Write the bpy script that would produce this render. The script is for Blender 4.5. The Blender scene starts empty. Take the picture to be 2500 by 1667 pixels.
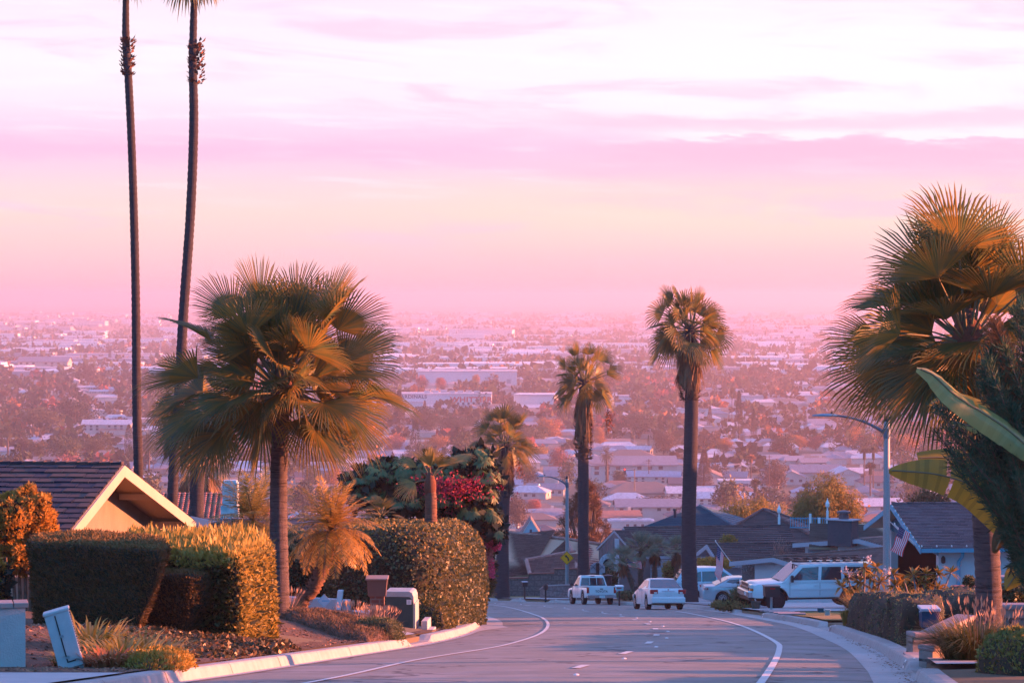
import bpy, math, random
import numpy as np
from mathutils import Vector, Matrix, noise
from mathutils.geometry import delaunay_2d_cdt
R = math.radians
random.seed(7)
RNG = np.random.default_rng(7)
SC = bpy.context.scene
COL = SC.collection
# ------------------------------------------------------------------ camera
FPX = 6944.0
HOR = 720.0
PITCH = math.atan((833.5 - HOR) / FPX)
cd = bpy.data.cameras.new("camera")
cam = bpy.data.objects.new("camera", cd)
COL.objects.link(cam)
cd.lens = 100.0
cd.sensor_width = 36.0
cd.clip_start = 0.5
cd.clip_end = 60000
cam.location = (0, 0, 0)
cam.rotation_euler = (math.pi / 2 - PITCH, 0, 0)
SC.camera = cam
# ------------------------------------------------------------------ world
SUN_AZ = R(84)
SUN_EL = R(7.5)
w = bpy.data.worlds.new("World")
SC.world = w
w.use_nodes = True
nt = w.node_tree
nt.nodes.clear()
def N(tree, typ, **kw):
 n = tree.nodes.new(typ)
 for k, v in kw.items():
  setattr(n, k, v)
 return n
def L(tree, a, b):
 tree.links.new(a, b)
def vmath(tree, op, a, b=None):
 n = N(tree, 'ShaderNodeMath', operation=op)
 for i, s in enumerate((a, b)):
  if s is None: continue
  if isinstance(s, (int, float)): n.inputs[i].default_value = s
  else: L(tree, s, n.inputs[i])
 return n.outputs[0]
def ramp(tree, fac, stops, interp='LINEAR'):
 n = N(tree, 'ShaderNodeValToRGB')
 n.color_ramp.interpolation = interp
 e = n.color_ramp.elements
 while len(e) > 1: e.remove(e[0])
 e[0].position = stops[0][0]; e[0].color = tuple(stops[0][1]) + (1,)
 for p, c in stops[1:]:
  k = e.new(p); k.color = tuple(c) + (1,)
 L(tree, fac, n.inputs[0])
 return n.outputs[0]
def cmix(tree, fac, a, b, blend='MIX'):
 n = N(tree, 'ShaderNodeMix', data_type='RGBA', blend_type=blend, clamp_factor=True)
 if isinstance(fac, (int, float)): n.inputs[0].default_value = fac
 else: L(tree, fac, n.inputs[0])
 for i, s in ((6, a), (7, b)):
  if isinstance(s, (tuple, list)): n.inputs[i].default_value = tuple(s[:3]) + (1,)
  else: L(tree, s, n.inputs[i])
 return n.outputs[2]
def lin(r, g, b):
 f = lambda c: ((c / 255.0 + 0.055) / 1.055) ** 2.4 if c > 10 else c / 255 / 12.92
 return (f(r), f(g), f(b))
def rng01(tree, v, a, b, lo=0.0, hi=1.0, smooth=True):
 n = N(tree, 'ShaderNodeMapRange')
 n.interpolation_type = 'SMOOTHSTEP' if smooth else 'LINEAR'
 n.inputs[1].default_value = a; n.inputs[2].default_value = b
 n.inputs[3].default_value = lo; n.inputs[4].default_value = hi
 L(tree, v, n.inputs[0])
 return n.outputs[0]
def build_world():
 t = nt
 tc = N(t, 'ShaderNodeTexCoord')
 sep = N(t, 'ShaderNodeSeparateXYZ')
 L(t, tc.outputs['Generated'], sep.inputs[0])
 X, Y, Z = sep.outputs
 hor = vmath(t, 'SQRT', vmath(t, 'ADD', vmath(t, 'MULTIPLY', X, X), vmath(t, 'MULTIPLY', Y, Y)))
 el = vmath(t, 'DIVIDE', Z, vmath(t, 'MAXIMUM', hor, 0.001))
 az = vmath(t, 'ARCTAN2', X, Y)
 def streak(sx, sz, off, detail=6, rough=.55, dist=.0):
  c = N(t, 'ShaderNodeCombineXYZ')
  L(t, vmath(t, 'MULTIPLY', az, sx), c.inputs[0])
  L(t, vmath(t, 'MULTIPLY', vmath(t, 'ADD', el, vmath(t, 'MULTIPLY', az, .035)), sz), c.inputs[1])
  c.inputs[2].default_value = off
  n = N(t, 'ShaderNodeTexNoise')
  n.inputs['Scale'].default_value = 1.0
  n.inputs['Detail'].default_value = detail
  n.inputs['Roughness'].default_value = rough
  n.inputs['Distortion'].default_value = dist
  L(t, c.outputs[0], n.inputs['Vector'])
  return n.outputs[0]
 s1 = streak(11, 68, 3.1, dist=.8)
 s2 = streak(22, 260, 8.7)
 s3 = streak(5, 34, 14.2)
 S = 10.0
 e10 = vmath(t, 'MULTIPLY', el, 4.0)
 base = ramp(t, e10, [
  (0.000, lin(254, 182, 198)), (0.030, lin(253, 194, 206)), (0.075, lin(255, 208, 210)),
  (0.115, lin(255, 217, 213)), (0.150, lin(255, 216, 222)), (0.175, lin(255, 210, 230)),
  (0.205, lin(252, 202, 232)), (0.240, lin(254, 215, 240)), (0.275, lin(255, 232, 246)),
  (0.330, lin(255, 240, 250)), (0.390, lin(252, 232, 250)), (0.430, lin(250, 226, 248)),
  (1.000, (0.62, 0.50, 0.92))])
 g1 = vmath(t, 'MULTIPLY', rng01(t, az, -0.08, 0.10), vmath(t, 'MULTIPLY', rng01(t, el, 0.052, 0.066), rng01(t, el, 0.125, 0.085)))
 c1 = cmix(t, vmath(t, 'MULTIPLY', g1, .80), base, (.99, .91, .97))
 g2 = vmath(t, 'MULTIPLY', rng01(t, az, -0.08, 0.06), vmath(t, 'MULTIPLY', rng01(t, el, 0.012, 0.030), rng01(t, el, 0.045, 0.032)))
 c2 = cmix(t, vmath(t, 'MULTIPLY', g2, .6), c1, lin(255, 224, 208))
 k1 = vmath(t, 'MULTIPLY', rng01(t, s1, .50, .70), rng01(t, el, 0.004, 0.03))
 c3 = cmix(t, vmath(t, 'MULTIPLY', k1, .62), c2, lin(250, 200, 230))
 k2 = vmath(t, 'MULTIPLY', rng01(t, s2, .50, .72), rng01(t, el, 0.02, 0.05))
 c4 = cmix(t, vmath(t, 'MULTIPLY', k2, .42), c3, (1.0, .93, 1.0))
 wob = vmath(t, 'ADD', vmath(t, 'MULTIPLY', vmath(t, 'SUBTRACT', s3, .5), .034),
    vmath(t, 'MULTIPLY', vmath(t, 'SUBTRACT', streak(45, 240, 2.2, 6), .5), .012))
 top = vmath(t, 'ADD', vmath(t, 'ADD', 0.0515, wob), vmath(t, 'MULTIPLY', vmath(t, 'ABSOLUTE', vmath(t, 'SUBTRACT', az, .10)), .03))
 d = vmath(t, 'SUBTRACT', top, el)
 bank = vmath(t, 'MULTIPLY', rng01(t, d, -.0012, .0032), rng01(t, d, .028, .004))
 bank = vmath(t, 'MULTIPLY', bank, rng01(t, vmath(t, 'ADD', az, vmath(t, 'MULTIPLY', s1, .12)), 0.045, 0.13))
 edge = vmath(t, 'MULTIPLY', rng01(t, d, -.010, -.001), rng01(t, d, .001, -.0006))
 edge = vmath(t, 'MULTIPLY', edge, rng01(t, az, .03, .08))
 c5 = cmix(t, vmath(t, 'MULTIPLY', edge, .8), c4, (1.02, .92, .95))
 c6 = cmix(t, vmath(t, 'MULTIPLY', bank, .8), c5, lin(255, 192, 222))
 b2 = vmath(t, 'MULTIPLY', rng01(t, vmath(t, 'ABSOLUTE', vmath(t, 'SUBTRACT', vmath(t, 'ADD', el, vmath(t, 'MULTIPLY', wob, .5)), .0615)), .0042, .0005), rng01(t, az, -.02, .04))
 c7 = cmix(t, vmath(t, 'MULTIPLY', b2, .65), c6, lin(252, 200, 228))
 b3 = vmath(t, 'MULTIPLY', rng01(t, vmath(t, 'ABSOLUTE', vmath(t, 'SUBTRACT', vmath(t, 'ADD', el, vmath(t, 'MULTIPLY', wob, 1.0)), .0500)), .0075, .0008), rng01(t, az, .06, -.05))
 c8 = cmix(t, vmath(t, 'MULTIPLY', b3, .55), c7, lin(250, 192, 228))
 c8 = cmix(t, 1.0, c8, (.86, .86, .86), 'MULTIPLY')
 up = rng01(t, el, 0.12, 0.9)
 c9 = cmix(t, up, c8, (0.29, 0.43, 1.0))
 back = rng01(t, Y, 0.45, -0.35)
 c10 = cmix(t, back, c9, cmix(t, rng01(t, el, 0.0, 1.6), (0.10, 0.60, 1.38), (0.20, 0.46, 1.12)))
 gl = vmath(t, 'MULTIPLY', rng01(t, vmath(t, 'ABSOLUTE', vmath(t, 'SUBTRACT', az, 1.2)), .60, .05), rng01(t, el, .75, .02))
 c10 = cmix(t, 1.0, c10, cmix(t, gl, (0, 0, 0), (3.2, 1.25, 1.1)), 'ADD')
 sky = N(t, 'ShaderNodeTexSky', sky_type='NISHITA')
 sky.sun_disc = False
 sky.sun_elevation = SUN_EL
 sky.sun_rotation = SUN_AZ
 bg = N(t, 'ShaderNodeBackground'); bg.inputs[1].default_value = 0.82
 L(t, c10, bg.inputs[0])
 b0 = N(t, 'ShaderNodeBackground'); b0.inputs[1].default_value = 0.05
 L(t, sky.outputs[0], b0.inputs[0])
 mx = N(t, 'ShaderNodeMixShader'); mx.inputs[0].default_value = 0.10
 L(t, bg.outputs[0], mx.inputs[1]); L(t, b0.outputs[0], mx.inputs[2])
 out = N(t, 'ShaderNodeOutputWorld')
 L(t, mx.outputs[0], out.inputs[0])
build_world()
# ------------------------------------------------------------------ sun
sd = bpy.data.lights.new("sun", 'SUN')
sd.energy = 5.0
sd.angle = R(0.6)
sd.color = (2.7, 0.78, 0.34)
sun = bpy.data.objects.new("sun", sd)
COL.objects.link(sun)
sdir = Vector((math.sin(SUN_AZ) * math.cos(SUN_EL), math.cos(SUN_AZ) * math.cos(SUN_EL), math.sin(SUN_EL)))
sun.rotation_euler = sdir.to_track_quat('Z', 'Y').to_euler()
vs = SC.view_settings
vs.view_transform = 'Standard'
vs.look = 'None'
vs.exposure = 0.78
vs.gamma = 1.0
cy = SC.cycles
cy.use_denoising = True
cy.max_bounces = 6
cy.diffuse_bounces = 2
cy.glossy_bounces = 2
cy.transmission_bounces = 3
cy.transparent_max_bounces = 6
cy.volume_bounces = 3
cy.caustics_reflective = False
cy.caustics_refractive = False
cy.use_adaptive_sampling = True
cy.adaptive_threshold = 0.02
# ------------------------------------------------------------------ helpers
def P(x, y, Y):
 """photo pixel (2500 wide) at distance Y -> world point"""
 u = (x - 1250.0) / FPX
 v = -(y - 833.5) / FPX
 dy = math.cos(PITCH) + v * math.sin(PITCH)
 dz = -math.sin(PITCH) + v * math.cos(PITCH)
 s = Y / dy
 return Vector((u * s, Y, dz * s))
_LE = [(-10, -9), (0, -8.6), (20, -7), (36, -5.3), (40.7, -4.81), (43.6, -4.40), (50, -3.62), (59.5, -2.49), (64, -1.98),
  (72.8, -1.39), (82, -1.08), (90.6, -1.02), (100, -1.2), (112, -1.9), (124, -3.0), (136, -4.6), (150, -6.8), (170, -9.8), (190, -12.4), (220, -15.5)]
_RE = [(-10, .8), (0, 1.6), (20, 3.7), (36, 5.3), (42.2, 5.96), (46.5, 6.41), (59.2, 7.57), (71.3, 8.37), (81.4, 8.98), (93.8, 9.46),
  (108, 9.45), (125, 9.25), (138, 8.85), (145, 8.5), (150, 7.6), (155.5, 6.4), (164, 4.2), (171, 1.9), (184, -1.2), (200, -3.8), (220, -6.5)]
def interp(tab, y):
 if y <= tab[0][0]: return tab[0][1]
 for (a, va), (b, vb) in zip(tab, tab[1:]):
  if y <= b:
   t = (y - a) / (b - a)
   return va + (vb - va) * t
 return tab[-1][1]
def catmull(pts, step=1.0):
 """smooth polyline through 2-D points"""
 out = []
 n = len(pts)
 for i in range(n - 1):
  p0 = pts[max(i - 1, 0)]; p1 = pts[i]; p2 = pts[i + 1]; p3 = pts[min(i + 2, n - 1)]
  k = max(2, int(math.dist(p1, p2) / step))
  for j in range(k):
   t = j / k
   out.append(tuple(0.5 * ((2 * b) + (-a + c) * t + (2 * a - 5 * b + 4 * c - d) * t * t + (-a + 3 * b - 3 * c + d) * t ** 3)
        for a, b, c, d in zip(p0, p1, p2, p3)))
 out.append(tuple(pts[-1]))
 return out
LEDGE = catmull([(x, y) for y, x in _LE], 1.2)
REDGE = catmull([(x, y) for y, x in _RE], 1.2)
_BASE = [(-50, 3.475), (200, -21.4), (330, -38), (600, -60), (1100, -87), (60000, -87)]
def road_z(Y):
 return interp(_BASE, Y)
def sm(t):
 t = max(0.0, min(1.0, t)); return t * t * (3 - 2 * t)
def ground(X, Y):
 z = road_z(Y)
 if Y > 1150: return z
 if Y <= 220:
  l = interp(_LE, Y); r = interp(_RE, Y)
 else:
  l, r = -15.5, -6.5
 f = 1 - sm((Y - 230) / 120)
 if X < l:
  d = l - X
  z += (.17 + (.48 * sm((d - .6) / 3.2) * (1 - sm((Y - 76) / 12)) + .2 * sm((d - 6) / 6)) * sm((Y - 40.5) / 5)) * f
 elif X > r:
  d = X - r
  z += .17 * f
  z += 1.0 * sm((d - 2.2) / 2.5) * (1 - sm((Y - 74) / 20)) * sm((Y - 48) / 6) * f
  shade_hill = sm((X - max(31, .185 * Y + 3)) / 24) * sm((Y - 100) / 22)  # unseen rise beyond the right edge, added and heightened to shade the street
  z += shade_hill * (11.0 + 5 * sm((Y - 150) / 40)) * (1 - sm((Y - 300) / 300)) + 2.4 * sm((X - 17) / 12) * sm((Y-70)/20) * (1 - sm((Y - 150) / 60))
 return z
def G(X, Y, dz=0.0):
 return Vector((X, Y, ground(X, Y) + dz))
def pxg(x, y):
 """photo pixel on the sloping street plane -> (X, Y)"""
 Y = 10416.0 / (y - 1411.0)
 return ((x - 1250.0) * Y / FPX, Y)
MATS = {}
def mat(name, col=(.5, .5, .5), rough=.7, col2=None, nscale=4.0, nmix=.5, bump=0.0, bscale=20.0, metal=0.0, spec=.4,
  coat=0.0, trans=0.0, island=None, objcol=0.0, emit=None, coord='Object', stretch=None, detail=4):
 if name in MATS: return MATS[name]
 m = bpy.data.materials.new(name)
 m.use_nodes = True
 t = m.node_tree
 b = t.nodes['Principled BSDF']
 out = t.nodes['Material Output']
 b.inputs['Roughness'].default_value = rough
 b.inputs['Metallic'].default_value = metal
 b.inputs['Specular IOR Level'].default_value = spec
 b.inputs['Coat Weight'].default_value = coat
 c = None
 tc = N(t, 'ShaderNodeTexCoord')
 vec = tc.outputs[coord]
 if stretch:
  mp = N(t, 'ShaderNodeMapping'); mp.inputs['Scale'].default_value = stretch
  L(t, vec, mp.inputs[0]); vec = mp.outputs[0]
 if col2 is not None:
  n = N(t, 'ShaderNodeTexNoise'); n.inputs['Scale'].default_value = nscale; n.inputs['Detail'].default_value = detail
  n.inputs['Roughness'].default_value = .62
  L(t, vec, n.inputs['Vector'])
  c = cmix(t, rng01(t, n.outputs[0], .5 - nmix * .5, .5 + nmix * .5), col, col2)
 if island is not None:
  g = N(t, 'ShaderNodeNewGeometry')
  c = cmix(t, rng01(t, g.outputs['Random Per Island'], 0, 1, smooth=False), c if c is not None else col, island)
 if objcol:
  oi = N(t, 'ShaderNodeObjectInfo')
  c = cmix(t, objcol, c if c is not None else col, oi.outputs['Color'], 'MULTIPLY' if objcol > 1.5 else 'MIX')
 if c is None:
  b.inputs['Base Color'].default_value = tuple(col) + (1,)
 else:
  L(t, c, b.inputs['Base Color'])
 if bump:
  n2 = N(t, 'ShaderNodeTexNoise'); n2.inputs['Scale'].default_value = bscale; n2.inputs['Detail'].default_value = 5
  L(t, vec, n2.inputs['Vector'])
  bp = N(t, 'ShaderNodeBump'); bp.inputs['Strength'].default_value = bump; bp.inputs['Distance'].default_value = .05
  L(t, n2.outputs[0], bp.inputs['Height']); L(t, bp.outputs[0], b.inputs['Normal'])
 if emit:
  b.inputs['Emission Color'].default_value = tuple(emit[0]) + (1,)
  b.inputs['Emission Strength'].default_value = emit[1]
 if trans:
  tr = N(t, 'ShaderNodeBsdfTranslucent')
  if c is None: tr.inputs[0].default_value = tuple(col) + (1,)
  else: L(t, c, tr.inputs[0])
  ms = N(t, 'ShaderNodeMixShader'); ms.inputs[0].default_value = trans
  L(t, b.outputs[0], ms.inputs[1]); L(t, tr.outputs[0], ms.inputs[2]); L(t, ms.outputs[0], out.inputs[0])
 MATS[name] = m
 return m
class MB:
 """collects polygons, builds ONE mesh object"""
 def __init__(s):
  s.v = []; s.f = []; s.mi = []; s.mat = 0; s.M = Matrix.Identity(4)
 def add(s, vs, fs, mi=None):
  o = len(s.v)
  M = s.M
  s.v += [tuple(M @ Vector(p)) for p in vs]
  s.f += [tuple(o + i for i in f) for f in fs]
  s.mi += [s.mat if mi is None else mi] * len(fs)
  return s
 def poly(s, pts, mi=None):
  return s.add(pts, [tuple(range(len(pts)))], mi)
 def box(s, c, d, rz=0.0, rx=0.0, ry=0.0, taper=1.0, mi=None):
  hx, hy, hz = d[0] / 2, d[1] / 2, d[2] / 2
  q = Matrix.Translation(c) @ Matrix.Rotation(rz, 4, 'Z') @ Matrix.Rotation(ry, 4, 'Y') @ Matrix.Rotation(rx, 4, 'X')
  vs = []
  for z in (-hz, hz):
   k = taper if z > 0 else 1.0
   for x, y in ((-hx, -hy), (hx, -hy), (hx, hy), (-hx, hy)):
    vs.append(q @ Vector((x * k, y * k, z)))
  return s.add(vs, [(3, 2, 1, 0), (4, 5, 6, 7), (0, 1, 5, 4), (1, 2, 6, 5), (2, 3, 7, 6), (3, 0, 4, 7)], mi)
 def prism(s, pts, off, mi=None):
  """polygon swept by vector off"""
  n = len(pts); off = Vector(off)
  vs = [Vector(p) for p in pts] + [Vector(p) + off for p in pts]
  fs = [tuple(range(n))[::-1], tuple(range(n, 2 * n))] + [(i, (i + 1) % n, n + (i + 1) % n, n + i) for i in range(n)]
  return s.add(vs, fs, mi)
 def tube(s, pts, rad, seg=8, cap=True, mi=None):
  pts = [Vector(p) for p in pts]
  if not isinstance(rad, (list, tuple)): rad = [rad] * len(pts)
  vs = []; fs = []
  up = Vector((0, 0, 1))
  prev = None
  for i, p in enumerate(pts):
   d = (pts[min(i + 1, len(pts) - 1)] - pts[max(i - 1, 0)])
   if d.length < 1e-9: d = Vector((0, 0, 1))
   d.normalize()
   if prev is None:
    a = d.orthogonal().normalized()
   else:
    a = prev - d * prev.dot(d)
    a = a.normalized() if a.length > 1e-6 else d.orthogonal().normalized()
   prev = a
   b = d.cross(a)
   for k in range(seg):
    t = 2 * math.pi * k / seg
    vs.append(p + (a * math.cos(t) + b * math.sin(t)) * rad[i])
  for i in range(len(pts) - 1):
   for k in range(seg):
    k2 = (k + 1) % seg
    fs.append((i * seg + k, i * seg + k2, (i + 1) * seg + k2, (i + 1) * seg + k))
  if cap:
   fs.append(tuple(range(seg))[::-1]); fs.append(tuple((len(pts) - 1) * seg + k for k in range(seg)))
  return s.add(vs, fs, mi)
 def lathe(s, prof, seg=16, mi=None, c=(0, 0, 0), axis='Z'):
  vs = []; fs = []
  for r, z in prof:
   for k in range(seg):
    t = 2 * math.pi * k / seg
    q = (r * math.cos(t), r * math.sin(t), z)
    if axis == 'Y': q = (q[0], q[2], q[1])
    if axis == 'X': q = (q[2], q[0], q[1])
    vs.append((c[0] + q[0], c[1] + q[1], c[2] + q[2]))
  for i in range(len(prof) - 1):
   for k in range(seg):
    k2 = (k + 1) % seg
    fs.append((i * seg + k, i * seg + k2, (i + 1) * seg + k2, (i + 1) * seg + k))
  fs.append(tuple(range(seg))[::-1]); fs.append(tuple((len(prof) - 1) * seg + k for k in range(seg)))
  return s.add(vs, fs, mi)
 def build(s, name, mats, parent=None, smooth=False, bevel=0.0, loc=None):
  me = bpy.data.meshes.new(name)
  me.from_pydata(s.v, [], s.f)
  return finish(me, name, mats, s.mi, parent, smooth, bevel, loc)
def finish(me, name, mats, mi=None, parent=None, smooth=False, bevel=0.0, loc=None):
 if not isinstance(mats, (list, tuple)): mats = [mats]
 for m in mats: me.materials.append(m)
 if mi is not None and len(mats) > 1: me.polygons.foreach_set('material_index', mi)
 if smooth:
  me.polygons.foreach_set('use_smooth', [True] * len(me.polygons))
 me.update()
 o = bpy.data.objects.new(name, me)
 COL.objects.link(o)
 if smooth == 'auto':
  try:
   me.set_sharp_from_angle(angle=R(38))
  except Exception: pass
 if bevel:
  b = o.modifiers.new('bevel', 'BEVEL'); b.width = bevel; b.segments = 2; b.limit_method = 'ANGLE'; b.angle_limit = R(40)
 if parent is not None: o.parent = parent
 if loc is not None: o.location = loc
 return o
def mesh_np(name, V, F, mats, mi=None, parent=None, smooth=False, loc=None, k=4):
 """V (n,3), F (m,k) arrays"""
 me = bpy.data.meshes.new(name)
 V = np.ascontiguousarray(V, dtype=np.float32); F = np.ascontiguousarray(F, dtype=np.int32)
 me.vertices.add(len(V)); me.vertices.foreach_set('co', V.ravel())
 me.loops.add(F.size); me.loops.foreach_set('vertex_index', F.ravel())
 me.polygons.add(len(F))
 me.polygons.foreach_set('loop_start', np.arange(len(F), dtype=np.int32) * k)
 me.update(calc_edges=True)
 return finish(me, name, mats, mi, parent, smooth, 0, loc)
def tag(o, label=None, cat=None, group=None, kind=None):
 if label: o['label'] = label
 if cat: o['category'] = cat
 if group: o['group'] = group
 if kind: o['kind'] = kind
 return o
def thing(name, label, cat, loc=(0, 0, 0), rz=0.0, group=None):
 o = bpy.data.objects.new(name, None)
 COL.objects.link(o)
 o.location = loc; o.rotation_euler = (0, 0, rz)
 o.empty_display_size = .2
 return tag(o, label, cat, group)
def dup(root, loc, rz=0.0, label=None, cat=None, group=None, scale=None, color=None):
 r = root.copy(); COL.objects.link(r)
 r.location = loc; r.rotation_euler = (0, 0, rz)
 if scale is not None: r.scale = scale if isinstance(scale, tuple) else (scale,) * 3
 if color is not None: r.color = tuple(color) + (1,)
 tag(r, label, cat, group)
 for ch in list(root.children):
  c = ch.copy(); COL.objects.link(c); c.parent = r
  if color is not None: c.color = tuple(color) + (1,)
  for g in ch.children:
   d = g.copy(); COL.objects.link(d); d.parent = c
   if color is not None: d.color = tuple(color) + (1,)
 return r
def structure(o):
 o['kind'] = 'structure'
 return o
# ------------------------------------------------------------------ ground, road, kerbs
M_ASPH = mat('asphalt', (.185, .172, .158), .8, (.225, .208, .19), 1.3, .7, bump=.25, bscale=60, spec=.35)
M_CONC = mat('kerb_concrete', (.40, .375, .36), .85, (.30, .28, .27), 3.0, .6, bump=.15, bscale=30, spec=.2)
M_GUT = mat('gutter_concrete', (.46, .43, .42), .85, (.36, .34, .33), 2.2, .6, bump=.1, bscale=30, spec=.2)
M_JOINT = mat('joint', (.06, .055, .05), .9)
M_DRIVE = mat('driveway_concrete', (.44, .42, .42), .8, (.36, .34, .34), .9, .6, bump=.08, bscale=30, spec=.25)
M_SOIL = mat('soil', (.075, .042, .028), .95, (.13, .075, .05), 6, .6, bump=.6, bscale=25)
M_LAWN = mat('lawn', (.115, .115, .025), .95, (.19, .15, .045), 2.0, .7, bump=.5, bscale=60)
M_DRY = mat('dry_lawn', (.30, .19, .07), .95, (.22, .17, .06), 3.0, .7, bump=.4, bscale=60)
M_GRAVEL = mat('blue_gravel', (.10, .12, .14), .9, (.30, .33, .36), 22, .35, bump=.9, bscale=30)
M_PAINT = mat('road_paint', (.72, .70, .68), .75, (.40, .38, .38), 5.0, .9, spec=.3)
def build_ground():
 m = mat('ground_soil', (.10, .075, .045), .95, (.16, .12, .07), .35, .7)
 t = m.node_tree
 b = t.nodes['Principled BSDF']
 tc = N(t, 'ShaderNodeTexCoord')
 sp = N(t, 'ShaderNodeSeparateXYZ'); L(t, tc.outputs['Object'], sp.inputs[0])
 mp = N(t, 'ShaderNodeMapping'); mp.inputs['Scale'].default_value = (.004, .010, 1); L(t, tc.outputs['Object'], mp.inputs[0])
 vo = N(t, 'ShaderNodeTexVoronoi'); vo.inputs['Scale'].default_value = 1.6; L(t, mp.outputs[0], vo.inputs[0])
 cc = ramp(t, vo.outputs['Color'], [(0, (.10, .09, .06)), (.35, (.16, .14, .11)), (.5, (.30, .27, .25)), (.68, (.12, .12, .06)), (.8, (.40, .36, .34)), (1, (.13, .11, .08))], 'CONSTANT')
 no = N(t, 'ShaderNodeTexNoise'); no.inputs['Scale'].default_value = .012; no.inputs['Detail'].default_value = 6; L(t, tc.outputs['Object'], no.inputs[0])
 c2 = cmix(t, rng01(t, no.outputs[0], .42, .6), cc, (.13, .11, .07))
 old = b.inputs['Base Color'].links[0].from_socket
 L(t, cmix(t, rng01(t, sp.outputs[1], 300, 900), old, c2), b.inputs['Base Color'])
 co = []; kind = []; ed = []
 def off(line, s, d):
  out = []
  for i, p in enumerate(line):
   a = line[max(i - 1, 0)]; c = line[min(i + 1, len(line) - 1)]
   tx, ty = c[0] - a[0], c[1] - a[1]; l = math.hypot(tx, ty)
   out.append((p[0] + s * ty / l * d, p[1] - s * tx / l * d))
  return out
 lo = off(LEDGE, -1, .34); ro = off(REDGE, 1, .34)
 ring = lo + ro[::-1]
 for i, p in enumerate(ring):
  co.append(Vector(p)); kind.append(1); ed.append((i, (i + 1) % len(ring)))
 li = off(LEDGE, -1, .16)[1:-1]; ri = off(REDGE, 1, .16)[1:-1]
 ring2 = li + ri[::-1]; n0 = len(co)
 for i, p in enumerate(ring2):
  co.append(Vector(p)); kind.append(2); ed.append((n0 + i, n0 + (i + 1) % len(ring2)))
 def add(x, y, k=0):
  for q in ring:
   if abs(q[0] - x) < .8 and abs(q[1] - y) < .8: return
  co.append(Vector((x, y))); kind.append(k)
 for iy in range(-5, 131):
  for ix in range(-30, 46):
   add(ix * 2.0, iy * 2.0)
 ys = [-300, -60] + [262 + 12 * k for k in range(75)] + [1200, 1600, 2500, 4000, 8000, 16000, 27000]
 for y in ys:
  for x in [-9000, -4000, -1500, -700, -350, -180, -110, -84, -70, -45, -20, 0, 20, 45, 70, 94, 110, 180, 350, 700, 1500, 4000, 9000]:
   if -12 < y < 261 and -61 < x < 91: continue
   add(float(x), float(y))
 for y in range(-40, 262, 20):
  for x in (-9000, -1500, -400, -150, -85, 94, 120, 200, 500, 1500, 9000):
   add(float(x), float(y))
 vs_, es_, fs_, ov, oe, of = delaunay_2d_cdt(co, ed, [], 0, 1e-4)
 V = []
 for i, p in enumerate(vs_):
  k = kind[ov[i][0]] if ov[i] else 0
  x, y = p
  if k == 1: z = road_z(y) + .14
  elif k == 2: z = road_z(y) - .35
  else:
   z = ground(x, y)
   if -10 <= y <= 220 and interp(_LE, y) < x < interp(_RE, y): z = road_z(y) - .35
  V.append((x, y, z))
 me = bpy.data.meshes.new('ground'); me.from_pydata(V, [], [tuple(f) for f in fs_])
 structure(finish(me, 'ground', m))
 return off
OFFS = build_ground()
def strip(name, line, offs, zf, mt, kinds=None):
 """sweep a cross-section along a 2-D line. offs: list of outward offsets; zf(i_off, x, y)->z"""
 pass
def build_road():
 n = 150
 V = []; F = []
 def resample(line, n):
  ds = [0]
  for a, b in zip(line, line[1:]): ds.append(ds[-1] + math.dist(a, b))
  out = []
  j = 0
  for k in range(n + 1):
   t = ds[-1] * k / n
   while j < len(ds) - 2 and ds[j + 1] < t: j += 1
   u = (t - ds[j]) / (ds[j + 1] - ds[j])
   out.append(tuple(line[j][i] + (line[j + 1][i] - line[j][i]) * u for i in (0, 1)))
  return out
 a = resample(LEDGE, n); b = resample(REDGE, n)
 for p, q in zip(a, b):
  for k in range(9):
   t = k / 8
   x = p[0] + (q[0] - p[0]) * t; y = p[1] + (q[1] - p[1]) * t
   V.append((x, y, road_z(y) + .05 * (1 - (2 * t - 1) ** 2)))
 for i in range(n):
  for k in range(8):
   o = i * 9 + k
   F.append((o, o + 1, o + 10, o + 9))
 me = bpy.data.meshes.new('road'); me.from_pydata(V, [], F)
 m = M_ASPH
 t = m.node_tree; bs = t.nodes['Principled BSDF']
 old = bs.inputs['Base Color'].links[0].from_socket
 tc = N(t, 'ShaderNodeTexCoord')
 mp = N(t, 'ShaderNodeMapping'); mp.inputs['Scale'].default_value = (.16, .045, 1); L(t, tc.outputs['Object'], mp.inputs[0])
 no = N(t, 'ShaderNodeTexNoise'); no.inputs['Scale'].default_value = 5; no.inputs['Detail'].default_value = 7; L(t, mp.outputs[0], no.inputs[0])
 c = cmix(t, rng01(t, no.outputs[0], .42, .70), old, (.255, .235, .23))
 vo = N(t, 'ShaderNodeTexVoronoi', feature='DISTANCE_TO_EDGE'); vo.inputs['Scale'].default_value = .22
 n3 = N(t, 'ShaderNodeTexNoise'); n3.inputs['Scale'].default_value = .8; L(t, tc.outputs['Object'], n3.inputs[0])
 vm = N(t, 'ShaderNodeVectorMath', operation='ADD'); L(t, tc.outputs['Object'], vm.inputs[0])
 vs2 = N(t, 'ShaderNodeVectorMath', operation='SCALE'); vs2.inputs[3].default_value = 2.0; L(t, n3.outputs['Color'], vs2.inputs[0]); L(t, vs2.outputs[0], vm.inputs[1])
 L(t, vm.outputs[0], vo.inputs['Vector'])
 c = cmix(t, vmath(t, 'MULTIPLY', rng01(t, vo.outputs[0], .02, .006), .75), c, (.05, .045, .05))
 L(t, c, bs.inputs['Base Color'])
 structure(finish(me, 'road', m, smooth=True))
build_road()
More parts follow.
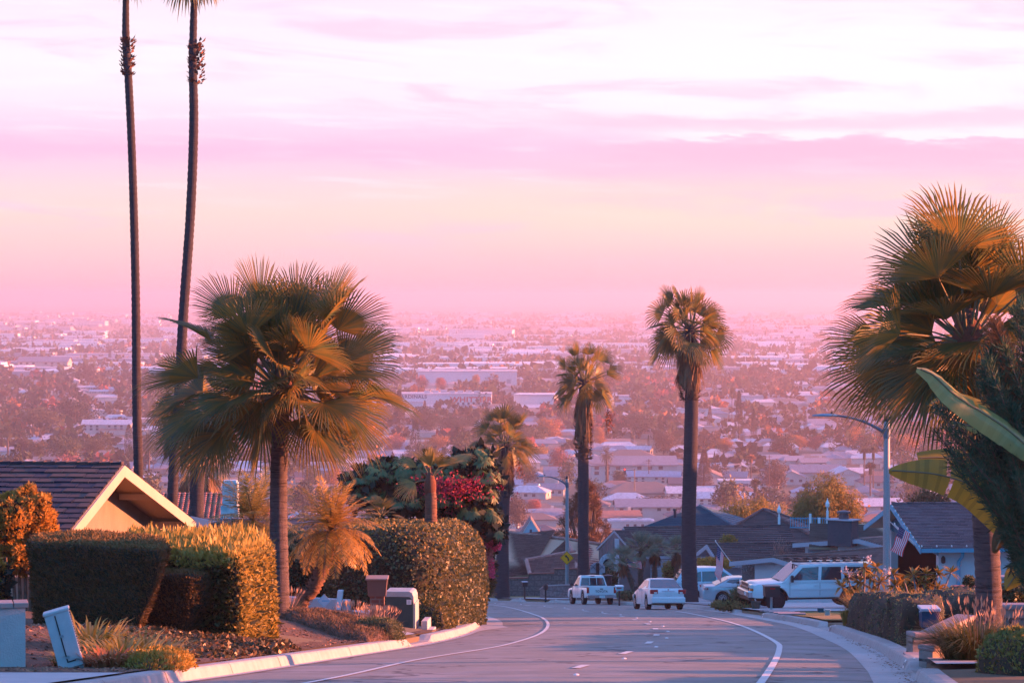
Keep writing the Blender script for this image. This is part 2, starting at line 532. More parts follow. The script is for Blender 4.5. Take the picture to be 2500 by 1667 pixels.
def kerb(name, line, s, cuts, gut):
 mb = MB()
 def h(y):
  k = 1.0
  for a, b in cuts:
   if a - .7 < y < b + .7:
    k = min(k, sm((a - y) / .7) if y < a else (sm((y - b) / .7) if y > b else 0.0))
  return k
 prev = None; acc = 0.0
 fine = []
 for p, q in zip(line, line[1:]):
  m_ = max(1, int(math.dist(p, q) / .35))
  for j in range(m_):
   fine.append((p[0] + (q[0] - p[0]) * j / m_, p[1] + (q[1] - p[1]) * j / m_))
 rows = []
 for i, p in enumerate(fine):
  a = fine[max(i - 2, 0)]; c = fine[min(i + 2, len(fine) - 1)]
  tx, ty = c[0] - a[0], c[1] - a[1]; l = math.hypot(tx, ty)
  nx, ny = s * ty / l, -s * tx / l
  k = h(p[1])
  g = gut(p[1])
  sec = [(-g, .016), (-.02, .006), (0, .012), (.05, .02 + .13 * k), (.075, .03 + .145 * k), (.20, .035 + .15 * k), (.34, .035 + .145 * k), (.36, -.15)]
  row = []
  for o, hz in sec:
   x = p[0] + nx * o; y = p[1] + ny * o
   row.append((x, y, road_z(y) + hz))
  rows.append(row)
 V = [q for r_ in rows for q in r_]
 F = []; MI = []
 k = 8
 for i in range(len(rows) - 1):
  for j in range(k - 1):
   o = i * k + j
   f = (o, o + k, o + k + 1, o + 1)
   F.append(f if s > 0 else f[::-1])
   MI.append(1 if j < 1 else 0)
 L0 = len(V)
 for i in range(4, len(rows) - 4, 9):
  r0, r1 = rows[i], rows[i + 1]
  base = len(V)
  w_ = .06
  for j in range(2, 7):
   A = Vector(r0[j]); B = Vector(r1[j])
   up = Vector((0, 0, .004)) if j > 3 else Vector(((-s) * .004, 0, .002))
   V.append(tuple(A + up)); V.append(tuple(A.lerp(B, w_ if i % 2 else w_ * .6) + up))
  for j in range(4):
   F.append((base + 2 * j, base + 2 * j + 1, base + 2 * j + 3, base + 2 * j + 2)); MI.append(2)
 me = bpy.data.meshes.new(name); me.from_pydata(V, [], F)
 structure(finish(me, name, [M_CONC, M_GUT, M_JOINT], MI))
LCUT = [(62.2, 65.6)]
RCUT = [(42.3, 45.2), (80.5, 85), (108.5, 119), (144, 153), (170.5, 176), (179.5, 184)]
kerb('kerb_left', LEDGE, -1, LCUT, lambda y: .22 + .95 * sm((y - 78) / 12) * (1 - sm((y - 112) / 8)))
kerb('kerb_right', REDGE, 1, RCUT, lambda y: .62 - .3 * sm((y - 95) / 30))
def patch(name, pts, m, dz=.03, step=1.0, zf=None, kind='structure', label=None, cat=None):
 pts = [Vector((p[0], p[1])) for p in pts]
 n = len(pts)
 ring = []
 for i in range(n):
  a, b = pts[i], pts[(i + 1) % n]
  k = max(1, int((b - a).length / step))
  for j in range(k): ring.append(a.lerp(b, j / k))
 co = list(ring); ed = [(i, (i + 1) % len(ring)) for i in range(len(ring))]
 x0 = min(p.x for p in ring); x1 = max(p.x for p in ring); y0 = min(p.y for p in ring); y1 = max(p.y for p in ring)
 y = y0 + step * .5
 while y < y1:
  x = x0 + step * .5
  while x < x1:
   co.append(Vector((x, y))); x += step
  y += step
 vs_, es_, fs_, ov, oe, of = delaunay_2d_cdt(co, ed, [], 1, 1e-4)
 V = [(p[0], p[1], (zf(p[0], p[1]) if zf else ground(p[0], p[1])) + dz) for p in vs_]
 def inside(x, y):
  c = False
  for i in range(n):
   a, b = pts[i], pts[(i + 1) % n]
   if (a.y > y) != (b.y > y) and x < (b.x - a.x) * (y - a.y) / (b.y - a.y) + a.x: c = not c
  return c
 F = []
 for f in fs_:
  cx = sum(vs_[i][0] for i in f) / len(f); cyy = sum(vs_[i][1] for i in f) / len(f)
  if inside(cx, cyy): F.append(tuple(f))
 me = bpy.data.meshes.new(name); me.from_pydata(V, [], F)
 o = finish(me, name, m, smooth=True)
 if kind: o['kind'] = kind
 return tag(o, label, cat)
def lx(y, d): return (interp(_LE, y) - d, y)
def rx(y, d): return (interp(_RE, y) + d, y)
patch('planting_bed_left', [lx(y, .34) for y in (38.8, 41, 43, 45, 48, 52, 56, 60, 62)] + [(-7, 63), (-9, 70), (-16, 70), (-16, 39.4), (-9, 39.0)], M_SOIL, .03)
patch('sidewalk_left', [lx(y, .28) for y in (30, 32, 34, 36, 38, 38.7)] + [(-12, 39.0), (-12, 30)], M_DRIVE, .04)
patch('utility_pad_path', [lx(62.3, .34), lx(65.4, .34), (-2.7, 68.5), (-2.4, 72.5), (-3.8, 72.5), (-4.4, 66), (-3.2, 62.5)], M_DRIVE, .05, .5)
patch('planting_bed_corner', [lx(y, .34) for y in (66, 70, 74, 78, 84, 90, 96)] + [(-9, 96), (-9, 73.5), (-2.2, 73.5), (-2.4, 68)], M_SOIL, .03)
patch('lawn_right', [rx(y, .34) for y in (86, 92, 98, 104, 107.5)] + [(11.6, 109), (18.5, 108.5), (19, 100), (17, 90), (12.5, 86)], M_LAWN, .04)
patch('dry_grass_right', [rx(y, .36) for y in (86.5, 91, 95)] + [(12.0, 99), (17.0, 97), (16.5, 92), (12, 87)], M_DRY, .055)
patch('driveway_right', [rx(y, .34) for y in (108, 112, 116, 119.5)] + [(11.6, 123), (12.5, 131), (14, 150), (20, 150), (19, 132), (30, 129), (30, 112), (19, 109.2), (11.8, 109.5)], M_DRIVE, .06)
patch('gravel_bed_right', [rx(y, .34) for y in (120.5, 126, 132, 138, 143)] + [(11.6, 143), (12.0, 134), (11.3, 124)], M_GRAVEL, .05)
patch('driveway_brown_house', [rx(y, .34) for y in (144, 147, 150, 152.5)] + [(9.5, 168), (12, 190), (19, 190), (15, 165), (11, 144)], M_DRIVE, .05)
patch('lawn_far', [rx(y, .34) for y in (185, 190, 200)] + [(-3, 215), (8, 215), (10, 192), (4.5, 186), (.8, 187)], M_LAWN, .04)
patch('driveway_far', [rx(y, .34) for y in (170.8, 173, 176, 179.5, 183.5)] + [(1.0, 186), (5, 185.5), (10, 191), (10, 178), (5, 173)], M_DRIVE, .05)
patch('garden_path_right', [rx(42.0, .34), rx(45.5, .34), (9.6, 48.0), (10.6, 47), (9.6, 43)], M_DRIVE, .06, .5)
def painted(line, width, z=.012):
 """paint strip on the road along a 2-D line"""
 V = []; F = []
 for i, p in enumerate(line):
  a = line[max(i - 1, 0)]; c = line[min(i + 1, len(line) - 1)]
  tx, ty = c[0] - a[0], c[1] - a[1]; l = math.hypot(tx, ty)
  for s in (-1, 1):
   x = p[0] + s * ty / l * width / 2; y = p[1] - s * tx / l * width / 2
   le, re = interp(_LE, y), interp(_RE, y)
   t = (x - le) / (re - le)
   V.append((x, y, road_z(y) + .05 * (1 - (2 * t - 1) ** 2) + z))
 for i in range(len(line) - 1):
  F.append((2 * i, 2 * i + 1, 2 * i + 3, 2 * i + 2))
 return V, F
def build_marks():
 left = catmull([(-6.2, 20), (-4.2, 31), (-2.7, 40.7), (-1.72, 50.6), (-.62, 58), (0.0, 63.5), (.72, 74), (1.1, 86.8), (1.15, 100), (.9, 112), (.05, 135), (-1.1, 152), (-3.6, 170), (-6.5, 190)], 1.5)
 right = catmull([(1.7, 25), (3.6, 40.7), (5.35, 56.9), (6.1, 66.3), (7.0, 86.8), (7.3, 106), (7.2, 127), (6.4, 142), (4.4, 154), (1.6, 165), (-1.6, 178)], 1.5)
 mid = catmull([(-1.0, 28), (.1, 36), (.72, 42.9), (1.83, 51.8), (2.77, 59.9), (3.6, 70.9), (4.0, 78.9), (4.24, 86.8), (4.2, 101), (3.9, 112), (3.1, 125), (1.9, 140), (.1, 154), (-3, 172)], .5)
 for nm, ln, wd in (('lane_line_left', left, .10), ('lane_line_right', right, .12)):
  V, F = painted(ln, wd)
  me = bpy.data.meshes.new(nm); me.from_pydata(V, [], F); structure(finish(me, nm, M_PAINT))
 V = []; F = []; acc = 0
 seg = []
 d = 0
 for a, b in zip(mid, mid[1:]):
  on = (d % 8.6) < 2.3
  if on: seg.append(a)
  elif seg:
   if len(seg) > 1:
    v, f = painted(seg, .15); o = len(V); V += v; F += [tuple(i + o for i in q) for q in f]
   seg = []
  d += math.dist(a, b)
 me = bpy.data.meshes.new('lane_dashes'); me.from_pydata(V, [], F); structure(finish(me, 'lane_dashes', M_PAINT))
 mr = mat('reflector_white', (.7, .66, .66), .35)
 d = 0; last = -9; n = 0
 proto = None
 for a, b in zip(mid, mid[1:]):
  if (d - 5.4) % 8.6 < .5 and d - last > 3:
   last = d
   x, y = a[0] + .3, a[1]
   if proto is None:
    mb = MB(); mb.lathe([(.045, 0), (.04, .010), (.02, .018), (.005, .02)], 8)
    proto = o = mb.build('road_reflector', mr)
   else:
    o = proto.copy(); COL.objects.link(o)
   o.location = (x, y, road_z(y) + .055)
   n += 1
   tag(o, 'small white reflector stud between the centre dashes of the street', 'reflector', 'reflector studs along the centre line')
  d += math.dist(a, b)
build_marks()
def litter():
 m = mat('dry_leaf', (.10, .045, .02), .9, island=(.22, .10, .04))
 vs_ = []; fs_ = []
 r = random.Random(3)
 def leaf(x, y, z, s):
  a = r.uniform(0, 6.28); o = len(vs_)
  for k, (u, v, h) in enumerate(((-1, 0, 0), (0, .45, .25), (1, 0, .1), (0, -.45, .3))):
   vs_.append((x + s * (u * math.cos(a) - v * math.sin(a)), y + s * (u * math.sin(a) + v * math.cos(a)), z + s * h * r.uniform(.2, 1)))
  fs_.append((o, o + 1, o + 2, o + 3))
 for k in range(900):
  if r.random() < .7:
   y = r.uniform(38, 70) if r.random() < .8 else r.uniform(88, 100); x = interp(_RE, y) - abs(r.gauss(.12, .09))
   if noise.noise(Vector((y * .7, 3, 0))) < -.15: continue
  else:
   y = r.uniform(60, 95); x = interp(_LE, y) + abs(r.gauss(.05, .09))
   if noise.noise(Vector((y * .9, 7, 0))) < 0: continue
  leaf(x, y, road_z(y) + .03, r.uniform(.012, .035))
 me = bpy.data.meshes.new('gutter_leaves'); me.from_pydata(vs_, [], fs_)
 o = finish(me, 'gutter_leaves', m); tag(o, 'brown dry leaves washed along both gutters of the street', 'leaf litter', kind='stuff')
litter()
def mulch():
 r = random.Random(5); vs_ = []; fs_ = []
 for k in range(5200):
  y = r.uniform(39.2, 60); x = interp(_LE, y) - r.uniform(.4, 4.6); a = r.uniform(0, 6.28); s = r.uniform(.02, .055); o = len(vs_); z = ground(x, y) + .035
  for u, v, h in ((-1, -.3, 0), (1, -.3, r.uniform(0, .8)), (1, .3, r.uniform(0, .8)), (-1, .3, 0)):
   vs_.append((x + s * (u * math.cos(a) - v * math.sin(a)), y + s * (u * math.sin(a) + v * math.cos(a)), z + s * h))
  fs_.append((o, o + 1, o + 2, o + 3))
 me = bpy.data.meshes.new('bark_mulch'); me.from_pydata(vs_, [], fs_)
 tag(finish(me, 'bark_mulch', mat('mulch_chip', (.13, .06, .035), .95, island=(.28, .15, .09))), 'reddish bark chips scattered over the left planting bed', 'mulch', kind='stuff')
mulch()
# ------------------------------------------------------------------ vegetation generators
def unit(a):
 return a / np.maximum(np.linalg.norm(a, axis=-1, keepdims=True), 1e-9)
def leaf_quads(Pt, D, Nn, Ln, W, fold=.25, bend=0.0):
 """diamond leaves: Pt base, D direction, Nn normal, Ln length, W width -> V (4n,3), F (n,4)"""
 D = unit(D); S = unit(np.cross(D, Nn)); U = np.cross(S, D)
 Ln = np.broadcast_to(np.asarray(Ln, float), (len(Pt),))[:, None]; W = np.broadcast_to(np.asarray(W, float), (len(Pt),))[:, None]
 V = np.empty((len(Pt), 4, 3))
 V[:, 0] = Pt
 V[:, 1] = Pt + D * Ln * .5 + S * W * .5 + U * W * fold
 V[:, 2] = Pt + D * Ln - U * Ln * bend
 V[:, 3] = Pt + D * Ln * .5 - S * W * .5 + U * W * fold
 n = len(Pt)
 return V.reshape(-1, 3), np.arange(4 * n).reshape(n, 4)
def join(parts):
 """parts: list of (V,F,mat_index)"""
 Vs = []; Fs = []; Ms = []; o = 0
 for V, F, m in parts:
  if len(F) == 0: continue
  Vs.append(V); Fs.append(F + o); Ms.append(np.full(len(F), m, np.int32)); o += len(V)
 return np.concatenate(Vs), np.concatenate(Fs), np.concatenate(Ms)
def sample_quads(V, F, n, rng):
 a, b, c, d = (V[F[:, i]] for i in range(4))
 nrm = np.cross(c - a, d - b); area = np.linalg.norm(nrm, axis=1)
 area = np.maximum(area, 1e-12)
 idx = rng.choice(len(F), n, p=area / area.sum())
 u = rng.random((n, 1)); v = rng.random((n, 1))
 p = (a[idx] * (1 - u) + b[idx] * u) * (1 - v) + (d[idx] * (1 - u) + c[idx] * u) * v
 return p, unit(nrm[idx])
def sphere_dirs(n, rng):
 v = rng.normal(size=(n, 3)); return unit(v)
def rough_quads(V, amp, sc, seed=0):
 out = V.copy()
 for i, p in enumerate(V):
  q = Vector((p[0] * sc + seed, p[1] * sc, p[2] * sc))
  d = noise.noise_vector(q)
  out[i] = p + np.array(d) * amp
 return out
def loft(foot, levels, cx=0.0, cy=0.0, cap=4):
 """foot: list of (x,y); levels: [(z, sx, sy, dx, dy)] ; closes the top with shrinking rings"""
 foot = np.array(foot, float); n = len(foot)
 rings = []
 c = np.array([cx, cy])
 for lv in levels:
  z, sx, sy, dx, dy = (list(lv) + [0, 0])[:5]
  r = (foot - c) * [sx, sy] + c + [dx, dy]
  rings.append(np.column_stack([r, np.full(n, z)]))
 last = rings[-1]
 m = last.mean(0)
 for k in range(1, cap + 1):
  rings.append(m + (last - m) * (1 - k / cap + 1e-3))
 V = np.concatenate(rings); F = []
 for i in range(len(rings) - 1):
  for k in range(n):
   k2 = (k + 1) % n
   F.append((i * n + k, i * n + k2, (i + 1) * n + k2, (i + 1) * n + k))
 return V, np.array(F)
def foot_poly(pts, step=.25, rnd=1):
 out = []
 n = len(pts)
 for i in range(n):
  a = Vector(pts[i]); b = Vector(pts[(i + 1) % n])
  k = max(1, int((b - a).length / step))
  for j in range(k): out.append(tuple(a.lerp(b, j / k)))
 for _ in range(rnd):
  m = len(out)
  out = [tuple((out[(i - 1) % m][j] + 2 * out[i][j] + out[(i + 1) % m][j]) / 4 for j in (0, 1)) for i in range(m)]
 return out
def shell_leaves(V, F, n, Ln, W, rng, out=.02, tangent=.8, up=0.3, jit=.04):
 p, nr = sample_quads(V, F, n, rng)
 rd = sphere_dirs(n, rng)
 D = unit(nr * (1 - tangent * .6) + rd * tangent + np.array([0, 0, up]))
 p = p + nr * (rng.random((n, 1)) * jit - jit * .3 + out)
 Nn = unit(nr + sphere_dirs(n, rng) * .8)
 L_ = Ln * rng.uniform(.6, 1.3, n)
 return leaf_quads(p, D, Nn, L_, L_ * W / Ln)
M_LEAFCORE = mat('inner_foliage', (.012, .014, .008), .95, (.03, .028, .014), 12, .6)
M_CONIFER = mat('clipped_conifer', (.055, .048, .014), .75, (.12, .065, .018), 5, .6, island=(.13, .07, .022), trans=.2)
M_CONLIT = mat('clipped_conifer_lit_top', (.12, .10, .030), .8, (.20, .13, .05), 5, .6, island=(.16, .10, .035), trans=.2)  # lighter copy for the top faces, sunlight put into the colour
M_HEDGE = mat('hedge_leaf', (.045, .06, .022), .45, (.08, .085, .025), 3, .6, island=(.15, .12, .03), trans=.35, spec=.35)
M_HEDGELIT = mat('hedge_sunlit_leaf', (.30, .25, .045), .5, (.38, .26, .05), 3, .6, island=(.42, .30, .07), trans=.4)  # golden leaves for top and right side, their sunlight is in the colour
M_IVY = mat('ivy_leaf', (.030, .055, .03), .5, (.06, .085, .04), 3, .6, island=(.14, .13, .05), trans=.3, spec=.45)
M_BUSH = mat('topiary_leaf', (.34, .20, .04), .5, (.52, .24, .045), 3, .6, island=(.50, .30, .06), trans=.5)
M_PALM = mat('palm_blade', (.035, .105, .060), .42, (.12, .125, .030), 1.4, .6, island=(.26, .16, .03), trans=.52, spec=.6)
M_PALMY = mat('palm_blade_yellow', (.24, .20, .05), .45, (.15, .15, .05), 2.0, .6, island=(.34, .24, .06), trans=.42, spec=.6)
M_PETI = mat('palm_petiole', (.16, .14, .07), .55, (.10, .10, .05), 3, .6)
M_DEAD = mat('dead_frond', (.16, .095, .05), .85, (.09, .055, .035), 6, .6, island=(.24, .15, .08), trans=.15)
M_BOOT = mat('palm_boot', (.055, .042, .036), .9, (.11, .085, .07), 8, .6, island=(.10, .08, .06))
M_BOOTR = mat('red_boot', (.12, .05, .035), .9, island=(.22, .10, .07))
M_FIBER = mat('palm_fiber', (.18, .06, .03), .9, (.10, .045, .03), 20, .6, bump=.6, bscale=60)
def trunk_mat(name, a, b, ring=28.0):
 if name in MATS: return MATS[name]
 m = mat(name, a, .9, b, 3.0, .6, stretch=(1.0, 1.0, 5.0))
 t = m.node_tree; bs = t.nodes['Principled BSDF']
 tc = N(t, 'ShaderNodeTexCoord')
 mp = N(t, 'ShaderNodeMapping'); mp.inputs['Scale'].default_value = (2.5, 2.5, ring); L(t, tc.outputs['Object'], mp.inputs[0])
 n = N(t, 'ShaderNodeTexNoise'); n.inputs['Scale'].default_value = 1.0; n.inputs['Detail'].default_value = 5; n.inputs['Roughness'].default_value = .7
 L(t, mp.outputs[0], n.inputs['Vector'])
 mp2 = N(t, 'ShaderNodeMapping'); mp2.inputs['Scale'].default_value = (9, 9, 1.2); L(t, tc.outputs['Object'], mp2.inputs[0])
 n2 = N(t, 'ShaderNodeTexNoise'); n2.inputs['Scale'].default_value = 1.5; n2.inputs['Detail'].default_value = 3; L(t, mp2.outputs[0], n2.inputs['Vector'])
 h = vmath(t, 'ADD', n.outputs[0], vmath(t, 'MULTIPLY', n2.outputs[0], .35))
 bp = N(t, 'ShaderNodeBump'); bp.inputs['Strength'].default_value = .9; bp.inputs['Distance'].default_value = .05
 L(t, h, bp.inputs['Height']); L(t, bp.outputs[0], bs.inputs['Normal'])
 old = bs.inputs['Base Color'].links[0].from_socket
 L(t, cmix(t, rng01(t, n.outputs[0], .34, .50), (.028, .022, .022), old), bs.inputs['Base Color'])
 return m
M_TRUNK = trunk_mat('palm_trunk', (.065, .05, .052), (.115, .09, .085))
M_TRUNKD = trunk_mat('palm_trunk_dark', (.026, .024, .030), (.055, .048, .055), 34)
M_TRUNKB = trunk_mat('palm_trunk_brown', (.13, .065, .045), (.19, .10, .06), 24)
M_BARK = mat('bark', (.07, .05, .035), .9, (.14, .10, .07), 6, .6, bump=.6, bscale=14)
def trunk_mesh(name, pts, rads, mt, parent, rings=.16, amp=.03, seg=14, seed=0):
 """palm trunk along a curve with ring ridges; pts local"""
 pts = [Vector(p) for p in pts]
 line = []
 for i in range(len(pts) - 1):
  p0 = pts[max(i - 1, 0)]; p1 = pts[i]; p2 = pts[i + 1]; p3 = pts[min(i + 2, len(pts) - 1)]
  k = max(2, int((p2 - p1).length / (rings / 2)))
  for j in range(k):
   t = j / k
   q = 0.5 * ((2 * p1) + (-p0 + p2) * t + (2 * p0 - 5 * p1 + 4 * p2 - p3) * t * t + (-p0 + 3 * p1 - 3 * p2 + p3) * t ** 3)
   line.append((q, rads[i] + (rads[i + 1] - rads[i]) * t))
 line.append((pts[-1], rads[-1]))
 rr = random.Random(seed)
 P_ = [q for q, r in line]
 Rr = [r * (1 + (amp if i % 2 else -amp) + rr.uniform(-amp, amp) * .5) for i, (q, r) in enumerate(line)]
 mb = MB(); mb.tube(P_, Rr, seg)
 return mb.build(name, mt, parent, smooth=True)
def fan_frond(name, base, az, el, pet, Rr, parent, rng, nseg=40, spread=300, droop=.12, cup=.25, sag=.5, mats=None, split=.55, tipdroop=.15, roll=0.0, prad=.022):
 """one fan leaf: curved petiole + pleated blade"""
 base = np.array(base, float)
 d0 = np.array([math.cos(az) * math.cos(el), math.sin(az) * math.cos(el), math.sin(el)])
 pts = []
 p = base.copy(); d = d0.copy(); k = 6
 for i in range(k + 1):
  pts.append(p.copy())
  d = unit(d + np.array([0, 0, -sag / k * (1 - .4 * abs(d[2]))]))
  p = p + d * pet / k
 H = pts[-1]
 f = unit(d + np.array([0, 0, -droop]))
 s = unit(np.cross(f, [0, 0, 1.0])) if abs(f[2]) < .98 else np.array([1.0, 0, 0])
 n = np.cross(s, f)
 if roll:
  s, n = s * math.cos(roll) + n * math.sin(roll), n * math.cos(roll) - s * math.sin(roll)
 sp = R(spread)
 a = (np.arange(nseg) + .5) / nseg * sp - sp / 2
 da = sp / nseg
 Rl = Rr * (1 - .28 * (np.abs(a) / (sp / 2)) ** 2.2) * rng.uniform(.93, 1.05, nseg)
 def pt(ang, rad, lift, w=0):
  ca, sa = np.cos(ang), np.sin(ang)
  q = f[None] * (ca * rad)[:, None] + s[None] * (sa * rad)[:, None]
  q = q + n[None] * (cup * rad * (1 - ca) * .5 + lift)[:, None]
  t = rad / Rr
  q[:, 2] -= tipdroop * Rr * np.clip(t - .35, 0, None) ** 2 * 2.2
  return H[None] + q
 ws = Rr * split
 tri = []
 eL = pt(a - da * .5, np.full(nseg, ws), np.full(nseg, -.0)); eR = pt(a + da * .5, np.full(nseg, ws), np.full(nseg, -.0))
 rg = pt(a, np.full(nseg, ws * 1.02), np.full(nseg, .50 * da * ws))
 jit = rng.normal(0, .012, nseg)
 mL = pt(a + jit - da * .20, Rl * .80, np.zeros(nseg)); mR = pt(a + jit + da * .20, Rl * .80, np.zeros(nseg))
 mC = pt(a + jit, Rl * .80, np.full(nseg, .28 * da * ws))
 T = pt(a + jit * 1.8, Rl, np.zeros(nseg))
 T[:, 2] -= np.abs(rng.normal(0, .03, nseg)) * Rr
 Hn = np.repeat(H[None], nseg, 0)
 V = np.stack([Hn, eL, rg, eR, mL, mC, mR, T], 1).reshape(-1, 3)
 o = (np.arange(nseg) * 8)[:, None]
 loc = np.array([(0, 1, 2), (0, 2, 3), (1, 4, 5), (1, 5, 2), (2, 5, 6), (2, 6, 3), (4, 7, 5), (5, 7, 6)])
 F = (o[:, :, None] + loc[None]).reshape(-1, 3)
 seg = 5; pv = []; pf = []
 for i, q in enumerate(pts):
  dd = unit(pts[min(i + 1, k)] - pts[max(i - 1, 0)])
  u = unit(np.cross(dd, [.3, .2, 1.0])); v = np.cross(dd, u)
  rad = prad * (1.5 - i / k * .9)
  for j in range(seg):
   t = 2 * math.pi * j / seg
   pv.append(q + (u * math.cos(t) + v * math.sin(t)) * rad)
 for i in range(k):
  for j in range(seg):
   j2 = (j + 1) % seg
   a0, b0, c0, e0 = i * seg + j, i * seg + j2, (i + 1) * seg + j2, (i + 1) * seg + j
   pf += [(a0, b0, c0), (a0, c0, e0)]
 Vt, Ft, Mi = join([(V, F, 0), (np.array(pv), np.array(pf), 1)])
 if name is None: return Vt, Ft, Mi
 return mesh_np(name, Vt, Ft, mats or [M_PALM, M_PETI], Mi, parent, k=3)
def dead_skirt(name, top, length, rad, parent, rng, n=60, mt=None):
 """dry fronds hanging down around the trunk"""
 parts = []
 for i in range(n):
  az = rng.uniform(0, 2 * math.pi); z0 = top - rng.uniform(0, length * .55)
  r0 = rad * rng.uniform(.35, .6)
  L_ = length * rng.uniform(.35, .65)
  c = np.array([math.cos(az), math.sin(az), 0]); s = np.array([-math.sin(az), math.cos(az), 0])
  m = 9
  st = np.repeat((c * r0 + [0, 0, z0])[None], m, 0)
  out = c * rad * rng.uniform(.35, 1.0)
  D = out[None] * .5 + s[None] * rng.normal(0, .16, (m, 1)) * rad * 2 + np.array([0, 0, -L_])[None]
  V, F = leaf_quads(st + s[None] * rng.normal(0, .05, (m, 1)), D, np.repeat(c[None], m, 0), np.linalg.norm(D, axis=1) * rng.uniform(.7, 1.1, m), rng.uniform(.05, .10, m) * max(rad, .6))
  parts.append((V, F, 0))
 V, F, Mi = join(parts)
 return mesh_np(name, V, F, mt or M_DEAD, None, parent)
def boots(name, z0, z1, rad, parent, rng, n=120, size=.22, mt=None, xy=None):
 """stubs of cut leaf bases standing off the trunk"""
 z = rng.uniform(z0, z1, n); az = rng.uniform(0, 2 * math.pi, n)
 c = np.stack([np.cos(az), np.sin(az), np.zeros(n)], 1)
 base = c * rad * .8; base[:, 2] = z
 if xy is not None:
  base[:, :2] += np.array([xy(q) for q in z])
 D = c * .75 + np.array([0, 0, .6]) + rng.normal(0, .3, (n, 3))
 V, F = leaf_quads(base, D, c * -.5 + np.array([0, 0, 1.0]), rng.uniform(.7, 1.3, n) * size, rng.uniform(.6, 1.0, n) * size * .8, fold=-.25)
 return mesh_np(name, V, F, mt or M_BOOT, None, parent)
def fan_palm(name, label, loc, height, trunk_pts, rads, tmat, crown, rng, group=None, skirt=None, boot=None, seed=0, fiber=False):
 """trunk_pts local points from the ground to the crown; crown: dict"""
 root = thing(name, label, 'palm tree', loc, 0, group)
 trunk_mesh('trunk', trunk_pts, rads, tmat, root, seed=seed, amp=crown.get('amp', .025), rings=crown.get('rings', .16))
 top = Vector(trunk_pts[-1])
 n = crown['n']
 for i in range(n):
  t = (i + .5) / n
  az = i * 2.39996 + rng.uniform(-.25, .25) + crown.get('az0', 0)
  el = R(crown['el'][0] + (crown['el'][1] - crown['el'][0]) * t ** crown.get('pow', 1.0) + rng.uniform(-7, 7))
  pet = crown['pet'] * rng.uniform(*crown.get('pr', (.85, 1.12))) * crown.get('petf', lambda t: 1)(t)
  Rr = crown['R'] * rng.uniform(.88, 1.08) * (.8 if t < .06 else 1)
  o = top + Vector((math.cos(az) * rads[-1] * .6, math.sin(az) * rads[-1] * .6, -t * crown.get('dz', .5)))
  old = t > crown.get('old', 2)
  fan_frond('frond', o, az, el, pet, Rr, root, rng, nseg=crown.get('seg', 36), spread=crown.get('spread', 250) * rng.uniform(.9, 1.08),
     droop=crown.get('droop', .1) * (.2 + t), cup=crown.get('cup', .35) * rng.uniform(.5, 1.5), sag=crown.get('sag', .5) * (.4 + t), split=crown.get('split', .55),
     tipdroop=crown.get('tip', .15) * (.12 + 1.3 * t), roll=rng.normal(0, crown.get('roll', .35)), prad=crown.get('prad', .022),
     mats=[M_DEAD, M_DEAD] if old else crown.get('mats'))
 if skirt: dead_skirt('dead_frond_skirt', top.z - skirt[0], skirt[1], skirt[2], root, rng, skirt[3]).location = (top.x, top.y, 0)
 if boot:
  b = boots('leaf_boots', top.z - boot[1], top.z - boot[0], boot[2], root, rng, boot[3], boot[4], crown.get('bm')); b.location = (top.x, top.y, 0)
 if fiber:
  mb = MB(); z = top.z
  mb.lathe([(rads[-1] * .95, z - .75), (rads[-1] * 1.35, z - .55), (rads[-1] * 1.45, z - .2), (rads[-1] * 1.2, z + .15), (rads[-1] * .5, z + .45)], 14, c=(top.x, top.y, 0))
  f = mb.build('crown_fiber', M_FIBER, root, smooth=True)
 return root
def feather_frond(base, az, el, Ln, rng, leaf=.28, pairs=34, sag=1.2, w=.022, mi=0):
 pts = []; dirs = []
 p = np.array(base, float)
 d = np.array([math.cos(az) * math.cos(el), math.sin(az) * math.cos(el), math.sin(el)])
 k = pairs
 for i in range(k):
  pts.append(p.copy()); dirs.append(d.copy())
  d = unit(d + np.array([0, 0, -sag / k]))
  p = p + d * Ln / k
 pts = np.array(pts); dirs = np.array(dirs)
 s = unit(np.cross(dirs, [0, 0, 1.0])); u = np.cross(s, dirs)
 t = np.linspace(0, 1, k)
 sel = t > .14
 ll = leaf * np.sin(np.clip(t * 1.02 + .06, 0, 1) * math.pi) ** .45 * np.where(sel, 1, 0.05)
 out = []
 for sg in (-1, 1):
  D = s * sg + dirs * .75 + u * .12 + rng.normal(0, .10, (k, 3)); D[:, 2] -= .25
  V, F = leaf_quads(pts, D, u + rng.normal(0, .2, (k, 3)), ll * rng.uniform(.85, 1.1, k), w, fold=.1, bend=.12)
  out.append((V, F, mi))
 rv = np.concatenate([np.stack([pts - s * .012 * (1.2 - t)[:, None], pts + s * .012 * (1.2 - t)[:, None]], 1).reshape(-1, 3)])
 rf = np.array([(2 * i, 2 * i + 1, 2 * i + 3, 2 * i + 2) for i in range(k - 1)])
 out.append((rv, rf, 1))
 return out
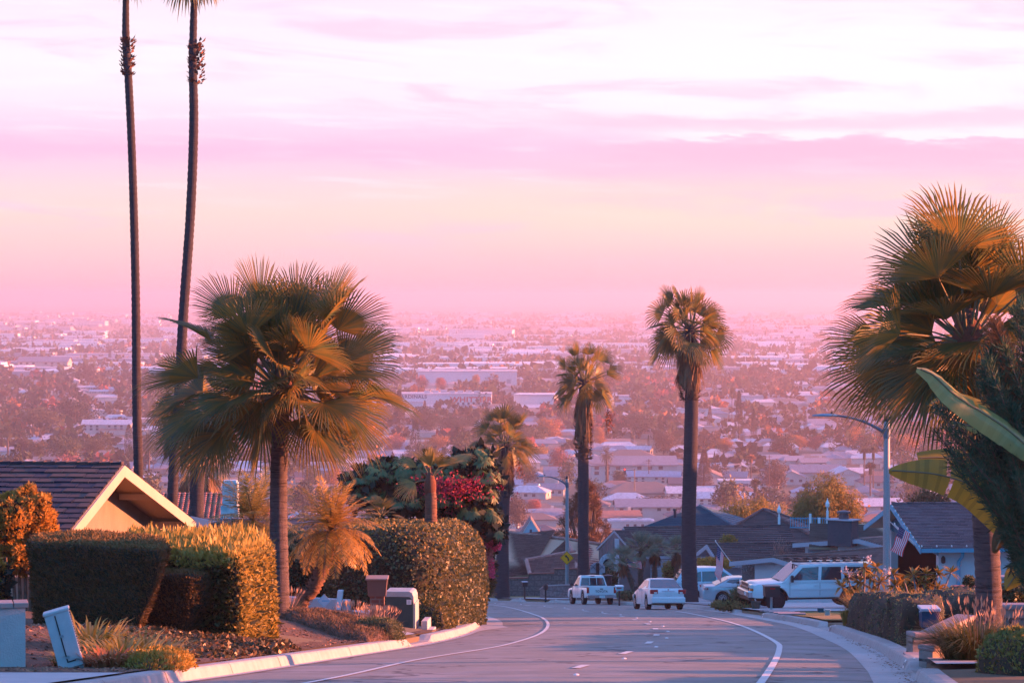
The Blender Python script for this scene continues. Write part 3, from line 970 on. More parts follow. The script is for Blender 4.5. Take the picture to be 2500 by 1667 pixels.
def feather_palm(name, label, loc, tp, rads, n, Ln, rng, els=(80, -30), mats=None, leaf=.28, tmat=None, group=None, sag=1.3, stubs=True, w=.024, pairs=34):
 root = thing(name, label, 'palm tree', loc, 0, group)
 if tp:
  trunk_mesh('trunk', tp, rads, tmat or M_BARK, root, rings=.10, amp=.10)
  if stubs:
   a, b = Vector(tp[0]), Vector(tp[-1])
   boots('leaf_boots', a.z + .1, b.z, rads[-1] * .95, root, rng, 260, .09, M_BOOT, xy=lambda z: ((lambda q: (q.x, q.y))(a.lerp(b, (z - a.z) / max(b.z - a.z, .01)))))
  top = Vector(tp[-1])
 else: top = Vector((0, 0, 0))
 for i in range(n):
  t = (i + .5) / n
  az = i * 2.39996 + rng.uniform(-.2, .2)
  el = R(els[0] + (els[1] - els[0]) * t + rng.uniform(-6, 6))
  V, F, Mi = join(feather_frond(top, az, el, Ln * rng.uniform(.85, 1.1), rng, leaf, pairs, sag * (.6 + .6 * t), w))
  mesh_np('frond', V, F, mats or [M_PALMY, M_PETI], Mi, root)
 return root
def clump_crown(blobs, n, size, rng, shell=.35, w=.55, up=.2):
 """leaf clumps spread through ellipsoid blobs [(cx,cy,cz,rx,ry,rz)]"""
 vol = np.array([b[3] * b[4] * b[5] for b in blobs]) ** .67
 cnt = rng.multinomial(n, vol / vol.sum())
 Ps = []; Ns = []
 for b, c in zip(blobs, cnt):
  d = sphere_dirs(c, rng)
  r = (1 - shell * rng.random((c, 1)) ** 1.5)
  wob = 1 + .16 * np.sin(d[:, :1] * 7 + b[0]) * np.cos(d[:, 1:2] * 6 + b[1]) + .10 * np.sin(d[:, 2:] * 11 + b[2])
  Ps.append(np.array(b[:3]) + d * r * wob * np.array(b[3:6])); Ns.append(d)
 Pp = np.concatenate(Ps); Nr = np.concatenate(Ns)
 D = unit(Nr * .5 + sphere_dirs(len(Pp), rng) * .9 + np.array([0, 0, up]))
 s = size * rng.uniform(.6, 1.4, len(Pp))
 return leaf_quads(Pp, D, unit(Nr + sphere_dirs(len(Pp), rng) * .6), s, s * w)
def limbs(mb, blobs, base, r0, rng, hub=None):
 hub = hub or Vector((0, 0, base))
 mb.tube([(0, 0, -1.0), (0, 0, base * .5), tuple(hub)], [r0 * 1.25, r0, r0 * .8], 8)
 for b in blobs:
  c = Vector(b[:3]); m = hub.lerp(c, .5) + Vector((0, 0, -.1 * (c - hub).length))
  mb.tube([tuple(hub), tuple(m), tuple(c), tuple(c + Vector((0, 0, b[5] * .5)))], [r0 * .55, r0 * .35, r0 * .2, r0 * .05], 6)
def rand_blobs(rng, W, H, base, n=9, flat=1.0):
 out = []
 for i in range(n):
  a = rng.uniform(0, 6.283); r = W * .5 * rng.uniform(.25, .68)
  z = base + (H - base) * rng.uniform(.25, .80)
  k = rng.uniform(.24, .38)
  out.append((math.cos(a) * r, math.sin(a) * r, z, W * k, W * k, (H - base) * k * flat))
 out.append((0, 0, base + (H - base) * .6, W * .33, W * .33, (H - base) * .38))
 return out
def tree(name, label, loc, W, H, base, rng, lmat, n=2500, size=.35, cat='tree', group=None, r0=None, blobs=None, bark=None, up=.2, w=.55, rz=0, shell=.35):
 root = thing(name, label, cat, loc, rz, group)
 blobs = blobs or rand_blobs(rng, W, H, base)
 V, F = clump_crown(blobs, n, size, rng, up=up, w=w, shell=shell)
 mesh_np('crown', V, F, lmat, None, root)
 mb = MB(); limbs(mb, blobs, base, r0 or W * .035, rng)
 mb.build('trunk', bark or M_BARK, root, smooth=True)
 return root
def hedge_obj(name, label, cat, V, F, leaves, mats, rng, group=None, amp=.05, sc=1.3, loc=(0, 0, 0), seed=0, k=1.0):
 """leaves: list of (n, L, W, mat_index, filter(p,n)->mask, kwargs)"""
 V = rough_quads(V * k, amp, sc, seed)
 parts = [(V, F, 0)]
 for n, Ln, W, mi, flt, kw in leaves:
  if flt is None:
   LV, LF = shell_leaves(V, F, n, Ln, W, rng, **kw)
  else:
   a, b, c, d = (V[F[:, i]] for i in range(4))
   nr = unit(np.cross(c - a, d - b)); ce = (a + b + c + d) / 4
   m = flt(ce, nr)
   if not m.any(): continue
   LV, LF = shell_leaves(V, F[m], n, Ln, W, rng, **kw)
  parts.append((LV, LF, mi))
 V2, F2, Mi = join(parts)
 o = mesh_np(name, V2 - np.array(loc), F2, mats, Mi, None, loc=loc)
 return tag(o, label, cat, group)
def grass_tuft(name, label, loc, r, h, n, rng, mt, stalks=0, cat='ornamental grass', group=None, w=.012, lean=.6, smat=None, stalk_h=1.5, wid=1.0):
 """blades arching outwards from a centre (each blade = 3 quads)"""
 az = rng.uniform(0, 6.283, n); e = rng.uniform(.2, 1.0, n) ** .7
 b = np.stack([np.cos(az), np.sin(az), np.zeros(n)], 1)
 p0 = b * r * .25 * rng.random((n, 1)) * wid
 hh = h * rng.uniform(.6, 1.1, n)
 s = np.stack([-np.sin(az), np.cos(az), np.zeros(n)], 1)
 out = e * lean
 pts = [p0]
 for t in (.4, .75, 1.0):
  q = p0 + b * (r * out * t ** 1.6)[:, None]; q[:, 2] = hh * (t - .42 * out * t ** 3 * 1.4)
  pts.append(q)
 V = []
 for k, q in enumerate(pts):
  ww = w * (1, 1, .7, .08)[k]
  V += [q - s * ww, q + s * ww]
 V = np.stack(V, 1)
 o = (np.arange(n) * 8)[:, None, None]
 F = (o + np.array([(0, 1, 3, 2), (2, 3, 5, 4), (4, 5, 7, 6)])[None]).reshape(-1, 4)
 parts = [(V.reshape(-1, 3), F, 0)]
 mats = [mt]
 if stalks:
  m = stalks
  az = rng.uniform(0, 6.283, m)
  b = np.stack([np.cos(az), np.sin(az), np.zeros(m)], 1)
  p = b * r * .2; D = b * rng.uniform(.05, .75, (m, 1)) + np.array([0, 0, 1.0])
  V1, F1 = leaf_quads(p, D, b, h * stalk_h * rng.uniform(.6, 1.1, m), .014)
  Pe = p + unit(D) * (h * stalk_h * .85)
  V2, F2 = leaf_quads(Pe, D + rng.normal(0, .1, (m, 3)), b, .14, .035)
  parts += [(V1, F1, 1), (V2, F2, 1)]
  mats = [mt, smat or M_STALK]
 V, F, Mi = join(parts)
 o = mesh_np(name, V, F, mats, Mi, None, loc=loc)
 return tag(o, label, cat, group)
M_STALK = mat('dry_stalk', (.42, .27, .18), .9, island=(.28, .19, .14), trans=.2)
M_GRASS = mat('tuft_grass', (.06, .085, .025), .6, (.10, .11, .03), 4, .5, island=(.16, .13, .04), trans=.3)
M_GRASSO = mat('tuft_grass_golden', (.34, .24, .06), .6, (.20, .19, .05), 4, .5, island=(.34, .20, .06), trans=.35)
# ------------------------------------------------------------------ near vegetation, placed
def rg(s): return np.random.default_rng(s)
def rel(px, Y, base):
 """photo points at distance Y -> points relative to base"""
 return [tuple(P(x, y, Y) - base) for x, y in px]
def base_at(px, Y):
 p = P(px, 1400, Y)
 return Vector((p.x, Y, ground(p.x, Y)))
b = base_at(683, 66)
tp = [(0, 0, -.3)] + rel([(682, 1400), (680, 1240), (683, 1080), (690, 935)], 66, b)
fan_palm('fan_palm', 'large full-crowned fan palm on the left kerbside beside the tall square leafy hedge', b, 0, tp, [.26, .225, .205, .20, .20], M_TRUNK,
   dict(n=74, pr=(.28, 1.12), el=(88, -28), pow=1.0, pet=1.75, R=1.5, seg=42, spread=170, droop=.05, cup=.7, sag=.2, tip=.2, split=.40, dz=.3, roll=.6, prad=.024),
   rg(11), seed=1, fiber=True)
b = base_at(2418, 50)
tp = [(0, 0, -.3)] + rel([(2413, 1430), (2402, 1230), (2385, 1020), (2362, 815)], 50, b)
fan_palm('fan_palm', 'large fan palm at the right edge, thick grey trunk before the white stucco house', b, 0, tp, [.25, .228, .222, .215, .20], M_TRUNK,
   dict(n=56, pr=(.25, 1.12), el=(88, -42), pow=.95, pet=1.62, R=1.46, seg=40, spread=170, droop=.05, cup=.7, sag=.2, tip=.2, split=.40, dz=.3, roll=.6, az0=.9, prad=.022),
   rg(15), seed=2, fiber=True)
tall = dict(n=22, el=(60, -78), pet=.95, R=.95, seg=26, spread=230, droop=.5, cup=.4, sag=.8, tip=.5, split=.42, dz=.35, amp=.05, rings=.22, mats=[M_PALMY, M_PETI], bm=M_BOOTR)
b = base_at(338, 105)
fan_palm('tall_fan_palm', 'very tall thin palm trunk, the left one of the pair rising behind the gabled house', b, 0,
   [(0, 0, -.5)] + rel([(338, 1170), (334, 1000), (331, 700), (323, 400), (314, 200), (307, 70), (311, -165)], 105, b), [.22, .175, .17, .16, .15, .15, .14, .07], M_TRUNKD, tall, rg(21),
   seed=3, boot=(3.9, 5.3, .19, 120, .20))
b = base_at(421, 105)
fan_palm('tall_fan_palm', 'very tall palm with slightly curved trunk, right one of the pair behind the house', b, 0,
   [(0, 0, -.5)] + rel([(421, 1215), (436, 1000), (447, 780), (465, 520), (473, 300), (471, 120), (479, -155)], 104, b), [.24, .20, .195, .185, .175, .17, .15, .09], M_TRUNKD, dict(tall, az0=1.0, pet=1.15), rg(22),
   seed=4, boot=(3.8, 5.4, .21, 140, .22))
sk = dict(n=46, el=(86, -30), pow=.95, pr=(.32, 1.15), pet=1.5, R=1.25, seg=18, spread=150, droop=.05, cup=.5, sag=.3, tip=.30, split=.36, dz=.45, roll=1.0, prad=.03)
def skirted(lab, px, Y, top, trunk, rads, skirt, boot, cr, seed, dry=None):
 b = base_at(px, Y)
 f = FPX / Y
 r = fan_palm('skirted_palm', lab, b, 0, [(0, 0, -.4)] + rel(trunk + [top], Y, b), rads, M_TRUNKD, dict(sk, **cr), rg(seed), group='skirted palms along the street', skirt=skirt, boot=boot, seed=seed)
 if dry:
  rr = rg(seed + 50); n = 160
  p0 = np.array(P(dry[0], dry[1], Y) - b); n_ = n
  pp = p0 + rr.normal(0, 1, (n, 3)) * [.13, .13, .42] + [0, 0, -.5]
  V, F = leaf_quads(pp, sphere_dirs(n, rr) + [0, 0, -1.0], sphere_dirs(n, rr), .16, .07)
  mesh_np('dry_flower_stalk', V, F, mat('dry_flower', (.20, .05, .02), .9, island=(.30, .10, .04)), None, r)
 return r
skirted('tallest skirted palm, standing between the white sedan and the blue van', 1686, 150, (1684, 795), [(1681, 1300), (1686, 1100), (1688, 965)], [.46, .38, .37, .35, .28],
  (.45, 3.0, .80, 90), (2.4, 3.95, .42, 190, .30), dict(n=48), 31)
skirted('middle-height skirted palm rising behind the white pickup truck', 1424, 175, (1425, 925), [(1424, 1350), (1424, 1200), (1424, 1110)], [.42, .345, .34, .33, .28],
  (.6, 3.5, .66, 85), (2.9, 5.0, .46, 230, .30), dict(n=44, az0=.6, pet=1.4, R=1.15), 33, dry=(1487, 1005))
skirted('shortest skirted palm with flared base on the far lawn beside the umbrella tree', 1226, 185, (1234, 1078), [(1227, 1340), (1231, 1230), (1235, 1180)], [.52, .40, .35, .34, .28],
  (.5, 2.8, .66, 75), (2.0, 3.7, .44, 170, .30), dict(n=44, az0=1.3, pet=1.4, R=1.2), 35, dry=(1268, 1110))
skirted('skirted palm half hidden behind the crown of the large left fan palm', 480, 120, (468, 965), [(480, 1240), (482, 1150), (478, 1060)], [.36, .31, .31, .31, .26],
  (.5, 2.4, 1.3, 110), (1.2, 3.1, .42, 220, .30), dict(n=24, az0=.3, pet=1.1, R=1.1, el=(70, -60)), 37, dry=(410, 985))
b = Vector(P(487, 1300, 240)); b.z = P(487, 1320, 240).z
fan_palm('fan_palm', 'short pale sunlit palm with shaggy dead fronds, behind the red tiled roof', b, 0,
   [(0, 0, -6)] + rel([(487, 1250), (487, 1135)], 240, b), [.5, .45, .4], M_TRUNKD, dict(sk, n=26, pet=1.6, R=1.5, mats=[mat('pale_palm', (.30, .22, .13), .6, island=(.20, .16, .08), trans=.3), M_PETI]), rg(41),
   skirt=(.3, 5.0, 2.0, 90))
b = base_at(1052, 86); b.z = P(1052, 1310, 86).z
r = thing('young_fan_palm', 'young fan palm with only a few yellow-green leaves standing behind the ivy hedge', 'palm tree', b)
trunk_mesh('trunk', [(0, 0, -1.5)] + rel([(1052, 1275), (1052, 1215), (1050, 1165)], 86, b), [.21, .19, .175, .13], M_TRUNKB, r, rings=.08, amp=.05)
tpv = P(1050, 1172, 86) - b
mb = MB(); mb.lathe([(.15, tpv.z - .42), (.185, tpv.z - .3), (.185, tpv.z - .05), (.12, tpv.z + .12), (.04, tpv.z + .3)], 12, c=(tpv.x, tpv.y, 0)); mb.build('crown_fiber', M_FIBER, r, smooth=True)
q = rg(5)
for az, el, pet, Rr, rl in ((3.3, 52, .55, .95, .3), (.0, 50, .75, 1.0, -.2), (1.6, 86, .35, .95, 1.2), (4.7, 80, .45, .85, .2), (3.6, 8, .5, .75, .7), (-.5, 60, .5, .75, .4), (2.3, 62, .5, .8, -.6)):
 fan_frond('frond', tpv, az, R(el), pet, Rr, r, q, nseg=24, spread=125, droop=.12, cup=.3, sag=.45, mats=[M_PALMY, M_PETI], split=.35, tipdroop=.28, roll=rl)
b = base_at(728, 70)
feather_palm('date_palm', 'small leaning feather palm with golden arching fronds beside the large left fan palm', b, [(0, 0, -.2), (.12, 0, .35)] + rel([(762, 1440), (790, 1375), (808, 1300)], 70, b),
    [.20, .17, .17, .19, .17], 84, 1.55, rg(51), els=(84, -12), tmat=M_TRUNKB, leaf=.30, w=.024, sag=1.7, pairs=40, mats=[mat('gold_frond', (.40, .25, .05), .45, (.26, .20, .05), 2, .6, island=(.50, .28, .06), trans=.45, spec=.5), M_PETI])
b = base_at(618, 84); b.z = P(618, 1420, 84).z
feather_palm('date_palm', 'feather palm partly hidden behind the large left fan palm trunk, fronds over the grey roof', b, [(0, 0, -.5), tuple(P(618, 1275, 84) - b)],
    [.18, .16], 64, 1.8, rg(52), els=(84, -20), leaf=.40, w=.028, pairs=40)
b = base_at(860, 92); b.z = P(930, 1330, 92).z; b.x = P(930, 1300, 92).x
r = thing('spiky_palm', 'low dark green spiky fan palm tucked under the umbrella tree behind the ivy hedge', 'palm tree', b)
for i in range(16):
 fan_frond('frond', (0, 0, .9), i * 2.4, R(80 - i * 4), .35, .5, r, q, nseg=18, spread=120, mats=[M_PALM, M_PETI], split=.25)
for px_, py_, Y_, lab in ((0, 0, 0, ''),):
 pass
def little(lab, px, Y, ybase, ytop, lean, R_, n, seed):
 b = P(px, ybase, Y); f = FPX / Y
 h = (ybase - ytop) / f
 r = thing('small_fan_palm', lab, 'palm tree', b, 0, 'small fan palms in front of the brown house')
 q = rg(seed)
 trunk_mesh('trunk', [(0, 0, -.3), (lean * .5, 0, h * .5), (lean, 0, h)], [.17, .15, .12], M_BOOT, r, rings=.08, amp=.18, seed=seed)
 V = []
 bt = boots('leaf_boots', h * .1, h - .15, .15, r, q, 160, .13, M_BOOT, xy=lambda z: (lean * z / h, 0))
 d = dead_skirt('dead_frond_skirt', h + .05, .9, .42, r, q, 36, mat('rust_frond', (.16, .05, .025), .9, island=(.22, .09, .04)))
 d.location = (lean, 0, -.1)
 bm = mat('blue_fan_blade', (.16, .20, .15), .5, (.11, .16, .12), 3, .6, island=(.26, .24, .14), trans=.3)
 for i in range(n):
  t = (i + .5) / n
  fan_frond('frond', (lean, 0, h), i * 2.4, R(84 - 88 * t), .55, R_, r, q, nseg=20, spread=140, droop=.1, cup=.4, sag=.35, split=.28, mats=[bm, M_PETI], roll=q.normal(0, .5), tipdroop=.1, prad=.018)
little('leaning little fan palm with a curved trunk, leftmost of the four before the brown house', 1552, 168, 1440, 1372, -.78, .66, 22, 61)
little('largest of the little fan palms, upright beside the striped flag', 1564, 171, 1440, 1343, 0, .85, 26, 62)
little('third little fan palm, slim, right of the striped flag', 1597, 172, 1440, 1345, .05, .68, 22, 63)
little('little fan palm peeking out left of the tallest skirted palm', 1650, 174, 1440, 1345, .05, .62, 22, 64)
# ---- clipped hedges on the left
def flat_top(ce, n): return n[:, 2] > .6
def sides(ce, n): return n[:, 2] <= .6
q = rg(71)
ft = foot_poly([(-9.7, 56.3), (-8.1, 54.9), (-6.62, 53.5), (-6.75, 55.6), (-7.3, 57.6), (-9.3, 58.4)], .3, 2)
V, F = loft(ft, [(-7.1, .62, .62, -.25, 0), (-6.6, .74, .72, -.18, 0), (-6.0, .86, .85, -.10, 0), (-5.4, .95, .95, -.04, 0), (-5.0, .995, .995, 0, 0), (-4.88, .985, .985, 0, 0)], -8.2, 56.0)
hedge_obj('clipped_hedge', 'broad dark clipped conifer block narrowing towards its base, in front of the gabled house', 'hedge', V, F,
   [(34000, .075, .020, 1, sides, dict(tangent=.7, up=.7, jit=.05, out=-.01)), (9000, .07, .022, 2, flat_top, dict(tangent=.9, up=.3))], [M_LEAFCORE, M_CONIFER, M_CONLIT], q, amp=.09, seed=1, k=.9)
ft = foot_poly([(-7.9, 57.4), (-6.25, 56.7), (-6.0, 57.8), (-6.2, 58.7), (-7.9, 59.0)], .25, 3)
V, F = loft(ft, [(-7.2, .60, .6, -.25, 0), (-6.7, .84, .84, -.12, 0), (-6.2, .97, .97, 0, 0), (-5.78, 1, 1, 0, 0), (-5.64, .97, .97, 0, 0)], -7.0, 57.8)
hedge_obj('clipped_hedge', 'small dark clipped conifer with rounded side between the broad conifer block and leafy hedge', 'hedge', V, F,
   [(15000, .07, .020, 1, sides, dict(tangent=.7, up=.7, jit=.05, out=-.01)), (2500, .07, .022, 2, flat_top, dict(tangent=.9))], [M_LEAFCORE, M_CONIFER, M_CONLIT], q, amp=.07, seed=5, k=.9)
ft = foot_poly([(-8.6, 63.0), (-7.5, 58.9), (-5.55, 57.0), (-5.2, 61.2), (-5.8, 63.2)], .3, 1)
V, F = loft(ft, [(-7.7, .97, .97, 0, 0), (-7.0, 1, 1, 0, 0), (-6.2, 1.02, 1.02, .03, 0), (-5.5, 1.0, 1.0, 0, 0), (-5.36, .985, .985, 0, 0)], -6.4, 60.5)
hedge_obj('leafy_hedge', 'tall square leafy hedge topped with leaves coloured as sunlit, left of the large fan palm', 'hedge', V, F,
   [(26000, .10, .045, 1, sides, dict(tangent=.9, up=.25, jit=.09)), (15000, .11, .042, 2, flat_top, dict(tangent=.7, up=.7, jit=.10)), (1100, .24, .05, 2, flat_top, dict(tangent=.5, up=1.3, jit=.05)), (500, .20, .05, 1, sides, dict(tangent=.6, up=.6, jit=.1)),
   (9000, .10, .042, 2, lambda c, n: (n[:, 2] <= .6) & (n[:, 0] > .55), dict(tangent=.9, up=.25, jit=.12)),  # right-facing leaves take the sunlit colour
   (3500, .10, .042, 2, lambda c, n: (n[:, 2] <= .6) & (c[:, 2] > -5.17), dict(tangent=.8, up=.6, jit=.10))], [M_LEAFCORE, M_HEDGE, M_HEDGELIT], q, amp=.14, sc=1.6, seed=9, k=.9)
def tilt(V, y0, k):
 V = V.copy(); V[:, 2] -= (V[:, 1] - y0) * k * np.clip((V[:, 2] + 10.5) / 3, 0, 1); return V
ft = foot_poly([(-3.9, 77.6), (-2.5, 76.6), (-1.75, 78.2), (-1.45, 82), (-1.22, 87), (-.95, 92), (-1.3, 96), (-3, 98), (-5.4, 96), (-5.2, 80)], .45, 3)
V, F = loft(ft, [(-10.6, 1.0, 1, .0, 0), (-9.0, 1.03, 1.0, .05, 0), (-8.0, 1.02, 1, .03, 0), (-7.3, .98, .99, 0, 0), (-6.95, .93, .965, -.04, 0), (-6.68, .84, .93, -.1, 0), (-6.58, .72, .88, -.14, 0)], -3.4, 86)
V = tilt(V, 79, .065)
hedge_obj('ivy_hedge', 'big rounded ivy hedge bulging over the left kerb behind the green utility box', 'hedge', V, F,
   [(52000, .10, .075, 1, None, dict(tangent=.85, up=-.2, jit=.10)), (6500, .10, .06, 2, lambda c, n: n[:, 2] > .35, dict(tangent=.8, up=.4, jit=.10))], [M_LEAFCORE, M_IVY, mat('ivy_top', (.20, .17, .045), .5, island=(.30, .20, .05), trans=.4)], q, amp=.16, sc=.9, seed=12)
ft = foot_poly([(-9.5, 88.5), (-5.0, 87.2), (-4.8, 89.5), (-9.5, 91)], .4, 2)
V, F = loft(ft, [(-10.6, 1, 1, 0, 0), (-9, 1.02, 1.02, 0, 0), (-7.9, 1, 1, 0, 0), (-7.55, .96, .92, 0, 0)], -7, 89)
hedge_obj('ivy_hedge', 'dark shaded ivy hedge running behind the leaning feather palm and white wall', 'hedge', V, F, [(16000, .11, .08, 1, None, dict(tangent=.85, up=-.2, jit=.1))], [M_LEAFCORE, M_IVY], q, amp=.14, seed=15)
ft = foot_poly([(-2.75, 74.2), (-1.75, 72.6), (-1.62, 76), (-2.3, 77.5)], .2, 2)
V, F = loft(ft, [(-8.9, 1, 1, 0, 0), (-8.5, .95, .95, 0, 0), (-8.15, .7, .75, 0, 0)], -2.1, 75)
hedge_obj('low_shrub', 'low spilling shrub at the foot of the ivy hedge right of the green utility box', 'shrub', V, F, [(4200, .10, .05, 1, None, dict(tangent=.9, up=.2, jit=.12))], [M_LEAFCORE, M_HEDGE], q, amp=.1, seed=19)
def whorls(centres, outs, Ln, W, rng, k=9, droop=.75, mi=0):
 n = len(centres)
 o = unit(outs)
 a = unit(np.cross(o, rng.normal(size=(n, 3)))); b_ = np.cross(o, a)
 parts = []
 for j in range(k):
  t = 2 * math.pi * j / k + rng.uniform(0, .6, (n, 1))
  d = a * np.cos(t) + b_ * np.sin(t) + o * rng.uniform(.15, .45, (n, 1)) + np.array([0, 0, -droop])
  ll = Ln * rng.uniform(.75, 1.15, n)
  V, F = leaf_quads(centres, d, o, ll, W * rng.uniform(.8, 1.15, n), fold=.12)
  parts.append((V, F, mi))
 return parts
def umbrella():
 Y = 97; f = FPX / Y
 b = base_at(1010, Y); b.z = P(1010, 1400, Y).z
 q = rg(81)
 M = mat('umbrella_leaf', (.040, .13, .055), .4, (.10, .15, .035), 2, .6, island=(.14, .13, .03), trans=.25, spec=.45)
 M2 = mat('umbrella_leaf_sunlit', (.20, .20, .04), .3, island=(.36, .26, .05), trans=.35, spec=.8)  # yellow whorls, sun on the crown is coloured in
 root = thing('umbrella_tree', 'umbrella tree with glossy drooping leaf whorls and a tall right lobe, behind the ivy hedge', 'tree', b)
 bl = [(880, 1165, 46, 34), (930, 1150, 55, 42), (985, 1160, 60, 55), (1045, 1150, 55, 50), (1100, 1165, 55, 50), (905, 1205, 55, 40), (990, 1220, 70, 40), (1080, 1215, 65, 45),
   (1168, 1118, 44, 42), (1185, 1160, 42, 45), (1175, 1205, 42, 42), (1195, 1255, 32, 38), (1150, 1250, 45, 40), (1212, 1290, 18, 26), (1120, 1125, 40, 26)]
 C = []; O = []; young = []
 for x, y, rx_, rz_ in bl:
  c = np.array(P(x, y, Y) - b); n = int(rx_ * rz_ * .026 + 8)
  d = sphere_dirs(n * 2, q); d = d[(d[:, 1] < .45)][:n]; d[:, 2] = np.abs(d[:, 2]) * .9 - .15
  rad = np.array([rx_ / f, 1.3, rz_ / f])
  pts = c + d * rad * q.uniform(.7, 1.05, (len(d), 1))
  C.append(pts); O.append(unit(d + [0, 0, .5]))
  young.append((d[:, 2] > .55) & (q.random(len(d)) < .45) if x > 1130 else (q.random(len(d)) < .06))  # mask of whorls coloured as sunlit, chiefly the right lobe's top
 C = np.concatenate(C); O = np.concatenate(O); lit_whorl = np.concatenate(young)
 parts = whorls(C[~lit_whorl], O[~lit_whorl], .28, .066, q, droop=1.25) + whorls(C[lit_whorl], O[lit_whorl], .26, .066, q, droop=1.1, mi=1)
 V, F, Mi = join(parts)
 mesh_np('crown', V, F, [M, M2], Mi, root)
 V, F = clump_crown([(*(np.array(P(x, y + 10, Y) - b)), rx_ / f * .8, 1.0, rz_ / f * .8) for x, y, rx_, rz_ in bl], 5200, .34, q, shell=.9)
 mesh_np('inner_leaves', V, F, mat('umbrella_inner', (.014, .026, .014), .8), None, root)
 mb = MB()
 for x, y, rx_, rz_ in bl:
  c = P(x, y, Y) - b
  mb.tube([(c.x * .3, 0, -1), (c.x * .6, .2, c.z * .45), tuple(c)], [.14, .09, .03], 6)
 mb.build('trunk', M_BARK, root)
 n = 900
 c = np.array(P(1105, 1190, Y - 1.6) - b)
 pp = c + q.normal(0, 1, (n, 3)) * [.62, .3, .22]
 V, F = leaf_quads(pp, sphere_dirs(n, q) + [0, 0, .4], sphere_dirs(n, q), .13, .05)
 mesh_np('flower_spikes', V, F, mat('crimson_flower', (.22, .008, .03), .6, island=(.35, .02, .06), trans=.2), None, root)
umbrella()
def bougain():
 Y = 98; f = FPX / Y
 b = base_at(1160, Y); q = rg(83)
 root = thing('bougainvillea', 'bougainvillea with pink and crimson flowers tumbling down behind the ivy hedge', 'flowering shrub', b)
 bl = [(1110, 1262, 34, 26), (1140, 1280, 36, 26), (1165, 1305, 34, 30), (1182, 1345, 28, 36), (1190, 1390, 22, 36), (1190, 1430, 18, 34), (1150, 1340, 40, 60)]
 B = [(*(np.array(P(x, y, Y) - b)), rx_ / f, .9, rz_ / f) for x, y, rx_, rz_ in bl]
 V, F = clump_crown(B, 7000, .10, q, shell=.5, w=.6)
 mesh_np('foliage', V, F, [M_HEDGE], None, root)
 V, F = clump_crown(B, 3000, .3, q, shell=.9, w=.6)
 V = (V - V.mean(0)) * .82 + V.mean(0)
 mesh_np('inner_leaves', V, F, [M_LEAFCORE], None, root)
 fl = mat('magenta_bract', (.55, .03, .10), .6, island=(.80, .16, .30), trans=.35)
 fp = mat('pale_pink_bract', (.55, .25, .28), .7, island=(.40, .20, .18), trans=.35)
 Bf = [(*(np.array(P(x, y, Y - 1.0) - b)), s / f, .4, s / f * .8) for x, y, s in
   ((1105, 1255, 22), (1125, 1262, 20), (1140, 1278, 18), (1155, 1275, 12), (1188, 1328, 13), (1208, 1335, 8), (1215, 1332, 6), (1178, 1390, 7), (1200, 1388, 7), (1195, 1372, 6), (1160, 1300, 10), (1200, 1402, 6), (1118, 1240, 12))]
 V1, F1 = clump_crown(Bf, 1500, .10, q, shell=.6, w=.9)
 Bp = [(*(np.array(P(x, y, Y - .9) - b)), s / f, .4, s / f) for x, y, s in ((1150, 1295, 24), (1172, 1312, 22), (1188, 1350, 15), (1195, 1372, 10), (1168, 1330, 16))]
 V2, F2 = clump_crown(Bp, 1100, .09, q, shell=.6, w=.9)
 V, F, Mi = join([(V1, F1, 0), (V2, F2, 1)])
 mesh_np('flowers', V, F, [fl, fp], Mi, root)
bougain()
def topiary(lab, bl, Y, seed, n, stems=()):
 b = base_at(bl[0][0], Y); f = FPX / Y; q = rg(seed)
 root = thing('round_bush', lab, 'bush', b, 0, 'round orange-tipped bushes at the left edge')
 B = [(*(np.array(P(x, y, Y) - b)), rx_ / f, rx_ / f * .9, rz_ / f) for x, y, rx_, rz_ in bl]
 V, F = clump_crown(B, int(n * 1.7), .09, q, shell=.14, w=.45, up=.5)
 V2, F2 = clump_crown([(*c[:3], c[3] * .72, c[4] * .72, c[5] * .75) for c in B], n // 4, .22, q, shell=.7)
 V, F, Mi = join([(V, F, 0), (V2, F2, 1)])
 mesh_np('crown', V, F, [M_BUSH, M_LEAFCORE], Mi, root)
 mb = MB()
 for x in stems:
  c = P(x, 1360, Y) - b
  mb.tube([(c.x * .8, 0, -.3), (c.x * .9, .1, .4), tuple(c)], [.05, .045, .03], 6)
 if stems: mb.build('trunk', M_BARK, root)
topiary('large round bush with orange-tipped leaves at the left edge before the shingle roof', [(62, 1255, 62, 62), (90, 1300, 45, 70), (40, 1340, 60, 60), (95, 1360, 22, 50)], 63, 91, 16000, (30, 45, 60, 75, 88, 100))
topiary('smaller round bush overlapping the large one, cut by the left edge', [(12, 1275, 42, 46)], 61.5, 92, 6000, (5, 15))
topiary('low bush on the left edge right above the brick-capped wall', [(-6, 1430, 20, 62)], 56, 93, 4000)
q = rg(95)
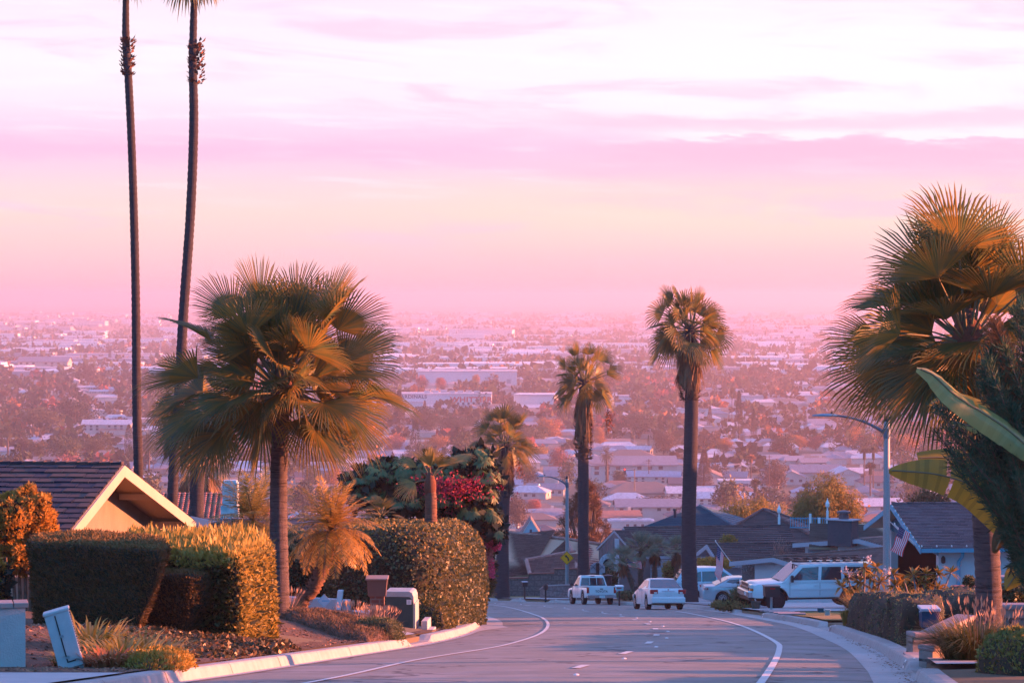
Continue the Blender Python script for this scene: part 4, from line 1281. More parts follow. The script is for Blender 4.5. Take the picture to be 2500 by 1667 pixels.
for i, (px, Y, r_, h_, lab) in enumerate(((300, 42.3, .85, .62, 'strap-leaved clump behind the leaning cabinet, its leaves arching to the right'), (352, 43.6, .75, .55, 'strap-leaved clump in front of the broad clipped conifer'),
           (222, 43.8, .75, .70, 'strap-leaved clump left of the leaning cabinet with stiff upright leaves'), (262, 41.2, .45, .40, 'ragged strap-leaved clump at the right foot of the leaning cabinet'),
           (172, 41.6, .35, .35, 'small green clump at the left foot of the leaning cabinet'))):
 b = base_at(px, Y)
 grass_tuft('strap_leaf_plant', lab, b, r_, h_, 150, q, [MATS.get('strap_olive') or mat('strap_olive', (.20, .17, .04), .5, island=(.36, .26, .06), trans=.4), MATS.get('strap_green') or mat('strap_green', (.14, .15, .04), .5, island=(.30, .22, .06), trans=.4)][i % 2] if i != 3 else mat('rust_strap', (.30, .10, .04), .7, island=(.40, .18, .07), trans=.3), 0, 'plant', 'strap-leaved plants in the left bed', w=.020, lean=.95, wid=3)
def mound(name, lab, cat, pts, z0, h, n, Ln, W, mats, seed, kind=None, group=None, up=.4, jit=.08, amp=.08, core=True):
 q = rg(seed)
 ft = foot_poly(pts, .25, 2)
 cx = sum(p[0] for p in ft) / len(ft); cy_ = sum(p[1] for p in ft) / len(ft)
 V, F = loft(ft, [(0, 1, 1), (h * .45, .97, .97), (h * .8, .85, .85), (h, .6, .6)], cx, cy_, 5)
 V[:, 2] += np.array([ground(x, y) for x, y in V[:, :2]]) - .05 + z0
 o = hedge_obj(name, lab, cat, V, F, [(n, Ln, W, 1, None, dict(tangent=.9, up=up, jit=jit))], mats, q, amp=amp, sc=2.0, seed=seed, group=group)
 if kind: o['kind'] = kind
 return o
mound('yellow_groundcover', 'low golden succulent mound spilling over the kerb beside the leaning cabinet', 'shrub', [(-5.7, 41.3), (-5.2, 40.2), (-4.85, 41.0), (-4.75, 42.6), (-5.4, 43.4)], 0, .22, 5200, .07, .03, [M_SOIL, mat('golden_succulent', (.26, .19, .03), .6, island=(.42, .24, .04), trans=.3)], 101, up=.9)
mound('ivy_groundcover', 'trailing ivy ground cover at the foot of the clipped hedges', 'ground cover', [(-6.8, 46.6), (-5.4, 44.8), (-4.65, 45.4), (-4.2, 48.5), (-3.9, 52), (-4.5, 53), (-6.8, 48.5)], -.02, .14, 9000, .09, .07, [M_SOIL, mat('ivy_low', (.04, .055, .03), .4, island=(.16, .09, .05), trans=.2, spec=.25)], 102, kind='stuff')
mound('heather_groundcover', 'dry heathery ground cover along the left kerb in front of the brick mailbox', 'ground cover', [(-4.0, 60.5), (-2.95, 58), (-2.5, 61), (-2.75, 63.5), (-3.1, 66), (-4.6, 67.5), (-5.2, 64)], -.02, .30, 15000, .07, .014, [M_SOIL, mat('heather', (.09, .075, .035), .8, island=(.17, .10, .07), trans=.2)], 103, kind='stuff', up=.8)
mound('low_shrub', 'low green mound shrub just left of the curb number marker', 'shrub', [(-3.5, 61), (-2.55, 60.0), (-2.35, 61.6), (-2.9, 63)], .0, .42, 5000, .06, .02, [M_LEAFCORE, mat('juniper_low', (.06, .08, .035), .7, island=(.12, .12, .05), trans=.2)], 104)
for px, Y, n, lab in ((905, 64.5, 260, 'golden grass tuft with pink seed heads beside the kerb number marker'), (860, 65.5, 200, 'dry grass tuft with seed heads in front of the brick mailbox'), (935, 65.8, 150, 'grass tuft with feathery stalks before the green utility box'),
      (700, 68, 140, 'pinkish dry grass at the foot of the large left fan palm')):
 b = base_at(px, Y)
 grass_tuft('dry_grass_tuft', lab, b, .5, .42, n, q, M_GRASSO if px in (905, 935) else M_GRASS, 60, group='dry grass tufts on the left verge', w=.007, lean=.8, wid=2.5, stalk_h=1.5)
# ---- right-hand side planting
q = rg(111)
def along_right(ys, d0, d1):
 return [rx(y, d0(y) if callable(d0) else d0) for y in ys] + [rx(y, d1(y) if callable(d1) else d1) for y in reversed(ys)]
GRN = mat('trailing_green', (.08, .15, .08), .7, (.11, .115, .055), 1.2, .8, island=(.16, .17, .08), trans=.25)
GRB = mat('trailing_brown', (.22, .18, .07), .8, (.14, .16, .06), 1.5, .7, island=(.32, .24, .09), trans=.3)
def rhedge(name, lab, ys, d0, d1, h, n, seed, m2, Ln=.075, W=.03):
 q = rg(seed)
 ft = foot_poly(along_right(ys, d0, d1), .3, 2)
 cx = sum(p[0] for p in ft) / len(ft); cy_ = sum(p[1] for p in ft) / len(ft)
 V, F = loft(ft, [(-.2, 1, 1), (.4 * h, .99, .99), (.75 * h, .95, .96), (h * .95, .84, .9), (h, .6, .8)], cx, cy_, 5)
 V[:, 2] += np.array([road_z(y) + .17 for x, y in V[:, :2]])
 hedge_obj(name, lab, 'shrub', V, F, [(n, Ln, W, 1, None, dict(tangent=.9, up=-.1, jit=.10)), (n // 3, Ln, W, 2, None, dict(tangent=.9, up=.4, jit=.14))], [M_LEAFCORE, GRN, m2], q, amp=.20, sc=1.5, seed=seed, group='trailing shrubs along the right kerb')
rhedge('trailing_shrub', 'trailing dark green shrub draping over the right kerb beside the blue mailbox', [56.5, 59, 61.5, 64], .45, 1.35, .88, 14000, 121, GRB)
rhedge('trailing_shrub', 'trailing shrub mass on the right kerb in front of the near street lamp', [64.5, 68, 71, 74], .45, 1.9, .88, 15000, 122, GRB)
rhedge('trailing_shrub', 'far end of the trailing shrubs on the right, next to the small yellow plant', [74.5, 77, 79.5], .5, 2.2, .85, 9000, 123, GRB)
rhedge('trailing_shrub', 'grey-green shrub mound behind the blue mailbox above the stone wall', [60, 63, 67, 71], 1.6, 4.2, 1.0, 16000, 124, GRB)
rhedge('trailing_shrub', 'olive shrub strip between the near street lamp and the right fan palm', [76, 82, 88], 2.2, 5.5, .62, 14000, 125, GRB)
for px, Y, r_, h_, lab in ((2112, 80, .8, 1.05, 'golden-brown grass clump left of the near street lamp'), (2145, 84, .7, 1.0, 'golden grass clump behind the near street lamp'), (2215, 86, .8, .9, 'golden grass under the plumeria right of the near street lamp'), (2265, 84, .7, .8, 'orange-tinted grass below the right plumeria leaves')):
 b = base_at(px, Y)
 grass_tuft('golden_grass_clump', lab, b + Vector((0, 0, .2)), r_, h_, 420, q, M_GRASSO, 0, group='golden grass clumps on the right bank', w=.009, lean=.9, wid=2.4)
def plumeria(name, lab, pts, flowers, Y, seed, bpx):
 q = rg(seed); b = base_at(bpx, Y)
 root = thing(name, lab, 'shrub', b, 0, 'plumeria shrubs on the right bank')
 M = mat('plumeria_leaf', (.20, .17, .04), .45, (.10, .12, .04), 1.5, .8, island=(.36, .20, .035), trans=.4, spec=.6)
 parts = []; mb = MB()
 for x, y in pts:
  yy = Y + q.uniform(-.8, .8)
  c = np.array(P(x, y, yy) - b); n = 22
  az = q.uniform(0, 6.28, n); el = q.uniform(-.7, 1.1, n)
  D = np.stack([np.cos(az) * np.cos(el), np.sin(az) * np.cos(el), np.sin(el)], 1)
  nn = np.repeat(np.array([[0, 0, 1.0]]), n, 0)
  V, F = leaf_quads(np.repeat(c[None], n, 0), D, nn, q.uniform(.28, .46, n), q.uniform(.075, .11, n), fold=.18, bend=.16)
  parts.append((V, F, 0))
  mb.tube([(c[0] * .3, 0, -.3), (c[0] * .7, c[1] * .5, c[2] * .55), tuple(c + np.array([0, 0, .03]))], [.05, .035, .022], 6)
 V, F, Mi = join(parts)
 mesh_np('foliage', V, F, M, None, root)
 mb.build('stems', mat('plumeria_stem', (.16, .14, .14), .8), root)
 if flowers:
  pp = []
  for x, y in flowers:
   c = np.array(P(x, y, Y - .4) - b)
   pp.append(c + q.normal(0, .05, (26, 3)))
  pp = np.concatenate(pp)
  V, F = leaf_quads(pp, sphere_dirs(len(pp), q) + [0, -.6, .3], sphere_dirs(len(pp), q), .08, .05)
  mesh_np('flowers', V, F, mat('plumeria_flower', (.72, .60, .60), .6, trans=.3), None, root)
plumeria('plumeria', 'plumeria with pale flowers and orange-green leaf whorls left of the near street lamp', [(2070, 1408), (2055, 1432), (2085, 1440), (2112, 1388), (2125, 1410), (2100, 1420), (2140, 1385), (2150, 1420), (2075, 1455), (2130, 1440)], [(2075, 1400), (2095, 1396), (2120, 1362), (2062, 1392)], 90, 131, 2105)
plumeria('plumeria', 'plumeria with long golden leaves spreading right of the near street lamp', [(2180, 1402), (2205, 1412), (2230, 1405), (2255, 1418), (2240, 1432), (2270, 1430), (2290, 1402), (2322, 1398), (2290, 1440), (2318, 1446), (2210, 1436), (2185, 1430), (2260, 1402), (2335, 1450)], [(2170, 1396), (2162, 1400)], 88, 132, 2250)
b = base_at(2066, 79)
grass_tuft('small_yellow_plant', 'small upright yellow-green leafy plant at the edge of the dry right lawn', b, .35, .55, 90, q, mat('yellow_leaf', (.22, .20, .05), .6, island=(.36, .22, .05), trans=.35), 0, 'plant', w=.028, lean=.5)
b = base_at(2385, 44.3)
grass_tuft('fountain_grass', 'large dark green fountain grass clump with tall dry stalks at the bottom right', b, 1.0, .85, 1500, q, M_GRASS, 44, w=.010, lean=1.0, wid=2.0, stalk_h=1.25)
b = base_at(2450, 46.6)
grass_tuft('fountain_grass', 'dry tangle of seed stalks at the base of the right fan palm', b, .7, .55, 260, q, M_GRASSO, 45, w=.008, lean=.9, wid=2.4, stalk_h=1.5)
mound('clipped_shrub', 'low yellow-green clipped shrub in the bottom right corner', 'shrub', [(6.9, 38.8), (6.6, 40.6), (7.6, 43.0), (8.6, 42.5), (8.2, 39)], .0, .62, 34000, .08, .04, [M_LEAFCORE, mat('boxwood', (.15, .16, .04), .6, island=(.32, .26, .06), trans=.35)], 141, up=.6)
def shrub(name, lab, cx, cy_, rx_, Y, n, leaf, m, seed, rz_=None, cat='shrub', group=None):
 f = FPX / Y; q = rg(seed); c = P(cx, cy_, Y); rr = rx_ / f; rz_ = (rz_ or rx_) / f
 V, F = clump_crown([(0, 0, 0, rr, rr, rz_), (rr * .4, 0, -rz_ * .2, rr * .7, rr * .7, rz_ * .7), (-rr * .4, 0, -rz_ * .1, rr * .7, rr * .7, rz_ * .8)], n, leaf, q, shell=.5)
 V2, F2 = clump_crown([(0, 0, -rz_ * .15, rr * .6, rr * .6, rz_ * .6)], n // 8, leaf * 1.8, q, shell=.9)
 V, F, Mi = join([(V, F, 0), (V2, F2, 1)])
 o = mesh_np(name, V, F, [m, M_LEAFCORE], Mi, None, loc=c)
 return tag(o, lab, cat, group)
shrub('green_shrub', 'dark green leafy shrub above the stone wall right of the right fan palm', 2470, 1462, 38, 60, 4200, .09, M_IVY, 151)
shrub('potted_topiary', 'small round clipped topiary ball left of the right fan palm trunk', 2366, 1418, 13, 72, 1500, .05, M_IVY, 152, cat='topiary')
shrub('grey_green_shrub', 'grey-green round shrub at the nose of the white four-wheel-drive', 1812, 1459, 26, 122, 3200, .10, GRN, 153)
shrub('creeping_shrub', 'low creeping brown-green shrub on the blue gravel bed', 1772, 1476, 34, 121, 2400, .10, GRB, 154, rz_=10)
shrub('creeping_shrub', 'low creeping shrub under the front bumper of the white four-wheel-drive', 1820, 1479, 30, 120, 2000, .10, GRB, 155, rz_=8)
shrub('small_bush', 'small bush at the foot of the far street lamp', 1378, 1460, 15, 188, 1200, .13, GRB, 156, rz_=11)
shrub('low_planting', 'low planting behind the wooden mailbox post by the brown house driveway', 1530, 1452, 22, 166, 1700, .13, GRN, 157, rz_=9)
shrub('hedge_strip', 'clipped hedge strip with orange tips behind the blue van', 1745, 1374, 44, 168, 2600, .15, M_BUSH, 158, rz_=13)
shrub('bush', 'bush under the little palm beside the tallest skirted palm', 1640, 1392, 22, 178, 1800, .14, M_GRASSO, 159, rz_=24)
b = P(1796, 1478, 122)
grass_tuft('spiky_yucca', 'spiky yucca with stiff sword leaves in front of the silver sedan', b, .95, 1.05, 34, q, GRN, 0, 'plant', w=.035, lean=.8)
shrub('dark_cypress', 'dark upright shrub beside the arched doorway of the brown house', 1480, 1408, 8, 178, 900, .13, M_IVY, 160, rz_=26)
shrub('dark_cypress', 'dark upright shrub in the shadow of the arched doorway', 1498, 1410, 9, 179, 900, .13, M_IVY, 161, rz_=22)
def banana_leaf(path, half, Y, root, rng, tears=(), mats=None, twist=.0, b=None, fold=.35):
 """path: photo points tip->base, half: half widths in metres along"""
 pts = [P(x, y, Y + (dz if dz else 0)) - b for x, y, dz in path]
 line = catmull([tuple(p) for p in pts], .06)
 n = len(line)
 V = []; F = []
 for i, p in enumerate(line):
  t = i / (n - 1)
  k = t * (len(half) - 1); j = min(int(k), len(half) - 2)
  w_ = half[j] + (half[j + 1] - half[j]) * (k - j)
  d = Vector(line[min(i + 1, n - 1)]) - Vector(line[max(i - 1, 0)]); d.normalize()
  s = d.cross(Vector((0, -1, .25))); s.normalize()
  s = Matrix.Rotation(twist, 3, d) @ s
  nn = s.cross(d); nn.normalize()
  p = Vector(p)
  rip = rng.normal(0, .006)
  V += [p + s * w_ - nn * (w_ * fold) + nn * rip, p + s * w_ * .5 - nn * (w_ * fold * .35) + nn * rip, p + nn * .012, p - s * w_ * .5 - nn * (w_ * fold * .35) - nn * rip, p - s * w_ - nn * (w_ * fold) - nn * rip]
 for i in range(n - 1):
  t = i / (n - 1)
  for k in range(4):
   if any(abs(t - tt) < .012 and (k in ks) for tt, ks in tears): continue
   o = i * 5 + k
   F.append((o, o + 5, o + 6, o + 1))
 MI_ = [(1 if (i // 4 + (i // 28)) % 3 == 0 else 0) for i in range(len(F))]
 lf = mesh_np('leaf', np.array([tuple(v) for v in V]), np.array(F), [mats[0], mats[-1]], MI_, root, smooth=True)
 mb = MB(); mb.tube([tuple(Vector(p) + Vector((0, -.012, .012))) for p in line[1::2]], .012, 5); mb.build('midrib', M_PETI, lf)
def banana():
 Y = 42; b = base_at(2530, Y)
 root = thing('banana_plant', 'banana plant with broad backlit yellow-green leaves reaching in from the right edge', 'banana plant', b)
 M = mat('banana_leaf', (.17, .23, .08), .4, (.32, .27, .07), 1.2, .8, trans=.35, spec=.6, stretch=(1, 1, 1))
 t = M.node_tree; bs = t.nodes['Principled BSDF']
 q = rg(171)
 M2 = mat('banana_leaf_pale', (.20, .25, .09), .4, (.34, .30, .08), 1.2, .8, trans=.35, spec=.6)
 My = mat('banana_leaf_yellow', (.44, .26, .03), .5, (.16, .19, .05), 1.1, .6, trans=.5)
 My2 = mat('banana_leaf_vein', (.34, .21, .03), .5, (.12, .15, .04), 1.1, .6, trans=.5)
 banana_leaf([(2170, 1150, 0), (2215, 1152, 0), (2290, 1160, 0), (2370, 1185, .1), (2450, 1240, .2), (2520, 1310, .3)], [.03, .16, .22, .26, .29, .32, .35, .37, .36, .30], Y, root, q, ((.34, (2, 3)), (.36, (0, 1)), (.5, (0, 1))), [My, My2], .15, b, .35)
 banana_leaf([(2238, 900, 0), (2275, 915, 0), (2330, 965, 0), (2400, 1010, .1), (2460, 1050, .2), (2540, 1120, .3)], [.04, .12, .15, .18, .20, .21, .21, .19, .16, .12], Y - 4.6, root, q, ((.42, (2, 3)), (.43, (2, 3)), (.7, (0, 1))), [M, M2], -.45, b, .5)
 banana_leaf([(2266, 990, .1), (2310, 975, .2), (2370, 990, .3), (2450, 1040, .4)], [.01, .10, .14, .10], Y + .6, root, q, (), [My], .5, b, .5)
 banana_leaf([(2322, 1030, 0), (2370, 1042, .1), (2430, 1062, .2), (2520, 1120, .3)], [.01, .09, .12, .08], Y, root, q, (), [M], -.5, b, .5)
 banana_leaf([(2240, 1120, .3), (2300, 1118, .4), (2370, 1128, .5), (2460, 1150, .6)], [.10, .16, .17, .12], Y + .8, root, q, ((.3, (0, 1)), (.6, (0, 1))), [My], 0, b, .1)
 banana_leaf([(2428, 1350, -.2), (2450, 1310, -.2), (2490, 1300, -.1), (2540, 1330, 0)], [.04, .16, .22, .2], Y - .4, root, q, (), [mat('banana_leaf_dark', (.10, .06, .02), .6, trans=.3)], .4, b, .5)
 banana_leaf([(2456, 1440, -.4), (2480, 1405, -.4), (2510, 1380, -.4)], [.02, .16, .2], Y - .4, root, q, ((.55, (0,)),), [My], .2, b, .2)
 mb = MB(); c = P(2560, 1180, Y) - b
 mb.tube([(0, 0, -.3), (c.x * .6, 0, c.z * .5), (c.x + .1, 0, c.z)], [.16, .13, .07], 10)
 for p_ in ((2520, 1310), (2540, 1120)):
  e = P(*p_, Y + .3) - b
  mb.tube([(c.x, 0, c.z * .9), tuple(e)], [.05, .03], 6)
 mb.build('stem', mat('banana_stem', (.20, .17, .06), .6), root)
banana()
def feathery():
 Y = 38.5; b = base_at(2560, Y); f = FPX / Y; q = rg(181)
 root = thing('feathery_conifer', 'dark feathery conifer with fine needles filling the right edge', 'tree', b)
 branches = []
 mb = MB(); parts = []
 hub = P(2570, 1300, Y) - b
 tips = [(2300, 1010), (2292, 1060), (2330, 1100), (2400, 1150), (2395, 960), (2405, 905), (2415, 850), (2425, 810), (2435, 785), (2450, 800), (2480, 760), (2500, 740), (2430, 1210), (2440, 1240), (2440, 1280), (2470, 1330), (2375, 1090), (2420, 1000),
   (2430, 930), (2465, 880), (2490, 950), (2410, 1140), (2440, 1190), (2460, 1100), (2480, 1240), (2330, 1075), (2500, 1010), (2500, 1380), (2490, 1160), (2425, 930), (2455, 840), (2400, 1010), (2390, 1120), (2410, 1080), (2470, 1000), (2450, 1300), (2420, 880)]
 for i, (x, y) in enumerate(tips * 2):
  dy = q.uniform(-1.1, 1.1)
  tip = P(x + q.normal(0, 12), y + q.normal(0, 14), Y + dy) - b
  st = P(2560, min(y + 180 + q.uniform(0, 120), 1450), Y + dy * .4) - b
  mid = st.lerp(tip, .55) + Vector((0, 0, -.18))
  line = catmull([tuple(st), tuple(mid), tuple(tip)], .05)
  mb.tube(line[::3] + [line[-1]], [.022 * (1 - k / (len(line[::3]) + 1)) + .004 for k in range(len(line[::3]) + 1)], 5)
  L_ = np.array(line); n = len(L_)
  idx = q.integers(int(n * .12), n, 420)
  base = L_[idx]
  d = unit(L_[np.minimum(idx + 1, n - 1)] - L_[np.maximum(idx - 1, 0)])
  D = unit(d * .9 + sphere_dirs(len(idx), q) * .85)
  off = sphere_dirs(len(idx), q) * q.uniform(0, .10, (len(idx), 1))
  V, F = leaf_quads(base + off, D, sphere_dirs(len(idx), q), q.uniform(.07, .19, len(idx)), .014)
  parts.append((V, F, 1 if (x < 2460 and y < 825) else 0))  # upper tips take a rusty tone, low sun put into the colour
 V, F, Mi = join(parts)
 mesh_np('foliage', V, F, [mat('needle_dark', (.028, .085, .050), .8, island=(.05, .10, .045), trans=.2), mat('needle_sunlit', (.16, .09, .04), .8, island=(.24, .12, .05), trans=.3)], Mi, root)
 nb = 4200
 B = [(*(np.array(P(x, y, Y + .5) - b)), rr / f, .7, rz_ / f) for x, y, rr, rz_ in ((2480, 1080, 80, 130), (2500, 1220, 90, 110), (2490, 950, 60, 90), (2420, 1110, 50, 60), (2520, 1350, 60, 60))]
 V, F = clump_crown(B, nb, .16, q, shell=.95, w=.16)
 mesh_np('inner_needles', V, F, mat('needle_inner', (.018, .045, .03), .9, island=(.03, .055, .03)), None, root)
 mb.build('branches', M_BARK, root)
feathery()
for i, (x, y, W_, H_) in enumerate(((13.2, 40.5, 7.5, 5.2), (26.5, 101, 7, 5.2), (25.5, 112, 9, 6.0))):  # unseen trees added on the right to shade conifer and street lamp
 q = rg(190 + i)
 tree('shade_tree', ('unseen broad leafy tree added to shade the feathery conifer', 'unseen leafy tree added to shade the near street lamp', 'unseen leafy tree added for shade beyond the blue-gabled house')[i], (x, y, ground(x, y)), W_, H_, H_ * .2, q, M_HEDGE, 9000, .34, r0=.22, shell=.8)
# ------------------------------------------------------------------ near buildings and walls
def tiles(mb, A, B, C, D, ex=.3, wd=.34, th=.03, style='flat', seed=0, jit=.0, lift=.02, mi=0):
 """courses of separate tiles on the plane eave A-B, ridge D-C"""
 A, B, C, D = map(Vector, (A, B, C, D))
 r = random.Random(seed)
 ux = (B - A).normalized()
 up = ((C + D) / 2 - (A + B) / 2)
 up = up - ux * up.dot(ux)
 H = up.length
 if H < .05: return
 uy = up.normalized()
 nz = ux.cross(uy)
 if nz.z < 0: nz = -nz
 LA = (A - A).dot(ux); LB = (B - A).dot(ux); LC = (C - A).dot(ux); LD = (D - A).dot(ux)
 rows = max(1, int(round(H / ex)))
 e = H / rows
 for i in range(rows):
  y0, y1 = i * e, (i + 1) * e
  l0 = LA + (LD - LA) * y0 / H; r0 = LB + (LC - LB) * y0 / H
  l1 = LA + (LD - LA) * y1 / H; r1 = LB + (LC - LB) * y1 / H
  off = (wd / 2 if i % 2 else 0) if style == 'flat' else 0
  k0 = int(math.floor((min(l0, l1) - off) / wd)) - 1
  x = k0 * wd + off
  while x < max(r0, r1):
   a, b = x, x + wd
   x += wd
   w_ = .004
   a0, b0 = max(a + w_, l0), min(b - w_, r0)
   a1, b1 = max(a + w_, l1), min(b - w_, r1)
   if b0 - a0 < .02 and b1 - a1 < .02: continue
   if b0 < a0: a0 = b0 = (a0 + b0) / 2
   if b1 < a1: a1 = b1 = (a1 + b1) / 2
   h = lift + r.uniform(0, jit)
   dy = r.uniform(-jit, jit)
   def q(u, v, w): return A + ux * u + uy * v + nz * w
   if style == 'flat':
    mb.add([q(a0, y0 + dy, 0), q(b0, y0 + dy, 0), q(b0, y0 + dy, h + th), q(a0, y0 + dy, h + th), q(b1, y1 + .02, h), q(a1, y1 + .02, h)],
      [(0, 1, 2, 3), (3, 2, 4, 5)], mi)
   else:
    n = 5; vs_ = []
    for yy, (p, s_), hh in ((y0, (a0, b0), th), (y1 + .03, (a1, b1), 0)):
     for j in range(n + 1):
      t = math.pi * j / n
      cx = (p + s_) / 2; rr = (s_ - p) / 2 * .86
      vs_.append(q(cx - math.cos(t) * rr, yy, lift + hh + math.sin(t) * wd * .42))
    fs = [(j, j + 1, n + 2 + j, n + 1 + j) for j in range(n)]
    fs.append(tuple(range(n + 1))[::-1])
    mb.add(vs_, fs, mi)
def slab(mb, A, B, C, D, t, mi=0):
 """roof deck under the tiles"""
 A, B, C, D = map(Vector, (A, B, C, D)); n = (B - A).cross(D - A)
 if n.length < 1e-6: n = (B - A).cross(C - A)
 n.normalize()
 if n.z < 0: n = -n
 if (C - D).length < .02: mb.prism([A, B, C], -n * t, mi)
 else: mb.prism([A, B, C, D], -n * t, mi)
def board(mb, a, b, h, t, nrm, mi=0, drop=0.0):
 """board from a to b, height h downwards, thickness t along nrm"""
 a = Vector(a) - Vector((0, 0, drop)); b = Vector(b) - Vector((0, 0, drop)); z = Vector((0, 0, -h))
 mb.prism([a, b, b + z, a + z], Vector(nrm) * t, mi)
M_SHD = mat('dark_shingle', (.014, .018, .034), .85, island=(.10, .055, .045), col2=(.03, .028, .045), nscale=2)
M_SHG = mat('grey_shingle', (.10, .095, .11), .85, island=(.17, .15, .16))
M_SHB = mat('brown_shake_tile', (.055, .042, .044), .85, island=(.11, .085, .082))
M_SHB2 = mat('brown_shingle', (.10, .07, .062), .88, island=(.17, .12, .105))
M_SHR = mat('slate_brown_shingle', (.085, .065, .075), .85, island=(.15, .12, .13))
M_RED = mat('red_clay_tile', (.30, .10, .07), .75, island=(.42, .19, .14))
M_REDF = mat('terracotta_flat_tile', (.17, .07, .06), .8, island=(.25, .12, .10))
M_BLUES = mat('blue_shingle', (.03, .085, .12), .8, island=(.05, .13, .17))
M_CREAM = mat('cream_stucco', (.23, .20, .155), .9, (.17, .145, .11), 1.2, .7, bump=.2, bscale=40)
M_CREAMP = mat('cream_paint', (.44, .38, .30), .6, (.38, .32, .25), .8, .6)
M_SOFF = mat('soffit_paint', (.36, .26, .17), .8)
M_WSTUC = mat('white_stucco', (.58, .56, .58), .9, (.50, .48, .50), 1.5, .7, bump=.25, bscale=50)
M_GSTUC = mat('grey_stucco', (.30, .29, .32), .9, (.25, .24, .27), 1.2, .7, bump=.2, bscale=50)
M_BRSTUC = mat('taupe_stucco', (.22, .17, .17), .9, (.18, .14, .14), 1.2, .7, bump=.2, bscale=50)
M_BSID = mat('blue_siding', (.05, .26, .34), .7, (.04, .21, .29), 2, .6)
M_TRIMB = mat('blue_trim', (.05, .30, .42), .6)
M_TRIMG = mat('grey_trim', (.38, .37, .42), .7)
M_INSHADE = mat('interior_shade', (.012, .012, .014), .9)  # near-black, the shade inside garage and doorway put into the colour
M_GLASS = mat('window_glass', (.02, .05, .07), .08, spec=1.0)
M_WHITEP = mat('white_paint', (.78, .76, .76), .5)
M_CHIMB = mat('blue_grey_brick', (.035, .055, .07), .9, (.05, .075, .09), 8, .6, bump=.4, bscale=20)
def oblique_house(name, lab, cat, A, g, w0, w1, h0, h1, rlen, inset, wallz, tmat, wmat, fmat, ex, wd, style='flat', fasc=.26, near_wall=True, soff=None, wall_w=None, seed=0, th=.03, group=None, jit=.006, gable_mat=None, open_gable=False, far=True, nearinset=.6, endx=.0):
 """gable roof whose ridge runs to the side: A apex of the gable front (world), g unit horizontal across the gable away from camera,
    w0/w1 half width near/far, h0/h1 drop near/far, ridge runs along r for rlen, gable wall inset behind the barge boards."""
 root = thing(name, lab, cat, (A.x, A.y, wallz), 0, group)
 O = Vector((A.x, A.y, wallz))
 g = Vector(g).normalized()
 r = Vector((g.y, -g.x, 0))
 if rlen < 0: r = -r; rlen = -rlen
 a = A - O
 N0 = a - g * w0 - Vector((0, 0, h0)); F0 = a + g * w1 - Vector((0, 0, h1))
 aR = a + r * rlen; N1 = N0 + r * rlen; F1 = F0 + r * rlen
 mb = MB()
 if (N1 - N0).dot(Vector((1, 0, 0))) > 0: tiles(mb, N0, N1, aR, a, ex, wd, th, style, seed, jit)
 else: tiles(mb, N1, N0, a, aR, ex, wd, th, style, seed, jit)
 slab(mb, N0, N1, aR, a, .10, 1)
 tiles(mb, F1, F0, a, aR, ex * 2, wd * 2, th, 'flat', seed + 1, 0)
 slab(mb, F0, F1, aR, a, .10, 1)
 k = int(rlen / .3)
 for i in range(k):
  c = a + r * (i + .5) * rlen / k
  mb.box((c.x, c.y, c.z + .05), (rlen / k * .96, .26, .07), math.atan2(r.y, r.x), 0, .05)
 mb.build('roof', [tmat, soff or M_SOFF], root)
 mb = MB(); nr = -r
 off = nr * .003
 board(mb, N0 + off, a + off, fasc, .05, nr, drop=.01); board(mb, a + off, F0 + off, fasc, .05, nr, drop=.01)
 mb.prism([N0 - g * .004 + Vector((0, 0, .0)), N1 - g * .004, N1 - g * .004 - Vector((0, 0, fasc * .8)), N0 - g * .004 - Vector((0, 0, fasc * .8))], -g * .07)
 mb.build('fascia', fmat, root)
 mb = MB()
 i = r * inset
 zb = -1.5
 wn = w0 - nearinset; wf = (w1 - .6) if wall_w is None else wall_w
 def roofz(t): return a.z - .12 - (h0 * -t / w0 if t < 0 else h1 * t / w1)
 pN = a - g * wn + i; pF = a + g * wf + i; pA = a + i
 gm = gable_mat
 if not open_gable:
  mb.prism([(pN.x, pN.y, zb), (pF.x, pF.y, zb), (pF.x, pF.y, roofz(wf)), (pA.x, pA.y, a.z - .12), (pN.x, pN.y, roofz(-wn))], r * .2)
  mb.build('gable_wall', gable_mat or wmat, root)
 if near_wall:
  mb = MB()
  q0 = a - g * wn + r * (inset + .2); q1 = a - g * wn + r * (rlen - .4)
  zt = roofz(-wn) - .02
  mb.prism([(q0.x, q0.y, zb), (q1.x, q1.y, zb), (q1.x, q1.y, zt), (q0.x, q0.y, zt)], g * .2)
  mb.build('wall', wmat, root)
 return root, O, dict(a=a, g=g, r=r, N0=N0, N1=N1, F0=F0, aR=aR, roofz=roofz, wn=wn, wf=wf, inset=inset, zb=zb)
A = Vector(P(300, 1135, 75))
root, O, D = oblique_house('gabled_house', 'house with dark shingled roof and cream gable boards behind the clipped hedges on the left', 'house', A, (.124, .992, 0), 8.0, 8.0, 2.12, 2.12, -15, 1.0, ground(-13, 72),
       M_SHD, M_CREAM, M_CREAMP, .40, .46, fasc=.30, wall_w=6.9, soff=M_SOFF, seed=3, th=.035, jit=.02)
mb = MB()
r_, g_ = D['r'], D['g']
for t, z in ((6.95, -.28), (3.2, -.22), (-3.2, -.22)):
 c = D['a'] + g_ * t + Vector((0, 0, -2.12 * abs(t) / 8.0 + z)) + r_ * .5
 mb.box(tuple(c), (.12, .9, .16), math.atan2(g_.y, g_.x) - 0)
c = D['a'] + g_ * 6.97 + r_ * .52 + Vector((0, 0, -2.12 * 6.97 / 8 - .30))
mb.box(tuple(c), (.9, .10, .22), math.atan2(r_.y, r_.x))
c = D['a'] + g_ * 7.5 + r_ * 1.0 + Vector((0, 0, -2.12 * 7.5 / 8 - .28))
